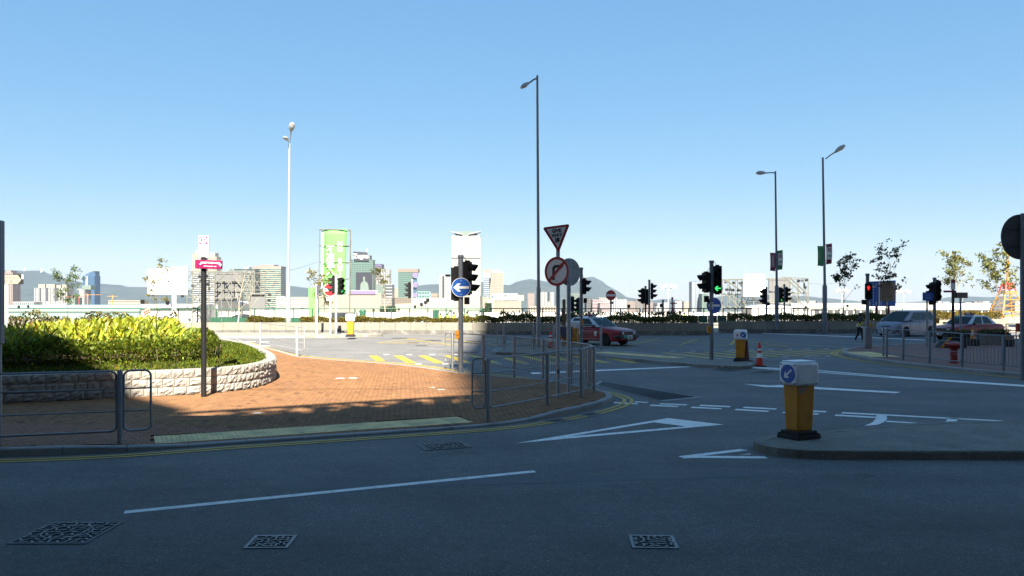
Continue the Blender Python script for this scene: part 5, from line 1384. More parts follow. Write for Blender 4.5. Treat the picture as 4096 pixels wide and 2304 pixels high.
# black and yellow barrier behind the give way posts
b = G(2270, 1382, .12)
t = thing('works_barrier', 'black and yellow triangular works barrier beside the bollard in front of the taxi', 'barrier', b, R(6))
for x0, x1 in ((-.62, -.18), (.22, .62)): rod('leg', (b.x + x0, b.y - .1, 1.08), (b.x + x1 if x0 < 0 else b.x + x1, b.y - .35, .14), .028, M['crane_yellow'], t)
rod('rail', (b.x - .62, b.y - .1, 1.06), (b.x + .25, b.y - .1, 1.06), .025, M['cream'], t)
rod('rail', (b.x - .3, b.y - .26, .45), (b.x + .45, b.y - .26, .45), .022, M['crane_yellow'], t)
rod('rail', (b.x - .2, b.y - .33, .18), (b.x + .62, b.y - .33, .18), .022, M['crane_yellow'], t)
obj('dark_board', MB().box((-.08, -.14, .70), (.62, .03, .52), 0, R(-10)), M['navy'], t)
p = P(2256, 1245, 41.5)
t = thing('plank', 'tall weathered plank leaning behind the give way posts', 'plank', (p.x, p.y, .1))
obj('board', MB().box((0, 0, (p.z + .5) / 2), (.16, .06, p.z + .5)).box((.22, .02, (p.z + .5) / 2), (.14, .06, p.z + .3)), M['plank'], t, kind='stuff')
# fire hydrant
b = G(3816, 1452, .12)
t = thing('fire_hydrant', 'dark red mushroom topped fire hydrant behind the right hand railing', 'fire hydrant', b)
obj('barrel', MB().lathe([(.16, -.02), (.16, .05), (.13, .07), (.125, .30), (.14, .31), (.14, .35), (.125, .36), (.125, .5)], 18), M['hydrant_red'], t, smooth=40)
obj('cap', MB().lathe([(.125, .5), (.20, .55), (.27, .63), (.27, .67), (.2, .73), (.08, .76), (.001, .765)], 20), M['hydrant_red'], t, smooth=50)
obj('outlet', MB().cyl((-.2, -.02, .66), (-.38, -.03, .68), .035, n=10), M['hydrant_red'], t, smooth=40)
obj('chain', MB().tube([(-.12, -.13, .33), (0, -.15, .31), (.12, -.13, .335)], .008, 5), M['galv_light'], t)
obj('nameplate', MB().box((.15, -.24, .68), (.06, .01, .06)), M['sign_white'], t)
# dark flower troughs, cone and barrier by the right hand taxi
def trough(label, px, py, w_, h_, d, pl=True, sd=1):
    b = Vector((PX(px, d), d, .12)); t = thing('planter_box', label, 'planter', b, R(3), 'dark planter troughs on the right hand pavement')
    vs = [(-w_ / 2 * .9, -.25, 0), (w_ / 2 * .9, -.25, 0), (w_ / 2 * .9, .25, 0), (-w_ / 2 * .9, .25, 0), (-w_ / 2, -.3, h_), (w_ / 2, -.3, h_), (w_ / 2, .3, h_), (-w_ / 2, .3, h_)]
    obj('trough', MB().add(vs, [(0, 1, 5, 4), (1, 2, 6, 5), (2, 3, 7, 6), (3, 0, 4, 7), (4, 5, 6, 7), (3, 2, 1, 0)]), M['rubber'], t)
    r_ = random.Random(sd); pos = [(r_.uniform(-w_ / 2, w_ / 2), r_.uniform(-.3, .3), h_ + r_.uniform(-.03, .16)) for _ in range(700)]
    leaf_obj('foliage', leaves_mesh('foliage', pos, .1, .06, sd, tone_lo=.4, tone_hi=1.2, yellow=.1), M['leaf_olive'], t)
trough('dark planter trough with low green shrubs in front of the parked red taxi', 3830, 1350, 1.35, .55, 42.5, sd=5)
trough('dark planter trough with shrubs right of the orange and white cone', 3975, 1350, 1.5, .55, 43.5, sd=6)
b = Vector((PX(3890, 41.2), 41.2, .12))
t = cone('orange and white traffic cone on a black block between the planter troughs', (b.x, b.y, .42), .62, 'orange_frame')
t2 = thing('cone_block', 'black block under the orange and white cone', 'block', (b.x, b.y, .12)); obj('block', MB().box((0, 0, .15), (.5, .45, .3)), M['rubber'], t2, bevel=.03)
b = Vector((PX(3985, 42), 42, .12))
t = thing('concrete_block', 'low grey concrete barrier block behind the right hand railing', 'block', b); obj('block', MB().prismY([(-.85, 0), (.85, 0), (.8, .5), (-.8, .5)], -.2, .2), M['concrete_dark'], t, bevel=.02)
b = Vector((PX(3778, 39.6), 39.6, .12))
t = thing('wheel_ramp', 'dark sloping ramp box with a yellow edge behind the hydrant', 'ramp', b)
obj('ramp', MB().prismY([(-.35, 0), (.9, 0), (.9, .48), (.1, .48)], -.3, .3), M['rubber'], t, bevel=.01)
obj('yellow_edge', MB().prismY([(-.36, .03), (-.22, .0), (.2, .5), (.06, .5)], -.33, -.302), M['orange'], t)
b = Vector((PX(4060, 40.5), 40.5, .12))
t = thing('works_barrier', 'orange framed works barrier with a dark red board at the right edge', 'barrier', b, R(2))
for x in (-.45, .05, .75): rod('post', (b.x + x, b.y, .12 + .35), (b.x + x, b.y, .12 + 1.12), .022, M['orange_frame'], t)
for z in (.36, .78, 1.1): rod('rail', (b.x - .45, b.y, .12 + z), (b.x + .8, b.y, .12 + z), .02, M['orange_frame'], t)
obj('red_board', MB().box((.42, -.04, .93), (.75, .03, .42)), M['sign_red'], t); obj('green_board', MB().box((.42, -.04, .5), (.5, .03, .22)), M['fence_green'], t)
for x in (-.3, .6): obj('foot', MB().box((x, 0, .17), (.2, .5, .34)), M['rubber'], t, bevel=.02)
# ================================================================ VEHICLES
def lerp_tab(tab, x):
    if x <= tab[0][0]: return tab[0][1]
    for i in range(len(tab) - 1):
        if x <= tab[i + 1][0]:
            f = (x - tab[i][0]) / (tab[i + 1][0] - tab[i][0]); return tab[i][1] + (tab[i + 1][1] - tab[i][1]) * f
    return tab[-1][1]
def wheel(t, x, y, r, w_):
    s = 1 if y > 0 else -1
    wh = link('wheel', None, t) if False else obj('wheel', MB().lathe([(.05, 0), (.05, w_ * .3)], 12, (0, 0, 0), R(90) * -s), M['trim_black'], t, loc=(x, y - s * w_ * .3, r))
    obj('tyre', MB().lathe([(r * .64, -w_ / 2), (r * .9, -w_ / 2), (r, -w_ * .36), (r, w_ * .36), (r * .9, w_ / 2), (r * .64, w_ / 2)], 28, (0, 0, 0), R(90)), M['tyre'], wh, smooth=40)
    mb = MB().lathe([(r * .62, w_ * .30), (r * .66, w_ * .47), (r * .58, w_ * .44), (r * .5, w_ * .36), (.001, w_ * .36)], 24, (0, 0, 0), R(-90) * s)
    obj('rim_dish', mb, M['trim_black'], wh, smooth=40)
    mb = MB()
    for k in range(6):
        a = k * math.pi / 3
        p = Vector((math.cos(a) * r * .34, s * w_ * .41, math.sin(a) * r * .34)); mb.box(p, (r * .56, .022, r * .17), 0, 0, -a)
    mb.lathe([(r * .17, w_ * .36), (r * .17, w_ * .45), (r * .1, w_ * .47)], 12, (0, 0, 0), R(-90) * s)
    mb.add(*[[(v[0], s * w_ * .46, v[2]) for v in ring_faces(r * .57, r * .66, 0, 24)[0]], ring_faces(r * .57, r * .66, 0, 24)[1]])
    obj('rim', mb, M['rim'], wh)
    return wh
def car_body(name, t, m, L, top, wtab, zb, axles, ra, sill=.22, belt=.62):
    xs = [-L / 2 + L * i / 110 for i in range(111)]; N = 0; mb = MB(); vs = []
    for x in xs:
        W = lerp_tab(wtab, x); zt = lerp_tab(top, x); b_ = lerp_tab(zb, x)
        for xa in axles:
            if abs(x - xa) < ra: b_ = max(b_, .30 + math.sqrt(ra * ra - (x - xa) ** 2))
        b_ = min(b_, zt - .12)
        mid = max(b_ + .02, min(belt, zt - .1)); sh = zt - .075
        half = [(W * .55, b_), (W - .035, b_), (W - .008, b_ + .03), (W, mid), (W - .012, (mid + sh) / 2), (W - .035, sh), (W - .075, zt - .025), (W - .14, zt), (W * .4, zt + .02)]
        sec = half + [(-y, z) for y, z in reversed(half)]; N = len(sec)
        vs += [(x, y, z) for y, z in sec]
    fs = [(i * N + k, i * N + (k + 1) % N, (i + 1) * N + (k + 1) % N, (i + 1) * N + k) for i in range(110) for k in range(N)]
    fs += [tuple(range(N)), tuple(range(110 * N, 111 * N))]
    return obj(name, mb.add(vs, fs), m, t, smooth=38)
def quad_on(c, u0, u1, v0, v1, off):
    """panel on a face given by its 4 corners (bl, br, tr, tl), moved out by off"""
    bl, br, tr, tl = [Vector(p) for p in c]
    f = lambda u, v: bl.lerp(br, u).lerp(tl.lerp(tr, u), v)
    n = (br - bl).cross(tl - bl).normalized()
    p = [f(u0, v0), f(u1, v0), f(u1, v1), f(u0, v1)]
    return [q + n * off for q in p] + [q - n * .012 for q in p]
def panel(name, t, m, c, u0, u1, v0, v1, off=.006, bevel=0):
    vs = quad_on(c, u0, u1, v0, v1, off)
    return obj(name, MB().add(vs, [(0, 1, 2, 3), (0, 4, 5, 1), (1, 5, 6, 2), (2, 6, 7, 3), (3, 7, 4, 0)]), m, t)
def cabin(t, m, base, roof, zb, zr, wb, wt):
    x0, x1 = base; r0, r1 = roof
    B = [(x1, -wb, zb), (x1, wb, zb), (x0, wb, zb), (x0, -wb, zb)]; T = [(r1, -wt, zr), (r1, wt, zr), (r0, wt, zr), (r0, -wt, zr)]
    mb = MB(); nx = 8; ny = 6; vs = B + T
    # lower block plus a crowned roof
    mb.add(vs, [(0, 1, 5, 4), (1, 2, 6, 5), (2, 3, 7, 6), (3, 0, 4, 7), (3, 2, 1, 0)])
    g = []
    for i in range(nx + 1):
        for j in range(ny + 1):
            u, v = i / nx, j / ny; x = r1 + (r0 - r1) * u; y = -wt + 2 * wt * v
            g.append((x, y, zr + .055 * (1 - (2 * u - 1) ** 2 * .9) * (1 - (2 * v - 1) ** 4 * .95)))
    mb.add(g, [(i * (ny + 1) + j, i * (ny + 1) + j + 1, (i + 1) * (ny + 1) + j + 1, (i + 1) * (ny + 1) + j) for i in range(nx) for j in range(ny)])
    cb = obj('cabin', mb, m, t, bevel=.03)
    front = [B[0], B[1], T[1], T[0]]; back = [B[2], B[3], T[3], T[2]]
    right = [B[3], B[0], T[0], T[3]]; left = [B[1], B[2], T[2], T[1]]
    return cb, front, back, right, left
def taxi(label, loc, rz):
    t = thing('taxi', label, 'taxi', loc, rz, 'red taxis with silver roofs')
    L = 4.68
    top = [(-2.34, .80), (-2.30, .90), (-2.2, .96), (-1.5, 1.0), (-1.3, .99), (.6, .96), (1.0, .955), (1.6, .90), (2.1, .83), (2.24, .78), (2.30, .68), (2.34, .58)]
    wt_ = [(-2.34, .70), (-2.25, .80), (-1.9, .835), (-1.0, .85), (1.2, .85), (1.9, .83), (2.22, .78), (2.34, .66)]
    zb = [(-2.34, .36), (-2.1, .24), (2.1, .24), (2.34, .34)]
    bd = car_body('body', t, M['taxi_red'], L, top, wt_, zb, (1.36, -1.32), .36)
    cb, fr_, bk_, rt, lf = cabin(t, M['taxi_silver'], (-1.62, .98), (-1.02, .22), .965, 1.45, .80, .60)
    panel('windscreen', t, M['car_glass'], fr_, .06, .94, .06, .93)
    panel('rear_window', t, M['car_glass'], bk_, .08, .92, .10, .90)
    for c, flip in ((rt, False), (lf, True)):
        for u0, u1 in ((.14, .475), (.525, .88)) if not flip else ((.12, .475), (.525, .86)):
            # windows follow the sloping pillars
            bl, br, tr, tl = [Vector(p) for p in c]; n = (br - bl).cross(tl - bl).normalized()
            f = lambda u, v: bl.lerp(br, u).lerp(tl.lerp(tr, u), v)
            p = [f(u0, .07), f(u1, .07), f(u1, .90), f(u0, .90)]
            vs = [q + n * .006 for q in p] + [q - n * .012 for q in p]
            obj('side_window', MB().add(vs, [(0, 1, 2, 3), (0, 4, 5, 1), (1, 5, 6, 2), (2, 6, 7, 3), (3, 7, 4, 0)]), M['glass_tint'], t)
    # nose
    obj('grille', MB().box((2.285, 0, .675), (.10, .62, .17)), M['trim_black'], t, bevel=.015)
    obj('grille_chrome', MB().box((2.265, 0, .775), (.12, .66, .032)), M['chrome'], t, bevel=.008)
    for s in (-1, 1):
        hl = obj('headlight', MB().box((2.24, s * .53, .68), (.15, .34, .155), R(-9 * s)), M['trim_black'], t, bevel=.015)
        obj('lens', MB().box((2.275, s * .47, .68), (.10, .19, .12), R(-9 * s)).box((2.20, s * .655, .68), (.16, .11, .11), R(-30 * s)), M['lamp_glass'], hl, bevel=.012)
        obj('rear_light', MB().box((-2.28, s * .58, .74), (.12, .38, .16), R(6 * s)), M['sign_red'], t, bevel=.012)
        mr = obj('wing_mirror', MB().box((.72, s * .95, 1.02), (.12, .17, .11)), M['trim_black'], t, bevel=.02)
        obj('trim_strip', MB().box((0.02, s * .852, .56), (1.9, .02, .055)), M['trim_black'], t)
        for x in (.42, -.42):
            obj('door_handle', MB().box((x - .25, s * .855, .83), (.16, .025, .035)), M['trim_black'], t)
        obj('door_seam', MB().box((-.42, s * .848, .62), (.012, .012, .62)).box((.95, s * .848, .62), (.012, .012, .6)), M['trim_black'], t, kind='stuff')
        for x in (1.36, -1.32): wheel(t, x, s * .755, .315, .19)
    for x, w_ in ((2.30, 1.60), (-2.31, 1.62)):
        sx = 1 if x > 0 else -1
        obj('bumper', MB().box((x, 0, .50), (.16, w_, .17)).box((x - sx * .26, -.8, .5), (.42, .09, .15), R(-9 * sx)).box((x - sx * .26, .8, .5), (.42, .09, .15), R(9 * sx)), M['trim_black'], t, bevel=.03, kind='stuff')
    pl = obj('number_plate', MB().box((2.395, 0, .46), (.02, .40, .20)), M['plate_white'], t)
    obj('plate_marks', MB().box((2.407, 0, .505), (.003, .16, .055)).box((2.407, 0, .42), (.003, .28, .06)), M['sign_black'], pl, kind='stuff')
    obj('hire_sticker', MB().box((2.385, -.38, .5), (.02, .26, .16)), M['teal_sticker'], t)
    sg = obj('roof_sign', MB().box((-.18, 0, 1.57), (.18, .56, .13)), M['maroon'], t, bevel=.025)
    text('TAXI', .12, M['sign_white'], sg, (-.085, 0, 1.57), rz=R(90), bold=.003)
    obj('wiper', MB().tube([(.96, -.5, 1.0), (.93, -.1, 1.03), (.88, .05, 1.06)], .012, 5), M['trim_black'], t); obj('wiper', MB().tube([(.96, .1, 1.0), (.93, .4, 1.03), (.88, .55, 1.06)], .012, 5), M['trim_black'], t)
    obj('sticker', MB().box((.66, -.16, 1.33), (.02, .16, .09), 0, 0, R(-57)), M['teal_sticker'], t)
    return t
fw = G(2420, 1383.5); hd = R(-46)
off = Matrix.Rotation(hd, 3, 'Z') @ Vector((1.36, -.78, 0))
t1 = taxi('red taxi with silver roof and white rear door advert driving through the box junction', (fw.x - off.x, fw.y - off.y, 0), hd)
obj('door_advert', MB().box((-.72, -.862, .74), (.86, .012, .36)), M['sign_white'], t1)
ds = obj('door_stickers', MB().box((.78, -.862, .68), (.16, .01, .13)).box((.78, -.862, .55), (.16, .01, .06)), M['sign_white'], t1, kind='stuff')
c2 = Vector((PX(3868, 49.2), 49.2, 0))
taxi('red taxi with silver roof parked behind the planter troughs at right', c2, R(206))
def van(label, loc, rz):
    t = thing('minivan', label, 'van', loc, rz); L = 4.80
    top = [(-2.4, .80), (-2.36, 1.0), (-2.2, 1.06), (-1.6, 1.06), (1.0, 1.02), (1.55, 1.0), (1.9, .92), (2.15, .82), (2.3, .70), (2.38, .55), (2.40, .45)]
    wt_ = [(-2.4, .74), (-2.25, .86), (-1.6, .90), (1.4, .90), (1.9, .86), (2.2, .74), (2.35, .58), (2.40, .46)]
    zb = [(-2.4, .36), (-2.1, .22), (2.0, .20), (2.4, .24)]
    car_body('body', t, M['van_lilac'], L, top, wt_, zb, (1.42, -1.45), .375, belt=.66)
    cb, fr_, bk_, rt, lf = cabin(t, M['van_lilac'], (-2.30, 1.62), (-1.98, .42), 1.02, 1.66, .86, .63)
    panel('windscreen', t, M['car_glass'], fr_, .05, .95, .02, .97)
    panel('rear_window', t, M['car_glass'], bk_, .08, .92, .10, .90)
    for c, spans in ((rt, ((.06, .25), (.27, .52), (.535, .72), (.735, .86))), (lf, ((.14, .265), (.28, .465), (.48, .73), (.75, .94)))):
        bl, br, tr, tl = [Vector(p) for p in c]; n = (br - bl).cross(tl - bl).normalized(); f = lambda u, v: bl.lerp(br, u).lerp(tl.lerp(tr, u), v)
        for u0, u1 in spans:
            p = [f(u0, .10), f(u1, .10), f(u1, .88), f(u0, .88)]; vs = [q + n * .006 for q in p] + [q - n * .012 for q in p]
            obj('side_window', MB().add(vs, [(0, 1, 2, 3), (0, 4, 5, 1), (1, 5, 6, 2), (2, 6, 7, 3), (3, 7, 4, 0)]), M['glass_tint'], t)
    for s in (-1, 1):
        hl = obj('headlight', MB().add([(2.27, s * .40, .715), (1.78, s * .80, .84), (1.72, s * .865, .80), (2.02, s * .81, .70), (2.28, s * .50, .66), (2.22, s * .42, .79), (1.80, s * .74, .915)], [(0, 5, 6, 1), (0, 1, 2, 3, 4)]), M['lamp_glass'], t)
        s2 = hl.modifiers.new('thick', 'SOLIDIFY'); s2.thickness = .03; s2.offset = 0
        obj('fog_lamp', MB().box((2.16, s * .70, .42), (.14, .16, .12), R(-28 * s)), M['trim_black'], t, bevel=.03)
        obj('wing_mirror', MB().box((1.05, s * .99, 1.10), (.13, .22, .15)), M['van_lilac'], t, bevel=.045)
        obj('door_handle', MB().box((.2, s * .905, .86), (.2, .03, .035)).box((-.75, s * .905, .86), (.2, .03, .035)), M['chrome'], t, kind='stuff')
        obj('door_seam', MB().box((-.15, s * .899, .66), (.012, .01, .7)).box((.95, s * .899, .66), (.012, .01, .7)).box((-1.25, s * .899, .7), (.012, .01, .65)), M['trim_black'], t, kind='stuff')
        for x in (1.42, -1.45): wheel(t, x, s * .80, .325, .20)
    obj('grille', MB().box((2.34, 0, .70), (.05, .60, .035)), M['trim_black'], t, bevel=.01)
    obj('badge', MB().lathe([(.055, 0), (.055, .03)], 16, (2.345, 0, .73), 0, 0), M['chrome'], t)
    obj('lower_intake', MB().box((2.36, 0, .42), (.08, .80, .12)), M['trim_black'], t, bevel=.02)
    obj('front_lip', MB().box((2.33, 0, .27), (.16, .95, .05)).box((2.12, -.66, .27), (.1, .5, .05), R(60)).box((2.12, .66, .27), (.1, .5, .05), R(-60)), M['taxi_silver'], t, bevel=.015, kind='stuff')
    pl = obj('number_plate', MB().box((2.41, 0, .47), (.02, .42, .12)), M['plate_white'], t)
    obj('plate_marks', MB().box((2.422, 0, .47), (.003, .3, .06)), M['sign_black'], pl, kind='stuff')
    return t
van('lilac silver minivan waiting behind the pedestrian signal on the right', (26.2, 54.9, 0), R(214))

# ================================================================ PEOPLE
def person(label, loc, rz, joints, colour, s=1.0, group=None, hair=True):
    """joints: name -> (x, z, y); one skinned body, clothes by region"""
    t = thing('person', label, 'person', loc, rz, group)
    order = list(joints); v = [Vector((joints[k][0], joints[k][2], joints[k][1])) * s for k in order]
    ed = [('pelvis', 'waist'), ('waist', 'chest'), ('chest', 'neck'), ('neck', 'chin'), ('chin', 'crown'), ('chest', 'sh_l'), ('sh_l', 'el_l'), ('el_l', 'wr_l'), ('wr_l', 'ha_l'), ('chest', 'sh_r'), ('sh_r', 'el_r'), ('el_r', 'wr_r'), ('wr_r', 'ha_r'),
          ('pelvis', 'hip_l'), ('hip_l', 'kn_l'), ('kn_l', 'an_l'), ('an_l', 'to_l'), ('pelvis', 'hip_r'), ('hip_r', 'kn_r'), ('kn_r', 'an_r'), ('an_r', 'to_r')]
    rad = dict(pelvis=.135, waist=.135, chest=.15, neck=.06, chin=.085, crown=.088, sh_l=.075, sh_r=.075, el_l=.05, el_r=.05, wr_l=.037, wr_r=.037, ha_l=.035, ha_r=.035, hip_l=.105, hip_r=.105, kn_l=.068, kn_r=.068, an_l=.05, an_r=.05, to_l=.04, to_r=.04)
    me = bpy.data.meshes.new('body'); me.from_pydata(v, [(order.index(a), order.index(b)) for a, b in ed], [])
    o = link('body', me, t)
    sk = o.modifiers.new('skin', 'SKIN'); sk.use_smooth_shade = True
    for i, k in enumerate(order):
        r = rad[k] * s; d_ = me.skin_vertices[0].data[i]; d_.radius = (r, r * (.85 if k in ('chest', 'waist') else 1)); d_.use_root = k == 'pelvis'
    o.modifiers.new('sub', 'SUBSURF').levels = 1; o.modifiers['sub'].render_levels = 1
    o.parent = None; nm = baked(o); o.parent = t; o.modifiers.clear(); o.data = nm; nm.name = 'body'
    slots = ['skin', 'top', 'band', 'hem', 'legs', 'shoe']
    nm.materials.clear()
    for k in slots: nm.materials.append(M[colour[k]])
    J = {k: Vector((joints[k][0], joints[k][2], joints[k][1])) * s for k in order}
    for p in nm.polygons:
        c = p.center; z = c.z / s; hand = min((c - J['ha_l']).length, (c - J['ha_r']).length) < .075 * s
        if hand or z > joints['neck'][1] + .02: k = 0
        elif z < .10: k = 5
        elif z < .84 and min(abs(c.y), 9) < 9 and not (min((c - J['el_l']).length, (c - J['el_r']).length, (c - J['wr_l']).length, (c - J['wr_r']).length) < .16 * s): k = 4
        elif z < .92 and min((c - J['wr_l']).length, (c - J['wr_r']).length) > .15 * s: k = 3
        elif .95 < z < 1.14 and min((c - J['el_l']).length, (c - J['el_r']).length) > .09 * s: k = 2
        else: k = 1
        p.material_index = k
    nm.shade_smooth()
    if hair:
        c = J['crown']
        vs = []; n = 10
        mb = MB().lathe([(.001, .115), (.06, .1), (.097, .05), (.105, -.01), (.10, -.07), (.07, -.10)], 14, (c.x - .02 * s, c.y, c.z + .005))
        obj('hair', mb, M['hair'], t, smooth=60)
        f = obj('nose', MB().box((c.x + .105 * s, c.y, c.z - .055), (.035, .025, .045)), M['skin'], t, bevel=.01)
    return t
# walking, forward is +X, the back foot pushing off
walk = dict(pelvis=(0, .90, 0), waist=(.01, 1.05, 0), chest=(.04, 1.27, 0), neck=(.07, 1.41, 0), chin=(.10, 1.47, 0), crown=(.10, 1.555, 0),
            sh_l=(.04, 1.33, .17), el_l=(.22, 1.12, .24), wr_l=(.42, 1.00, .22), ha_l=(.50, .97, .21),
            sh_r=(.02, 1.33, -.17), el_r=(-.14, 1.10, -.27), wr_r=(-.27, .90, -.30), ha_r=(-.31, .82, -.30),
            hip_l=(-.01, .86, .09), kn_l=(.02, .48, .09), an_l=(-.20, .13, .09), to_l=(-.10, .05, .09),
            hip_r=(.01, .86, -.09), kn_r=(.13, .47, -.09), an_r=(.13, .08, -.09), to_r=(.27, .045, -.09))
g_ = G(3437, 1366)
person('person in black with a yellow banded top stepping off the far kerb', (g_.x, g_.y, 0), R(12), walk, dict(skin='skin', top='cloth_black', band='cloth_yellow', hem='sign_white', legs='cloth_black', shoe='shoe'), 1.0)
stand = dict(pelvis=(0, .92, 0), waist=(.0, 1.07, 0), chest=(.0, 1.3, 0), neck=(.02, 1.45, 0), chin=(.03, 1.51, 0), crown=(.03, 1.595, 0),
             sh_l=(0, 1.37, .18), el_l=(.03, 1.1, .24), wr_l=(.12, .9, .22), ha_l=(.15, .83, .21), sh_r=(0, 1.37, -.18), el_r=(.02, 1.1, -.24), wr_r=(.1, .9, -.22), ha_r=(.13, .83, -.21),
             hip_l=(0, .88, .1), kn_l=(.02, .48, .11), an_l=(-.02, .09, .11), to_l=(.12, .045, .12), hip_r=(0, .88, -.1), kn_r=(.03, .48, -.11), an_r=(.0, .09, -.11), to_r=(.14, .045, -.12))
hv = dict(skin='skin', top='vest', band='vest', hem='vest', legs='navy', shoe='hair')
proto = None
lbs = ['worker in a yellow vest behind the hedge, leftmost of the row by the signal', 'worker in a green yellow vest behind the hedge, second from left beside a grey box', 'worker in a yellow vest behind the hedge just left of the signal pole', 'worker in a yellow vest partly behind the central signal pole', 'worker in a yellow vest behind the hedge right of the signal pole', 'worker in a yellow vest by the fence gate, rightmost of the row']
for k, (px, py) in enumerate(((1762, 1252), (1790, 1252), (1816, 1248), (1850, 1254), (1868, 1246), (1904, 1254))):
    d = 68.0; zt = PZ(py, d); sc_ = max(.80, (zt + .06) / 1.71)
    loc = (PX(px, d), d + .3 * (k % 2), -.06 - (1.71 * sc_ - (zt + .06)))
    if proto is None: proto = person(lbs[0], loc, R(-20), stand, hv, 1.0, 'workers in hi vis vests behind the hedge'); proto.scale = (sc_,) * 3
    else:
        q = dup(proto, loc, R((-60, 150, -90, -30, -150)[k - 1]), lbs[k]); q.scale = (sc_,) * 3
d = 72; zt = PZ(1249, d)
q = dup(proto, (PX(2737, d), d, zt - 1.6), R(-90), 'worker in a bright vest beyond the fence right of the purple sign'); q.scale = (.93,) * 3

# ================================================================ TREES
def tree(name, label, base, h, spread, n_leaf, leafm, seed, bark='bark', leaf=.3, lw=.5, first=.4, lean=0.0, levels=3, group=None, clump=6, bare=0.0, r0=.06, tone=(.5, 1.3), yellow=.05, up=.65, nb=6, tips_only=True, clr=.12, crown_lo=0.0, wide=None):
    rg = random.Random(seed)
    t = thing(name, label, 'tree', base, 0, group)
    trunk = MB(); br = MB(); tips = []
    def grow(p, d, L, r, lev, mb):
        pts = [p.copy()]; rr = [r]; n = 5; q = p.copy(); dd = d.copy()
        for i in range(n):
            dd = (dd + Vector((rg.uniform(-.16, .16), rg.uniform(-.16, .16), .06))).normalized(); q = q + dd * L / n
            pts.append(q.copy()); rr.append(r * (1 - .62 * (i + 1) / n))
        mb.tube(pts, rr, 6 if lev == 0 else 4)
        if lev >= levels: tips.extend(pts[2:]); return
        k = nb if lev == 0 else 3
        for i in range(k):
            f = first + (1 - first) * (i + .6) / k if lev == 0 else .35 + .6 * (i + .5) / k
            j = min(n - 1, int(f * n)); s_ = pts[j].lerp(pts[j + 1], f * n - j)
            a = rg.uniform(0, 6.28) if lev else i * 2.4 + rg.uniform(-.5, .5)
            side = Vector((math.cos(a), math.sin(a) * .7, 0)); nd = (side * spread + dd * up + Vector((0, 0, .15))).normalized()
            grow(s_, nd, L * (rg.uniform(.34, .52) if lev == 0 else rg.uniform(.5, .7)) * (1.15 - .35 * f if lev == 0 else 1), rr[j] * .55, lev + 1, br)
        tips.append(pts[-1])
    grow(Vector((0, 0, 0)), Vector((lean, 0, 1)).normalized(), h, r0, 0, trunk)
    zm = max(v[2] for v in br.v + trunk.v); ax = max(abs(v[0]) for v in br.v) or 1
    kz = h / zm; kx = (wide / 2 / ax) if wide else kz
    trunk.v = [(v[0] * (1 if v[2] < .3 * zm else kx), v[1] * (1 if v[2] < .3 * zm else kx), v[2] * kz) for v in trunk.v] if abs(lean) < .01 else [(v[0] * kz, v[1] * kz, v[2] * kz) for v in trunk.v]
    br.v = [(v[0] * kx, v[1] * kx, v[2] * kz) for v in br.v]; tips[:] = [Vector((p.x * kx, p.y * kx, p.z * kz)) for p in tips]
    obj('trunk', trunk, M[bark], t, smooth=60); obj('branches', br, M[bark], t, smooth=60, kind='stuff')
    if n_leaf:
        sel = [p for p in tips if p.z > crown_lo * h and rg.random() > bare]
        pos = []
        for _ in range(n_leaf):
            c = rg.choice(sel)
            for _ in range(clump):
                pos.append((c.x + rg.gauss(0, clr), c.y + rg.gauss(0, clr), c.z + rg.gauss(0, clr * .6)))
        leaf_obj('crown', leaves_mesh('crown', pos, leaf, leaf * lw, seed + 1, updir=-.1, tone_lo=tone[0], tone_hi=tone[1], yellow=yellow), M[leafm], t)
    return t
def tb(px, d, z=0.7): return Vector((PX(px, d), d, z))
def th(py, d, z=0.7): return PZ(py, d) - z
tree('young_tree', 'young tree with layered green tufts at the far left before the hills', tb(266, 45, .6), th(1068, 45, .6), 1.0, 46, 'leaf_dark', 11, leaf=.17, lw=.36, first=.38, r0=.045, nb=7, clr=.09, bare=.3, levels=2, tone=(.6, 1.7), yellow=.2, wide=1.55, clump=16)
tree('young_tree', 'half bare young tree with yellow leaf clusters before the white billboard', tb(604, 46, .5), th(1022, 46, .5), 1.0, 24, 'leaf_yellow', 23, leaf=.15, lw=.42, first=.15, r0=.05, nb=7, clr=.075, bare=.5, levels=3, tone=(.7, 1.7), wide=2.5, clump=18)
tree('young_tree', 'thin young tree with yellowing leaves in front of the green banner', tb(1256, 58, .7), th(1062, 58), 1.0, 36, 'leaf_yellow', 35, leaf=.24, lw=.36, first=.2, r0=.05, nb=7, clr=.12, bare=.4, levels=2, tone=(.6, 1.5), yellow=.3, wide=2.5, clump=14)
tree('young_tree', 'spindly pale tree with few leaves before the tower with the name board', tb(1544, 60, .7), th(1062, 60), .9, 16, 'leaf_olive', 47, bark='bark_pale', leaf=.24, lw=.36, first=.3, r0=.05, nb=6, clr=.11, bare=.5, levels=2, wide=2.0, clump=14, crown_lo=.7)
tree('bare_tree', 'bare leafless pale tree before the grey stage screen', tb(952, 58.4, .7), th(1040, 58.4), 1.0, 0, 'leaf_olive', 53, bark='bark_pale', first=.2, r0=.05, nb=7, levels=3, wide=2.6)
tree('bare_tree', 'second bare leafless tree right of the stage screen', tb(1002, 60.5, .6), th(1058, 60.5), 1.0, 0, 'leaf_olive', 59, bark='bark_pale', first=.3, r0=.04, nb=6, levels=3, wide=2.0)
tree('young_tree', 'shaded young tree with dark leaves right of the green bannered lamp', tb(3373, 61.8, .7), th(1008, 61.8), .95, 80, 'leaf_dark', 61, leaf=.21, lw=.75, first=.35, r0=.055, nb=9, clr=.11, bare=.3, levels=2, tone=(.35, .8), wide=2.3)  # this and the next crown toned darker, shade put into the leaf colour
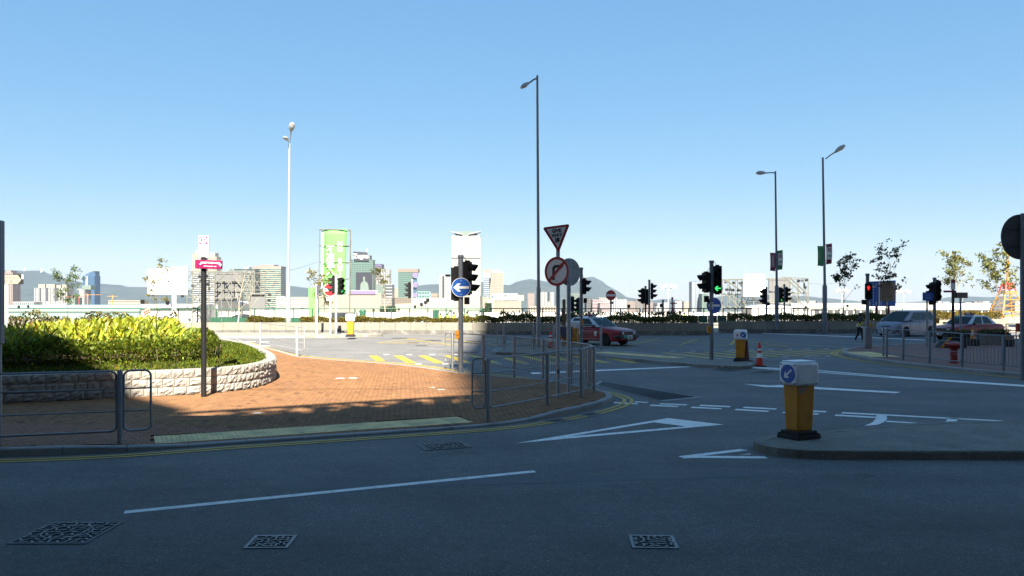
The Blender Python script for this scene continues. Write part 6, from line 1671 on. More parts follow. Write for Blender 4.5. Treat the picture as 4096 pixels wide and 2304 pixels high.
tree('young_tree', 'tall shaded young tree with scattered dark leaves over the blue lane sign', tb(3556, 62.2, .7), th(938, 62.2), .8, 80, 'leaf_dark', 67, leaf=.22, lw=.75, first=.3, r0=.06, nb=10, clr=.11, bare=.4, levels=2, tone=(.35, .8), wide=2.5)
tree('young_tree', 'sunlit loose crowned tree behind the white street sign at right', tb(3850, 66.5, .8), th(1000, 66.5), .9, 150, 'leaf_olive', 71, bark='bark_pale', leaf=.25, lw=.5, first=.25, r0=.055, nb=10, clr=.14, bare=.2, levels=2, tone=(.7, 1.7), wide=2.7)  # this and the next crown toned lighter, sunlight put into the leaf colour
tree('young_tree', 'sunlit broad tree by the yellow pylon, partly behind the round sign', tb(4002, 67.5, .8), th(985, 67.5), 1.0, 190, 'leaf_olive', 83, bark='bark', leaf=.26, lw=.5, first=.25, r0=.055, nb=11, clr=.14, bare=.2, levels=2, tone=(.7, 1.7), up=.5, wide=3.0)
# the brown edged hedge further back at the left
bl_ = catmull([(-34, 39), (-24, 37.5), (-17, 36.5), (-15, 36.8)], 1.0)
wall_hedge('hedge', 'long olive brown hedge behind the lilies at the far left', bl_, 0, 1.4, .55, 1.30, 9000, 91, m='leaf_yellow', size=.14, tone=(.35, 1.0), yellow=.2)
# ================================================================ MIDDLE DISTANCE
# green fence beyond the hedge
def fence(label, xs, d, ztop, zbot, m='fence_green', rr=.035, dfun=None, mid=False):
    f = dfun or (lambda x: d)
    t = thing('fence', label, 'fence', (xs[0], f(xs[0]), -.06), 0, 'green steel fences behind the hedges')
    for i, x in enumerate(xs):
        rod('post', (x, f(x), -.06), (x, f(x), ztop + .03), .045, M[m], t)
        if i:
            a = xs[i - 1]
            rod('rail', (a, f(a), ztop), (x, f(x), ztop), rr, M[m], t); rod('rail', (a, f(a), zbot), (x, f(x), zbot), rr * .8, M[m], t)
            if mid: rod('rail', (a, f(a), (ztop + zbot) / 2), (x, f(x), (ztop + zbot) / 2), rr * .8, M[m], t)
    return t
dF = 64.0
fx = lambda a, b, n: [PX(a + (b - a) * k / n, dF) for k in range(n + 1)]
fence('green steel fence left of the leaning banner tower', fx(560, 1250, 9), dF, PZ(1234.5, dF), .55)
fence('green steel fence behind the hedge and workers at the centre', fx(1270, 1930, 9), dF + .3, PZ(1234.5, dF), .55)
fence('green steel fence behind the taxi', fx(1935, 2560, 8), dF, PZ(1234.5, dF), .55)
fence('green steel fence between the paired signals and the gap in the wall', fx(2575, 2880, 5), dF + .3, PZ(1234, dF), .45)
fence('green steel fence right of the wall gap before the right stage', fx(2893, 3220, 7), dF, PZ(1234, dF), .45)
fence('green steel fence behind the red man signal', fx(3245, 3720, 7), dF + 4.5, PZ(1235, dF + 4.5), .5)
for px0, px1, lab, dd in ((1745, 1805, 'diagonal braced green fence gate left of the signal pole', .6), (1872, 1925, 'diagonal braced green fence gate right of the signal pole', .6), (3246, 3300, 'braced green gate frame right of the stage scaffold', 2.2)):
    d = dF + dd; x0, x1 = PX(px0, d), PX(px1, d); z1 = PZ(1240, d)
    t = thing('gate', lab, 'gate', (x0, d, -.06), 0, 'braced green gates')
    for x in (x0, x1): rod('post', (x, d, -.06), (x, d, z1), .045, M['fence_green'], t)
    rod('rail', (x0, d, z1), (x1, d, z1), .045, M['fence_green'], t); rod('brace', (x0, d, .35), (x1, d, z1), .04, M['fence_green'], t)
# green hoarding boards low on the left
d = 66; t = thing('hoarding', 'low green hoarding boards behind the far wall on the left', 'hoarding', (PX(850, d), d, -.06))
for k in range(9):
    x0, x1 = PX(840 + k * 46, d), PX(840 + (k + 1) * 46, d); obj('board', MB().bx(x0 + .015, x1 - .015, d, d + .06, -.06, PZ(1270, d)), M['fence_green'], t, world=True)
d = 67; t = thing('hoarding', 'low dark green hoarding behind the gap in the far wall', 'hoarding', (PX(2760, d), d, -.06))
for k in range(5):
    x0, x1 = PX(2755 + k * 38, d), PX(2755 + (k + 1) * 38, d); obj('board', MB().bx(x0 + .015, x1 - .015, d, d + .06, .55, PZ(1262, d)), M['fence_green'], t, world=True)
for px, lab in ((1449, 'rounded green portable cabin door standing left of the glass tower'), (1742, 'slim green cabin standing at the fence left of the workers')):
    d = 70; b = Vector((PX(px, d), d, -.06)); t = thing('portable_toilet', lab, 'cabin', b)
    obj('cabin_shell', MB().bx(-.22, .28, -.3, .3, 0, PZ(1238, d) + .06), M['fence_green'], t, bevel=.12)
# white hoardings / low walls that hide the waterfront ground
def slab(name, label, cat, px0, px1, y0, y1, d, depth, m, base=-.06, bands=(), seams=0):
    x0, x1 = PX(px0, d), PX(px1, d); z1 = PZ(y0, d); t = thing(name, label, cat, ((x0 + x1) / 2, d, base)); c = (x0 + x1) / 2
    obj('wall', MB().bx(x0 - c, x1 - c, 0, depth, 0, z1 - base), M[m], t)
    if seams:
        mb = MB()
        for k in range(1, seams): x = x0 - c + (x1 - x0) * k / seams; mb.bx(x - .02, x + .02, -.02, -.001, .05, z1 - base - .05)
        obj('seams', mb, M['galv_light'], t, kind='stuff')
    for (by0, by1, bm) in bands:
        obj('band', MB().bx(x0 - c - .05, x1 - c + .05, -.12, -.002, PZ(by1, d) - base, PZ(by0, d) - base), M[bm], t)
    return t
slab('hoarding', 'white site hoarding behind the sunlit hedge at the centre', 'hoarding', 1240, 2040, 1250, 1300, 84, .1, 'hoarding_white', seams=24)
slab('hoarding', 'white hoarding with faint mark below the small grey screen', 'hoarding', 745, 1250, 1240, 1290, 96, .1, 'hoarding_white', seams=18)
t = slab('hoarding', 'white hoarding beyond the fence right of the paired signals', 'hoarding', 2040, 2960, 1250, 1290, 105, .1, 'hoarding_white', seams=30)
slab('pier_building', 'long low pale building with a flat white roof across the right horizon', 'building', 3165, 3975, 1214, 1262, 120, 14, 'hoarding_white', bands=((1236, 1240, 'galv_light'),))
d = 119.6; t = thing('colonnade', 'row of glazed openings and white columns under the long low right roof', 'building', (PX(3200, d), d, -.06))
for k in range(26):
    px = 3262 + k * 27
    obj('window', MB().bx(PX(px, d), PX(px + 17, d), d + .1, d + .3, .3, PZ(1241, d)), M['glass_mid'], t, world=True)
slab('pier_roof', 'pale aqua roofed pier shed low on the left horizon', 'building', -60, 565, 1221, 1250, 112, 10, 'roof_aqua', bands=((1232, 1236, 'fence_green'), (1237, 1241, 'sign_white'), (1241, 1250, 'greygreen')))
slab('pier_roof', 'white low shed beneath the left billboard', 'building', 566, 800, 1217, 1250, 90, 6, 'hoarding_white', bands=((1232, 1240, 'fence_green'),))
# white billboard
d = 61; b = Vector((PX(697, d), d, -.06))
t = thing('billboard', 'large blank white billboard on one white post above the lilies', 'billboard', b)
obj('post', MB().cyl((0, 0, 0), (0, 0, PZ(1110, d)), .16, n=14), M['white_panel'], t, smooth=40)
obj('board', MB().add([(PX(588, d) - b.x, .05, PZ(1174, d)), (PX(744, d) - b.x, .25, PZ(1176, d)), (PX(744, d) - b.x, .25, PZ(1060, d)), (PX(588, d) - b.x, .05, PZ(1074, d)), (PX(588, d) - b.x, .2, PZ(1174, d)), (PX(744, d) - b.x, .4, PZ(1176, d)), (PX(744, d) - b.x, .4, PZ(1060, d)), (PX(588, d) - b.x, .2, PZ(1074, d))], [(0, 1, 2, 3), (4, 5, 6, 7), (0, 1, 5, 4), (1, 2, 6, 5), (2, 3, 7, 6), (3, 0, 4, 7)]), M['cloth_white'], t)
# scaffold stages
def stage(label, segs, d, m='truss', rmain=.055):
    x0 = min(PX(s[0], d) for s in segs); t = thing('stage_scaffold', label, 'scaffold', (x0, d, -.06), 0, 'scaffold stages on the waterfront')
    for s in segs:
        dy = s[4] if len(s) > 4 else 0; r = s[5] if len(s) > 5 else rmain
        rod('scaffold_pole', (PX(s[0], d), d + dy, PZ(s[1], d)), (PX(s[2], d), d + dy, PZ(s[3], d)), r, M[m], t, n=6)
    return t
segs = []
for px in (748, 770, 836, 858, 886, 926, 968, 1002, 1018): segs.append((px, 1082, px, 1262))
for y in (1086, 1122, 1156, 1190): segs.append((748, y, 1018, y + 3))
segs += [(748, 1122, 768, 1088), (836, 1126, 886, 1080), (838, 1240, 930, 1156), (836, 1155, 926, 1076), (885, 1082, 926, 1156), (886, 1156, 926, 1240), (926, 1076, 968, 1125), (968, 1125, 926, 1158), (968, 1100, 1002, 1160), (968, 1160, 1018, 1215), (1000, 1110, 970, 1160), (748, 1160, 800, 1215), (745, 1235, 800, 1170), (770, 1088, 836, 1156), (770, 1156, 836, 1090), (836, 1190, 770, 1245), (1018, 1156, 1000, 1240), (926, 1080, 1018, 1156)]
segs += [(a + 8, b, c + 8, e, 3.0, .045) for a, b, c, e in segs[:22]]
sA = stage('large left scaffold stage tower with crossing diagonal poles', segs, 88)
def screen(name, label, px0, px1, y0, y1, d, m='screen_grey', frame='grey_dark', f=.12):
    x0, x1 = PX(px0, d), PX(px1, d); z0, z1 = PZ(y1, d), PZ(y0, d); t = thing(name, label, 'screen', ((x0 + x1) / 2, d, z0), 0, 'stage screens'); c = (x0 + x1) / 2
    obj('panel', MB().bx(x0 - c, x1 - c, 0, .15, 0, z1 - z0), M[m], t)
    mb = t
    for a in ((x0 - c - f, x0 - c, 0, z1 - z0), (x1 - c, x1 - c + f, 0, z1 - z0), (x0 - c - f, x1 - c + f, -f * 1.6, 0), (x0 - c - f, x1 - c + f, z1 - z0, z1 - z0 + f * 2)):
        obj('frame', MB().bx(a[0], a[1], -.05, .2, a[2], a[3]), M[frame], t)
    return t
screen('stage_screen', 'large dull grey screen hung in the left scaffold stage', 862, 961, 1097, 1196, 89.2)
screen('stage_screen', 'smaller grey screen standing right of the left stage', 1003, 1057, 1181, 1232, 87.0)
segs = [(1000, 1172, 1000, 1262), (1061, 1172, 1061, 1262), (1000, 1176, 1061, 1176), (985, 1170, 1003, 1240), (1061, 1190, 1085, 1240)]
stage('small scaffold frame holding the smaller grey screen', segs, 86.8)
def canopy(label, px0, px1, y0, y1, d, dep=4):
    x0, x1 = PX(px0, d), PX(px1, d); z0, z1 = PZ(y1, d), PZ(y0, d); t = thing('canopy', label, 'canopy', ((x0 + x1) / 2, d, -.06), 0, 'white stage canopies'); c = (x0 + x1) / 2; vs = []; n = 10
    for k in range(n + 1):
        u = k / n; z = z0 + (z1 - z0) * math.sin(math.pi * (.15 + .7 * u)) ** .5
        vs += [(x0 - c + (x1 - x0) * u, 0, z + .06), (x0 - c + (x1 - x0) * u, dep, z + .06), (x0 - c + (x1 - x0) * u, 0, z0 - .3 + .06), (x0 - c + (x1 - x0) * u, dep, z0 - .3 + .06)]
    fs = []
    for k in range(n):
        a, b = 4 * k, 4 * k + 4; fs += [(a, a + 1, b + 1, b), (a, b, b + 2, a + 2), (a + 1, b + 1, b + 3, a + 3)]
    obj('cloth', MB().add(vs, fs), M['cloth_white'], t, smooth=50)
    for u in (0, .5, 1): obj('leg', MB().cyl((x0 - c + (x1 - x0) * u, .1, 0), (x0 - c + (x1 - x0) * u, .1, z0 + .06), .06, n=6), M['truss'], t)
    return t
canopy('white stage canopy beneath the large left screen', 864, 962, 1204, 1236, 90.5)
canopy('white rounded stage canopy under the right stage screen', 3008, 3172, 1220, 1250, 88)
segs = []
for px in (2890, 2916, 2942, 2950, 2968, 3092, 3140, 3160, 3194, 3215, 3233): segs.append((px, 1115, px, 1262))
segs += [(2890, 1118, 3140, 1113), (3128, 1108, 3235, 1114), (2890, 1176, 3080, 1178), (3160, 1170, 3236, 1174), (2890, 1230, 3236, 1232), (2980, 1212, 3165, 1210), (2990, 1202, 3165, 1202)]
segs += [(2890, 1118, 3045, 1222, -1, .085), (3130, 1110, 3192, 1170, -1, .085), (3150, 1112, 3212, 1172, -1, .085), (2892, 1176, 2950, 1232, -1, .075), (2916, 1180, 2990, 1236, -1, .07), (3165, 1180, 3200, 1222, -1, .075), (2950, 1235, 2976, 1180), (3214, 1112, 3232, 1226), (2970, 1236, 3000, 1180), (3172, 1240, 3196, 1262), (2912, 1118, 2945, 1236), (2944, 1118, 2970, 1150)]
segs += [(a + 6, b, c + 6, e, 4.0, .04) for a, b, c, e in [s[:4] for s in segs[:18]]]
stage('right hand scaffold stage with crossing white poles', segs, 92)
screen('stage_screen', 'grey screen hung in the right scaffold stage', 3080, 3158, 1120, 1203, 93.5)
d = 90; x0, x1 = PX(2975, d), PX(3078, d); b = Vector(((x0 + x1) / 2, d, PZ(1187, d)))
t = thing('cloth_cube', 'bright white cloth covered cube on the right scaffold stage', 'stage box', b)
wx = (x1 - x0) / 2; hz_ = PZ(1105, d) - PZ(1187, d)
obj('cloth', MB().add([(-wx, 0, 0), (wx * .78, 0, 0), (wx, 1.6, 0), (-wx, 1.6, 0), (-wx, 0, hz_), (wx * .6, 0, hz_), (wx, 1.6, hz_ + .28), (-wx * .55, 1.6, hz_ + .33)], [(0, 1, 5, 4), (1, 2, 6, 5), (2, 3, 7, 6), (3, 0, 4, 7), (4, 5, 6, 7), (0, 1, 2, 3)]), M['cloth_white'], t, bevel=.05)
for px in (2985, 3020, 3068): rod('leg', (PX(px, d), d + .5, -.06), (PX(px, d), d + .5, PZ(1186, d)), .05, M['truss'], t)
# stage spotlights
sl = thing_labels = ['left stage', 'right stage']
SP = [(776, 1108, 88), (797, 1108, 88), (744, 1144, 87.8), (772, 1145, 88), (826, 1107, 88), (834, 1140, 88), (728, 1186, 88), (998, 1090, 88), (968, 1196, 88), (1080, 1181, 87), (1078, 1203, 87), (2902, 1130, 92), (2932, 1133, 92), (2961, 1134, 92), (2971, 1133, 92), (2905, 1160, 92), (2920, 1161, 92), (2930, 1162, 92), (2951, 1163, 92), (2965, 1163, 92), (3192, 1125, 92), (3208, 1125, 92), (3224, 1122, 92), (3222, 1152, 92), (3225, 1230, 92), (3168, 1203, 92)]
SPL = ['black spotlight at the top left of the left stage scaffold', 'second black spotlight along the top left of the left stage', 'black spotlight just right of the white billboard', 'black spotlight on the middle rail right of the white billboard', 'black spotlight on the left stage just behind the wayfinding post', 'black spotlight on the left stage below the finger board', 'low black spotlight under the right edge of the billboard', 'cluster spotlight at the top right of the left stage', 'spotlight at the lower right corner of the large left screen', 'spotlight above the top edge right of the smaller grey screen', 'spotlight lower down right of the smaller grey screen',
       'leftmost spotlight in the upper row of the right stage', 'second spotlight in the upper left row of the right stage', 'third spotlight in the upper left row of the right stage', 'spotlight touching the white cube in the upper row of the right stage', 'leftmost spotlight in the lower row of the right stage', 'second spotlight in the lower row of the right stage', 'third spotlight in the lower row of the right stage', 'fourth spotlight in the lower row of the right stage', 'spotlight nearest the white cube in the lower row of the right stage',
       'first of three spotlights at the upper right of the right stage', 'middle of three spotlights at the upper right of the right stage', 'rightmost of three spotlights at the upper right of the right stage', 'spotlight on the middle rail at the far right of the right stage', 'low spotlight at the bottom right of the right stage', 'spotlight at the lower right corner of the right stage screen']
lm = mesh('spot_can', MB().lathe([(.12, -.2), (.17, -.1), (.2, .1), (.26, .3)], 10, (0, 0, 0), R(75)), 40); lm.materials.append(M['black_metal'])
ly = mesh('yoke', MB().box((0, 0, .3), (.5, .05, .05)).box((-.24, 0, .14), (.04, .06, .34)).box((.24, 0, .14), (.04, .06, .34))); ly.materials.append(M['black_metal'])
for k, (px, py, d) in enumerate(SP):
    left = px < 2000
    t = thing('stage_light', SPL[k], 'spotlight', P(px, py, d - .5), rnd.uniform(-.8, .8), 'spotlights on the left stage' if left else 'spotlights on the right stage')
    c = link('lamp_can', lm, t); c.scale = (.6, .6, .6); y_ = link('yoke', ly, t); y_.scale = (.6, .6, .6)
# small dark signs on thin posts scattered along the waterfront
pm = None
lab_ = {75: 'above the aqua roof, left of two', 113: 'above the aqua roof, right of two', 570: 'left of the white billboard', 670: 'below the white billboard', 690: 'right of the billboard post', 1494: 'below the violet roof billboard', 1595: 'before the cream hall, leftmost', 1660: 'right of the sunlit signal pole', 1686: 'tall, right of the sunlit signal pole', 1702: 'second of three before the white slab block', 1711: 'topmost before the white slab block', 2515: 'right of the shaded no entry sign', 2623: 'grey, between the twin signals and mast lamp', 3390: 'right of the dark tree under the lamp', 2670: 'low beside the fence behind the shaded hedge', 2775: 'under the blue tower'}
for px, py, sz, d in ((75, 1227, 9, 108), (113, 1226, 9, 108), (570, 1207, 15, 85), (670, 1212, 14, 84), (690, 1222, 12, 84), (1494, 1241, 8, 80), (1595, 1236, 9, 78), (1660, 1227, 9, 78), (1686, 1218, 11, 78), (1702, 1210, 11, 78), (1711, 1201, 13, 80), (2515, 1225, 12, 70), (2623, 1218, 12, 70), (3390, 1223, 10, 80), (2670, 1250, 8, 66), (2775, 1248, 6, 72)):
    b = Vector((PX(px, d), d, -.06)); z = PZ(py, d) + .06; s_ = sz * d / FPX
    t = thing('notice_post', 'small dark notice box on a thin post ' + lab_[px], 'notice', b, rnd.uniform(-.3, .3), 'dark notice boxes on thin posts')
    obj('post', MB().cyl((0, 0.05, 0), (0, .05, z), .03, n=6), M['galv_dark'], t)
    obj('box', MB().box((0, 0, z), (s_, .12, s_ * 1.15)), M['sign_back' if px == 2623 else 'black_plastic'], t, bevel=.02)
# lime banner tower
d = 76; b = Vector((PX(1330, d), d + 1, -.06))
t = thing('banner_tower', 'tall scaffold tower carrying a bright lime green banner with white lettering', 'banner tower', b)
X = lambda px: PX(px, d) - b.x
Zt = lambda py: PZ(py, d) + .06
for px, dy in ((1266, -.2), (1276, 1.2), (1390, -.2), (1380, 1.2)): obj('mast', MB().cyl((X(px), dy, 0), (X(px) + .1, dy, Zt(914)), .05, n=6), M['truss'], t)
for y in (914, 978, 1046, 1112): 
    for (pa, da, pb, db_) in ((1266, -.2, 1390, -.2), (1276, 1.2, 1380, 1.2), (1266, -.2, 1276, 1.2), (1390, -.2, 1380, 1.2)):
        obj('crossbar', MB().cyl((X(pa), da, Zt(y)), (X(pb), db_, Zt(y + 2)), .04, n=6), M['truss'], t)
obj('side_sheet', MB().bx(X(1276), X(1290), .02, .06, Zt(1150), Zt(922)), M['cloth_white'], t)
vs = []
for j in range(13):
    for i in range(7):
        u, v = i / 6, j / 12; px = 1287 + 93 * u - (6 - 6 * v) * (1 if False else 0); vs.append((X(px) - .12 * (1 - v), .08 * math.sin(u * 4 + v * 3) - .1, Zt(1180 - 265 * v - 3 * u)))
bn = obj('banner', MB().add(vs, [(j * 7 + i, j * 7 + i + 1, (j + 1) * 7 + i + 1, (j + 1) * 7 + i) for j in range(12) for i in range(6)]), M['lime'], t, smooth=60)
s2 = bn.modifiers.new('thick', 'SOLIDIFY'); s2.thickness = .02
text('NO ENTRY', .62, M['lime_white'], bn, (X(1353), -.22, Zt(1055)), vertical=True, bold=.018)
text('不准進入', .78, M['lime_white'], bn, (X(1314), -.22, Zt(1042)), vertical=True, bold=.012)
d = 79; t = thing('lime_banner', 'low strip of lime green banner left of the tower at fence height', 'banner', (PX(1250, d), d, -.06))
obj('cloth', MB().bx(-.36, .36, -.03, .03, .8, PZ(1147, d)), M['lime'], t); rod('pole', (PX(1235, d), d + .1, -.06), (PX(1235, d), d + .1, PZ(1145, d)), .05, M['truss'], t); rod('pole', (PX(1266, d), d + .1, -.06), (PX(1266, d), d + .1, PZ(1145, d)), .05, M['truss'], t)
# overhead cables
t = thing('cable', 'thin cable running from the pale lamp post to the banner tower', 'cable', P(1153, 1080, 60)); obj('wire', MB().tube([P(1155, 1083, 58.5), P(1210, 1068, 66), P(1268, 1048, 75)], .015, 4), M['galv_dark'], t, world=True)
t = thing('cable', 'thin cable from the right stage to the shaded tree', 'cable', P(3235, 1130, 90)); obj('wire', MB().tube([P(3235, 1134, 91), P(3290, 1137, 85), P(3365, 1130, 80)], .015, 4), M['galv_dark'], t, world=True)
# yellow lattice pylon
d = 118; b = Vector((PX(4030, d), d, -.06)); t = thing('lattice_pylon', 'yellow lattice pylon with a red top and tall mast at the right', 'pylon', b)
zt, zm, zk = PZ(1130, d) + .06, PZ(1166, d) + .06, PZ(975, d) + .06
def leg(sx, sy, z): 
    f = z / zt; w_ = 1.75 * (1 - f) + .42 * f; return Vector((sx * w_, sy * w_, z))
for sx in (-1, 1):
    for sy in (-1, 1):
        obj('leg', MB().tube([leg(sx, sy, 0), leg(sx, sy, zm)], .085, 6), M['crane_yellow'], t); obj('leg_top', MB().tube([leg(sx, sy, zm + .01), leg(sx, sy, zt)], .12, 6), M['crane_red'], t)
lv = [0.2, .8, 1.6, 2.5, 3.4, zm, zt]
for i, z in enumerate(lv):
    mk = 'crane_yellow' if z <= zm else 'crane_red'
    for (a, b_) in (((-1, -1), (1, -1)), ((-1, 1), (1, 1)), ((-1, -1), (-1, 1)), ((1, -1), (1, 1))):
        obj('strut', MB().tube([leg(*a, z), leg(*b_, z)], .055, 5), M[mk], t)
        if i and i < 6: obj('brace', MB().tube([leg(*a, lv[i - 1]), leg(*b_, z)], .035, 4), M['crane_yellow'], t)
obj('head_box', MB().box((0, 0, zt - .5), (.9, .9, .9)), M['crane_red'], t)
obj('mast', MB().cyl((0, 0, zt), (0, 0, zk), .16, .09, n=8), M['crane_yellow'], t)

# ================================================================ THE FAR SHORE
def facade(t, x0, x1, z0, z1, y, floors, bays, mw='white_wall', mg='glass_dark', band=.4, pier=.4, depth=None, dep=24, vs_=.8):
    """glass block with real spandrels and piers standing proud of it; local coordinates"""
    obj('window', MB().bx(x0 + .3, x1 - .3, y + .5, y + dep - .3, z0, z1 - .2), M[mg], t)
    mb = MB(); fh = (z1 - z0) / floors
    for k in range(floors + 1):
        zz = z0 + fh * k; a, b = max(z0, zz - fh * band / 2), min(z1, zz + fh * band / 2)
        if b > a and band > 0: mb.bx(x0, x1, y, y + dep, a, b)
    if bays:
        bw = (x1 - x0) / bays
        for k in range(bays + 1):
            xx = x0 + bw * k; a, b = max(x0, xx - bw * pier / 2), min(x1, xx + bw * pier / 2)
            if pier > 0: mb.bx(a, b, y - .12, y + .9, z0, z1 - .05)
        nb_ = max(2, int(dep / bw)) if bw > .5 else 4
        for k in range(nb_ + 1):
            yy = y + dep * k / nb_; s_ = dep / nb_ * pier / 2
            a, b = max(y, yy - s_), min(y + dep, yy + s_)
            for xx in (x0, x1): mb.bx(xx - .12 if xx == x0 else xx - .8, xx + .8 if xx == x0 else xx + .12, a + .013, b - .013, z0, z1 - .07)
    obj('wall', mb, M[mw], t, kind='stuff', fix=False)
def building(label, px0, px1, ytop, D, floors, bays, mw='white_wall', mg='glass_dark', band=.45, pier=.45, dep=24, ybase=1206, name='building', roof=None, rz=0.0, cat='building', group=None):
    x0, x1 = PX(px0, D), PX(px1, D); b = Vector(((x0 + x1) / 2, D, gz(D))); t = thing(name, label, cat, b, rz, group)
    c = (x1 - x0) / 2; z1 = PZ(ytop, D) - b.z
    facade(t, -c, c, 0, z1, 0, floors, bays, mw, mg, band, pier, dep=dep)
    for r in roof or []:
        a0, a1, yt, yb, mm = r[:5]; obj('roof_block', MB().bx(PX(a0, D) - b.x, PX(a1, D) - b.x, 3, dep - 3, PZ(yb, D) - b.z, PZ(yt, D) - b.z), M[mm], t)
    return t
def box_on(t, D, px0, px1, y0, y1, yoff, m, name='panel', th_=1.0):
    b = t.location; return obj(name, MB().bx(PX(px0, D) - b.x, PX(px1, D) - b.x, yoff - th_, yoff, PZ(y1, D) - b.z, PZ(y0, D) - b.z), M[m], t)
D = 1500
building('hazy pinkish tower block behind the street sign at the far left', 12, 51, 1090, D, 30, 5, 'pinkish', 'glass_mid', roof=[(18, 40, 1082, 1091, 'pinkish')])
t = building('pale apartment complex with round topped towers at the left', 137, 268, 1152, D, 20, 13, 'white_wall', 'glass_mid', .35, .5, roof=[(150, 176, 1137, 1151, 'cream'), (181, 215, 1137, 1151, 'cream'), (222, 240, 1140, 1151, 'cream'), (245, 262, 1138, 1151, 'cream')])
for a, b_ in ((158, 166), (184, 192), (218, 232)): box_on(t, D, a, b_, 1152, 1203, -.2, 'glass_mid', 'recess', .6)
t = building('tall blue glass tower stepped up to the right, far left', 331, 378, 1103, 1700, 34, 6, 'glass_blue', 'glass_blue', .2, .25, roof=[(340, 378, 1094, 1104, 'glass_blue'), (352, 378, 1088, 1095, 'glass_blue'), (366, 378, 1084, 1089, 'glass_mid')])
box_on(t, 1700, 343, 352, 1104, 1203, -.3, 'galv_light', 'stripe', .5)
building('slim white tower standing before the blue glass tower', 317, 337, 1158, D, 14, 3, 'white_wall', 'glass_mid', roof=[(306, 330, 1155, 1159, 'white_wall'), (325, 360, 1141, 1158, 'greygreen')])
building('low grey green site building under the left cranes', 268, 300, 1190, 1420, 4, 4, 'greygreen', 'greygreen')
building('long low tan waterfront building with flat roof left of the billboard', 433, 570, 1201, 1400, 4, 22, 'cream', 'glass_mid', .5, .4)
building('small row of low white waterfront blocks at the far left', 52, 136, 1207, 1400, 2, 10, 'white_wall', 'glass_mid')
building('yellow grey twin residential tower behind the wayfinding panel, left twin', 770, 812, 1012, D, 46, 6, 'cream', 'glass_green', .45, .5, roof=[(780, 800, 999, 1013, 'cream')], group='twin residential towers')
building('yellow grey twin residential tower behind the wayfinding panel, right twin', 832, 866, 1026, D, 44, 5, 'cream', 'glass_green', .45, .5, roof=[(838, 858, 1011, 1027, 'cream')], group='twin residential towers')
building('grey striped office block behind the left stage poles', 771, 858, 1092, 1300, 18, 0, 'white_wall', 'glass_dark', .5, 0, roof=[(800, 850, 1090, 1093, 'beige')])
building('grey green striped block behind the big left screen', 935, 1020, 1075, 1320, 20, 0, 'greygreen', 'glass_dark', .35, 0, roof=[(975, 992, 1068, 1076, 'white_wall')])
# curved green tower with bands
def banded(label, px0, px1, ytop, D, floors, mw, mg, bulge=.18, cap=None):
    x0, x1 = PX(px0, D), PX(px1, D); b = Vector(((x0 + x1) / 2, D, gz(D))); t = thing('building', label, 'building', b); c = (x1 - x0) / 2; z1 = PZ(ytop, D) - b.z; n = 16
    def ringp(s): return [(-c * s + 2 * c * s * k / n, -math.sin(math.pi * k / n) * c * bulge * s + (1 - s) * 2) for k in range(n + 1)] + [(c * s, 30), (-c * s, 30)]
    obj('window', MB().prism(ringp(.985), 0, z1), M[mg], t)
    mb = MB(); fh = z1 / floors
    for k in range(1, floors + 1): mb.prism(ringp(1.0), fh * k - fh * .42, fh * k - fh * .05)
    obj('floor_band', mb, M[mw], t, kind='stuff')
    mb = MB(); r_ = random.Random(3)
    for k in range(floors):
        for i in range(n):
            if r_.random() < .35: p, q = ringp(.992)[i], ringp(.992)[i + 1]; mb.add([(p[0], p[1] - .05, fh * k), (q[0], q[1] - .05, fh * k), (q[0], q[1] - .05, fh * (k + .6)), (p[0], p[1] - .05, fh * (k + .6))], [(0, 1, 2, 3)])
    obj('dark_window', mb, M['glass_dark'], t, kind='stuff')
    if cap: obj('roof_cap', MB().prism(ringp(1.01), z1, z1 + cap[1]), M[cap[0]], t); obj('roof_block', MB().prism(ringp(.5), z1 + cap[1], z1 + cap[1] + 2.5), M[cap[0]], t)
    return t
banded('wide curved green glass tower banded with pale floor lines', 1010, 1124, 1072, 1350, 22, 'cream', 'glass_green', cap=('pinkish', 3.0))
building('slim white tower half hidden behind the pale lamp post', 1127, 1142, 1132, D, 16, 3, 'white_wall', 'glass_mid')
building('long white low building with dark horizontal louvre lines', 1104, 1262, 1188, 1000, 9, 0, 'white_wall', 'grey_wall', .68, 0, roof=[(1108, 1136, 1184, 1189, 'white_wall')])
t = building('broad cream hotel with many small square windows under a violet roof billboard', 1387, 1524, 1174, 1000, 12, 24, 'cream', 'beige', .55, .55, dep=30)
box_on(t, 1000, 1390, 1512, 1161, 1176, 0, 'white_wall', 'billboard_frame', .8); p_ = box_on(t, 1000, 1396, 1503, 1163, 1177, -.85, 'violet', 'billboard', .3); box_on(t, 1000, 1396, 1406, 1163, 1177, -1.2, 'beige', 'billboard_end', .2)
building('cream hotel wing with small windows behind the left no entry sign', 1266, 1388, 1180, 1020, 11, 20, 'cream', 'beige', .55, .55)
t = building('dark glass tower topped by a sloping board reading a name in white', 1402, 1490, 1038, 1250, 26, 8, 'greygreen', 'glass_green', .25, .12, roof=[(1412, 1478, 1020, 1039, 'grey_dark')])
b = t.location; Dz = 1250
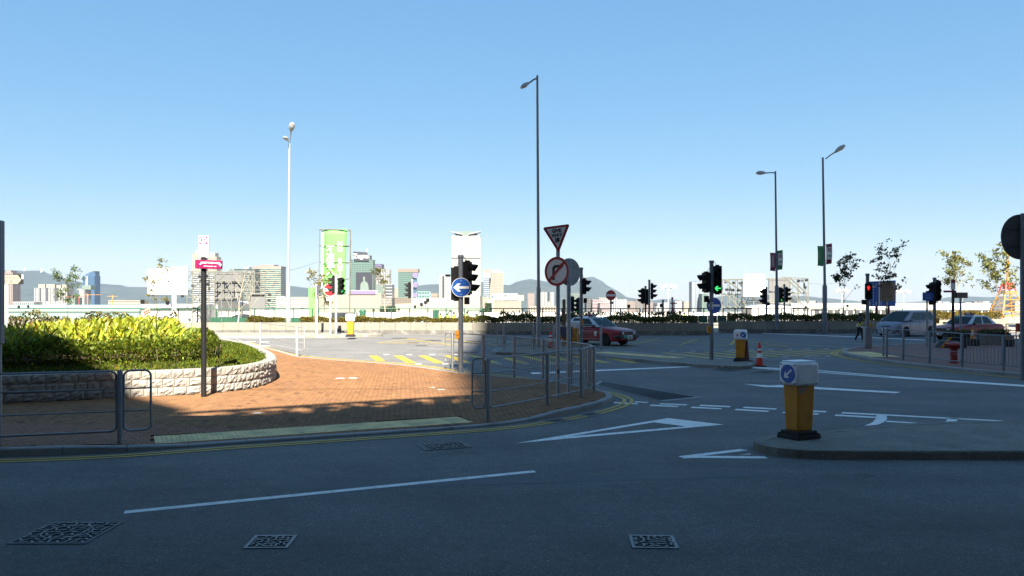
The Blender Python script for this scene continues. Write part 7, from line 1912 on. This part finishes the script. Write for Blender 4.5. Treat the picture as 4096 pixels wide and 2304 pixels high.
obj('name_board', MB().add([(PX(1417, Dz) - b.x, -1.5, (PZ(1043, Dz) - b.z)), (PX(1476, Dz) - b.x, -1.5, (PZ(1044, Dz) - b.z)), (PX(1469, Dz) - b.x, -.5, (PZ(1009, Dz) - b.z)), (PX(1413, Dz) - b.x, -.5, (PZ(1006, Dz) - b.z)), (PX(1417, Dz) - b.x, 1.5, (PZ(1043, Dz) - b.z)), (PX(1476, Dz) - b.x, 1.5, (PZ(1044, Dz) - b.z)), (PX(1469, Dz) - b.x, 2, (PZ(1009, Dz) - b.z)), (PX(1413, Dz) - b.x, 2, (PZ(1006, Dz) - b.z))], [(0, 1, 2, 3), (4, 5, 6, 7), (0, 1, 5, 4), (1, 2, 6, 5), (2, 3, 7, 6), (3, 0, 4, 7)]), M['board_dark'], t)
text('Zegna', 9.2, M['white_panel'], t, (PX(1444, Dz) - b.x, -2.0, (PZ(1025, Dz) - b.z)), bold=.22)
ad = box_on(t, Dz, 1424, 1489, 1090, 1164, -.3, 'board_dark', 'advert_screen', .6)
obj('pale_figure', MB().prismY([(PX(1443 + x, Dz) - b.x, (PZ(y, Dz) - b.z)) for x, y in ((-2, 1162), (-1, 1140), (3, 1130), (10, 1126), (11, 1121), (9, 1114), (11, 1107), (15, 1106), (18, 1110), (17, 1120), (18, 1125), (27, 1130), (31, 1142), (33, 1162))], -1.2, -.95), M['greygreen'], ad)
rod('antenna', (PX(1467, Dz), Dz + 4, PZ(1012, Dz)), (PX(1467, Dz), Dz + 4, PZ(994, Dz)), .4, M['white_panel'], t)
building('violet topped office block just right of the name board tower', 1478, 1527, 1056, 1330, 22, 6, 'navy', 'violet', .2, .15)
building('white ribbed tower with grey crown behind the spindly tree', 1490, 1556, 1076, 1280, 18, 7, 'white_wall', 'grey_wall', .1, .5, roof=[(1482, 1500, 1072, 1078, 'beige')])
building('green sided low block right of the broad cream hotel', 1504, 1534, 1138, 1100, 12, 4, 'greygreen', 'greygreen', .1, .3)
building('dark striped block between the green block and the green glass tower', 1532, 1568, 1138, 1120, 9, 0, 'white_wall', 'glass_dark', .45, 0)
building('dark brown striped narrow block beside the spindly tree trunk', 1525, 1568, 1192, 950, 9, 0, 'cream', 'grey_dark', .4, 0)
building('tan apartment block with window grid before the green glass tower', 1568, 1655, 1190, 1000, 8, 14, 'beige', 'glass_mid', .5, .5)
building('beige tower behind the tan apartment block', 1567, 1592, 1153, 1300, 12, 5, 'cream', 'beige')
t = building('green glass tower with a brown crown left of the central signal', 1592, 1650, 1088, 1250, 19, 0, 'greygreen', 'glass_green', .3, 0, roof=[(1590, 1672, 1075, 1089, 'beige')])
for k in range(5): box_on(t, 1250, 1652, 1672 - (k % 2) * 5, 1092 + k * 20, 1108 + k * 20, 6 if k % 2 else 2, 'glass_blue' if k % 2 else 'violet', 'bay', 8)
building('low turquoise roofed block right of the green glass tower', 1655, 1718, 1166, 1350, 6, 6, 'roof_aqua', 'glass_green', .3, .2)
building('small tan stepped block before the hills left of the white slab', 1718, 1750, 1172, 1400, 6, 5, 'beige', 'cream')
building('white apartment row with window grid left of the cream hall', 1655, 1785, 1192, 980, 10, 18, 'white_wall', 'grey_wall', .6, .6)
t = building('white slab tower with rows of small dark windows and a dark stripe', 1757, 1822, 1107, 1150, 20, 7, 'white_wall', 'glass_mid', .5, .6, roof=[(1762, 1800, 1096, 1108, 'white_wall'), (1780, 1820, 1097, 1107, 'glass_green')])
box_on(t, 1150, 1769, 1777, 1104, 1190, -.3, 'glass_dark', 'dark_stripe', .5)
t = building('tallest white skyscraper with winged roof behind the central signal', 1807, 1920, 942, D, 58, 16, 'white_wall', 'beige', .42, .5, dep=45)
b = t.location
obj('roof_crown', MB().prismY([(PX(1820, D) - b.x, (PZ(942, D) - b.z)), (PX(1906, D) - b.x, (PZ(942, D) - b.z)), (PX(1906, D) - b.x, (PZ(926, D) - b.z)), (PX(1864, D) - b.x, (PZ(923, D) - b.z)), (PX(1820, D) - b.x, (PZ(925, D) - b.z))], 4, 40), M['greygreen'], t)
obj('wing', MB().prismY([(PX(1804, D) - b.x, (PZ(925, D) - b.z)), (PX(1850, D) - b.x, (PZ(936, D) - b.z)), (PX(1850, D) - b.x, (PZ(939, D) - b.z)), (PX(1804, D) - b.x, (PZ(929, D) - b.z))], -3, 20), M['white_wall'], t)
obj('wing', MB().prismY([(PX(1922, D) - b.x, (PZ(924, D) - b.z)), (PX(1874, D) - b.x, (PZ(936, D) - b.z)), (PX(1874, D) - b.x, (PZ(939, D) - b.z)), (PX(1922, D) - b.x, (PZ(928, D) - b.z))], -3, 20), M['white_wall'], t)
box_on(t, D, 1805.5, 1921.5, 1031, 1033.5, 2, 'grey_wall', 'ledge', 3)
# cream hall with a swept roof
d_ = 700; b = Vector((PX(1800, d_), d_, gz(d_))); t = thing('concert_hall', 'windowless cream hall with a swept sloping roof behind the workers', 'building', b)
obj('wall', MB().prismY([(PX(x, d_) - b.x, PZ(y, d_) - b.z) for x, y in ((1580, 1258), (1582, 1216), (1640, 1214), (1668, 1226), (1700, 1234), (1760, 1228), (1810, 1212), (1842, 1194), (1860, 1184), (1920, 1182), (1921, 1258))], 0, 60), M['cream'], t)
t = building('white bank building with window grid and a rooftop name sign', 1968, 2084, 1202, 900, 9, 22, 'cream', 'grey_wall', .5, .5, roof=[(2070, 2096, 1180, 1203, 'cream')])
b = t.location; Db = 900
obj('roof_sign', MB().bx(PX(1970, Db) - b.x, PX(2070, Db) - b.x, -1.2, -.2, (PZ(1200, Db) - b.z), (PZ(1175, Db) - b.z)), M['white_panel'], t)
text('中国建设银行', 4.0, M['navy'], t, (PX(2027, Db) - b.x, -1.3, (PZ(1184, Db) - b.z)), bold=.08, sx=.88)
text('China Construction Bank', 2.1, M['navy'], t, (PX(2026, Db) - b.x, -1.5, (PZ(1194.5, Db) - b.z)), bold=.04, sx=.86)
vs, fs = [], []
for k in range(21):
    a = R(40 + 280 * k / 20); vs += [(1.5 * math.cos(a), 0, 1.5 * math.sin(a)), (2.5 * math.cos(a), 0, 2.5 * math.sin(a))]
fs = [(2 * k, 2 * k + 2, 2 * k + 3, 2 * k + 1) for k in range(20)]
obj('emblem', MB().add(vs, fs), M['sign_blue'], t, loc=(PX(1978.5, Db) - b.x, -1.32, (PZ(1187, Db) - b.z)))
building('cream clock side hotel with window grid left of the white bank', 1918, 1952, 1190, 880, 10, 8, 'cream', 'pinkish', .5, .5, roof=[(1922, 1940, 1184, 1191, 'greygreen')])
building('white low front block left of the white bank with three dark pilasters', 1948, 1972, 1196, 870, 8, 3, 'white_wall', 'white_wall', .5, .2)
building('striped dark glass tower with a brown crown right of the skyscraper', 1934, 1957, 1112, 1300, 18, 0, 'white_wall', 'glass_blue', .4, 0, roof=[(1935, 1964, 1077, 1092, 'pinkish'), (1935, 1962, 1092, 1112, 'white_wall')])
building('cream tower with fine piers and a white roof crown right of the skyscraper', 1957, 2013, 1090, 1320, 26, 12, 'cream', 'grey_wall', .3, .5, roof=[(1964, 2008, 1081, 1091, 'white_wall'), (1975, 2002, 1079, 1082, 'white_wall')])
building('slim striped tower left of the tall street lamp', 2111, 2137, 1173, 1250, 16, 3, 'pinkish', 'grey_dark', .5, .4)
t = building('group of white ribbed towers just right of the tall street lamp', 2163, 2216, 1168, 1350, 14, 9, 'white_wall', 'glass_mid', .15, .5); box_on(t, 1350, 2191, 2199, 1168, 1204, -.3, 'glass_dark', 'dark_stripe', .5)
building('low cream seafront block with ledges beneath the ribbed towers', 2120, 2225, 1226, 640, 3, 9, 'cream', 'beige', .5, .4)
building('pale green glass block behind the give way posts', 2283, 2318, 1172, 1300, 12, 5, 'greygreen', 'glass_mid', .4, .4)
building('low brown and white striped hotel right of the dark hooded signal', 2370, 2408, 1198, 820, 9, 0, 'white_wall', 'maroon', .5, 0)
building('wide brown and white striped block above the taxi roof', 2400, 2440, 1212, 800, 8, 0, 'white_wall', 'maroon', .5, 0)
building('pale windowless grey slab right of the hooded signal', 2347, 2370, 1194, 830, 9, 2, 'grey_wall', 'grey_wall', .2, .2)
building('white ribbed office block behind the shaded no entry sign', 2398, 2466, 1190, 1150, 12, 9, 'white_wall', 'glass_mid', .2, .5)
building('hazy white apartment slab right of the shaded no entry sign', 2463, 2506, 1197, 1300, 12, 9, 'white_wall', 'glass_blue', .2, .5)
building('hazy pinkish apartment block left of the paired signals', 2508, 2540, 1204, 1350, 11, 7, 'pinkish', 'glass_mid', .3, .5)
building('hazy orange tinted tower behind the paired signals', 2542, 2572, 1200, 1380, 12, 5, 'beige', 'glass_blue', .2, .5)
building('hazy pale block between the paired signals', 2575, 2612, 1208, 1380, 10, 7, 'pinkish', 'glass_mid', .3, .5)
building('tall blue ribbed tower at the left of the right hand signal', 2768, 2812, 1126, 1450, 30, 8, 'galv_light', 'glass_blue', .12, .4, roof=[(2776, 2806, 1124, 1127, 'glass_blue')])
building('lower green glass tower against the tall blue ribbed tower', 2808, 2832, 1175, 1420, 16, 4, 'greygreen', 'glass_green', .4, .3)
for k, (a, b_, y, mm) in enumerate(((2620, 2645, 1212, 'white_wall'), (2648, 2672, 1210, 'white_wall'), (2700, 2728, 1204, 'white_wall'), (2735, 2766, 1206, 'cream'), (3190, 3225, 1204, 'white_wall'), (3236, 3262, 1203, 'white_wall'), (3268, 3300, 1206, 'grey_wall'), (3752, 3768, 1205, 'white_wall'), (3772, 3800, 1207, 'white_wall'), (3862, 3888, 1209, 'white_wall'), (3896, 3912, 1207, 'cream'), (3915, 3930, 1206, 'pinkish'), (3932, 3958, 1205, 'white_wall'), (4060, 4082, 1205, 'white_wall'))):
    wh = ('right of the paired signals', 'left of the purple distant sign', 'right of the purple distant sign', 'just left of the blue ribbed tower', 'behind the right end of the stage', 'under the left bannered lamp', 'between the bannered lamps', 'left of the dark wayfinding post', 'behind the dark wayfinding post', 'right of the white street sign', 'second right of the white street sign', 'third right of the white street sign', 'widest, left of the yellow pylon', 'right of the yellow pylon')[k]
    building('tiny hazy housing block on the far shore ' + wh, a, b_, y, 2200, 7, 6, mm, 'glass_mid', .4, .5, dep=40, group='tiny housing blocks on the far shore')
# tower cranes on the far left shore
for k, (px, yt, j0, j1, lab) in enumerate(((316, 1186, 262, 345, 'thin red tower crane left of the blue glass tower'), (350, 1179, 318, 405, 'thin orange tower crane before the blue glass tower'), (450, 1185, 428, 472, 'small orange tower crane left of the white billboard'))):
    Dc = 1380; b = Vector((PX(px, Dc), Dc, gz(Dc))); t = thing('tower_crane', lab, 'crane', b, 0, 'tower cranes on the left shore'); z = PZ(yt, Dc) - b.z; mm = M['crane_red' if k == 0 else 'crane_yellow']
    obj('mast', MB().box((0, 0, z / 2 + 1), (.8, .8, z + 2)), mm, t); obj('jib', MB().box(((PX(j0, Dc) + PX(j1, Dc)) / 2 - b.x, 0, z), (PX(j1, Dc) - PX(j0, Dc), .6, .6)), mm, t); obj('cab', MB().box((1, 0, z - 1.6), (1.4, 1.4, 1.4)), M['white_wall'], t)
# shoreline greenery
for k, (px0, px1, y, D_, sd, lab) in enumerate(((1520, 1580, 1226, 620, 3, 'dark clump of waterfront trees left of the cream hall'), (1940, 1965, 1212, 640, 4, 'small dark trees right of the cream hall'))):
    x0, x1 = PX(px0, D_), PX(px1, D_); zt = PZ(y, D_); r_ = random.Random(sd); pos = [(r_.uniform(x0, x1), D_ + r_.uniform(0, 6), gz(D_) + r_.uniform(0, 1) ** .6 * (zt - gz(D_)) * (.7 + .3 * math.sin(q * .37))) for q in range(1400)]
    o = leaf_obj('waterfront_trees', leaves_mesh('waterfront_trees', pos, 1.1, .8, sd, tone_lo=.4, tone_hi=1.2), M['leaf_dark'], kind='stuff'); o['label'] = lab
# hills
def hill(name, prof, D, depth, seed, x_pad=0):
    xs = [p[0] for p in prof]; n = 220; rows = 14; mb = MB(); r_ = random.Random(seed)
    import mathutils.noise as mn
    vs = []
    for j in range(rows + 1):
        v = j / rows
        for i in range(n + 1):
            px = xs[0] + (xs[-1] - xs[0]) * i / n; y = lerp_tab(prof, px)
            hx = PZ(y, D); x = PX(px, D)
            s_ = math.sin(v * math.pi / 2) ** .8 if v <= 1 else 1
            yy = D - depth * (1 - v)
            nz = mn.fractal(Vector((x * .0022, yy * .0022, seed)), .9, 2.0, 5)
            z0_ = gz(yy); z = z0_ + (hx - 2 - z0_) * s_ * (1 + .22 * nz * (1 - v) * 1.6) + 1.5 * mn.noise(Vector((x * .02, yy * .02, seed))) * v
            vs.append((x, yy, z - (3 if j == 0 else 0)))
    for i in range(n + 1):
        px = xs[0] + (xs[-1] - xs[0]) * i / n; vs.append((PX(px, D), D + depth * .8, gz(D + depth) - 3))
    w_ = n + 1; fs = [(j * w_ + i, j * w_ + i + 1, (j + 1) * w_ + i + 1, (j + 1) * w_ + i) for j in range(rows + 1) for i in range(n)]
    o = obj(name, mb.add(vs, fs), M['hill'], smooth=80, kind='structure'); return o
o = hill('hills', [(-500, 1150), (-200, 1110), (0, 1092), (40, 1088), (62, 1086), (80, 1081), (95, 1084), (125, 1086), (150, 1081), (172, 1083), (200, 1096), (250, 1110), (300, 1121), (340, 1132), (375, 1137), (420, 1134), (450, 1138), (480, 1138), (510, 1146), (545, 1150), (600, 1149), (690, 1147), (745, 1158), (900, 1168), (1000, 1150), (1150, 1142), (1190, 1145), (1240, 1152), (1300, 1162), (1420, 1190), (1500, 1200)], 5200, 1500, 3); o['label'] = 'hazy blue hill ridge behind the left towers'
o = hill('hills', [(1400, 1198), (1560, 1170), (1640, 1153), (1700, 1141), (1757, 1136), (1850, 1142), (1930, 1130), (1990, 1136), (2040, 1140), (2062, 1128), (2085, 1121), (2120, 1115), (2150, 1120), (2200, 1126), (2270, 1134), (2330, 1150), (2400, 1165), (2470, 1186), (2540, 1199)], 5400, 1500, 5); o['label'] = 'hazy hill ridge behind the central towers'
o = hill('hills', [(2100, 1190), (2260, 1150), (2310, 1124), (2345, 1110), (2362, 1110), (2392, 1124), (2420, 1146), (2450, 1178), (2470, 1188), (2530, 1196), (2600, 1201)], 6400, 1500, 9); o['label'] = 'pointed far peak behind the dark hooded signal'
o = hill('hills', [(2440, 1201), (2580, 1206), (2610, 1201), (2640, 1196), (2665, 1195), (2690, 1198), (2720, 1205), (2745, 1206), (2790, 1203), (2850, 1190), (2890, 1182), (2960, 1176), (3060, 1180), (3180, 1183), (3240, 1192), (3280, 1204), (3400, 1208), (3620, 1209), (3680, 1205), (3740, 1198), (3790, 1188), (3830, 1184), (3870, 1187), (3900, 1191), (3930, 1192), (3960, 1187), (4010, 1184), (4096, 1194), (4300, 1190), (4600, 1200)], 5600, 1400, 7); o['label'] = 'low hazy hills along the right horizon'
for px, py, lab in ((99, 1074, 'tiny white radar dome on the left ridge top'), (166, 1080, 'tiny white rounded dome right of the radar on the left ridge')):
    D_ = 5150; b = P(px, py, D_); t = thing('hilltop_dome', lab, 'dome', b, 0, 'white domes on the left ridge'); obj('dome', MB().lathe([(5.5, -14), (6, -3), (5, 2), (3, 4), (.1, 5)], 12), M['white_panel'], t, smooth=50)

# ================================================================ THE BUILDINGS THAT CAST THE SHADE (behind the camera), WITH UNSEEN BLOCKERS ADDED TO DEEPEN IT
def block(name, label, poly, z1, floors, m='tower_facade', extra=None):
    c = sum((Vector((*p, 0)) for p in poly), Vector()) / len(poly); t = thing(name, label, 'building', (c.x, c.y, -.05))
    lp_ = [(p[0] - c.x, p[1] - c.y) for p in poly]; obj('wall', MB().prism(lp_, 0, z1 + .05), M[m], t)
    mb = MB(); n = len(lp_)
    for k in range(1, floors):
        z = z1 * k / floors
        for i in range(n):
            a, b = Vector((*lp_[i], 0)), Vector((*lp_[(i + 1) % n], 0)); mid = (a + b) / 2; dv = b - a
            mb.box((mid.x, mid.y, z), (max(.5, dv.length - .6), .12, z1 / floors * .5), math.atan2(dv.y, dv.x))
    obj('window', mb, M['glass_dark'], t, kind='stuff'); return t
sx = math.tan(R(SUN_YAW))
def gl_(x, y, h): return (x + h * sx, y - h)          # roof point whose shadow falls on ground point x, y (sun at 45 degrees)
HT = 115
ya, yb_ = 73 - HT, 73 - HT - 40
xl = lambda y: -1.35 - sx * (y - 21); xr = lambda y: 30.3 - sx * (y - 60)
block('office_tower', 'tall grey office tower behind the viewer shading the right of the junction', [(xl(yb_), yb_), (xr(ya), yb_), (xr(ya), ya), (xl(yb_), ya)], HT, 30)
HP = 24.0
p0, p1 = gl_(-9.2, 15.75, HP), gl_(0.3, 20.9, HP); q0 = gl_(-34, 2.3, HP)
pd = block('podium', 'low podium block with an open rooftop parapet behind the viewer', [q0, p1, (p1[0] + 2, -24), (q0[0], -24)], HP - 1.5, 5)
a, b = Vector((*q0, 0)), Vector((*p1, 0)); L_ = (b - a).length; an = math.atan2((b - a).y, (b - a).x); o_ = pd.location
mid = (a + b) / 2 - o_; nv = Vector((math.sin(an), -math.cos(an), 0))
obj('parapet_rail', MB().box((mid.x + nv.x * .15, mid.y + nv.y * .15, HP - .12), (L_, .2, .2), an), M['concrete'], pd)
mb = MB(); rp_ = random.Random(12)
for k in range(int(L_ / .15)):
    p = a.lerp(b, (k + .5) * .15 / L_) - o_ + nv * .15
    for q in range(8):
        if rp_.random() < (.28 + .09 * q if (k // 3) % 2 else .12 + .07 * q) : mb.box((p.x, p.y, HP - .36 - .155 * q), (.16, .2, .17), an + rp_.uniform(-.3, .3))
obj('dapple_pieces', mb, M['concrete'], pd, kind='stuff')  # random pieces shaped to break the roof's shadow edge into dapples
HA = 36.0
k0, k1 = gl_(-6.75, 17.4, HA), gl_(-15.6, 27.0, HA)
block('sky_blocker', 'unseen pale block added far to the left of the viewer to cut sky light', [(-135, -60), (-82, -60), (-82, 18), (-135, 18)], 92, 24)  # unseen block added to hide sky from the shaded ground
block('sky_blocker', 'unseen pale block added to the right of the viewer to cut sky light', [(52, -85), (115, -85), (115, 8), (52, 8)], 74, 20)  # added out of view as well, shuts off sky light from the right
fb_ = thing('shade_deck', 'unseen broad concrete deck added over the viewer to darken the near road', 'shade_deck', (0, 5.5, 0))  # unseen deck added overhead to keep sky light off the near road
obj('deck', MB().bx(-48, 48, -3.2, 3.0, 6.9, 7.9), M['concrete_dark'], fb_)
for k in range(4): obj('column', MB().cyl((-45 + k * 30, -2.2, 0), (-45 + k * 30, -2.2, 6.9), .45, n=14), M['concrete_dark'], fb_, smooth=40)
block('annex', 'plain annex block behind the viewer shading the left of the planter', [k0, k1, gl_(-45, 27.0, HA), (gl_(-45, 0, HA)[0], -32), (k0[0], -32)], HA, 7)
# thin bright haze over the harbour
hz = obj('haze', MB().bx(-6600, 6600, -320, 9100, -128, 265), None if False else M['ground'], kind='stuff')
hm = bpy.data.materials.new('haze'); hm.use_nodes = True; n_ = hm.node_tree.nodes; n_.clear()
ou = n_.new('ShaderNodeOutputMaterial'); pv = n_.new('ShaderNodeVolumePrincipled'); pv.inputs['Color'].default_value = (.42, .56, .84, 1); pv.inputs['Density'].default_value = 0.000042; pv.inputs['Anisotropy'].default_value = 0.0
hm.node_tree.links.new(pv.outputs[0], ou.inputs['Volume']); hm.cycles.homogeneous_volume = True if hasattr(hm, 'cycles') and hasattr(hm.cycles, 'homogeneous_volume') else None
hz.data.materials.clear(); hz.data.materials.append(hm)
hz['label'] = 'thin bright haze over the harbour'
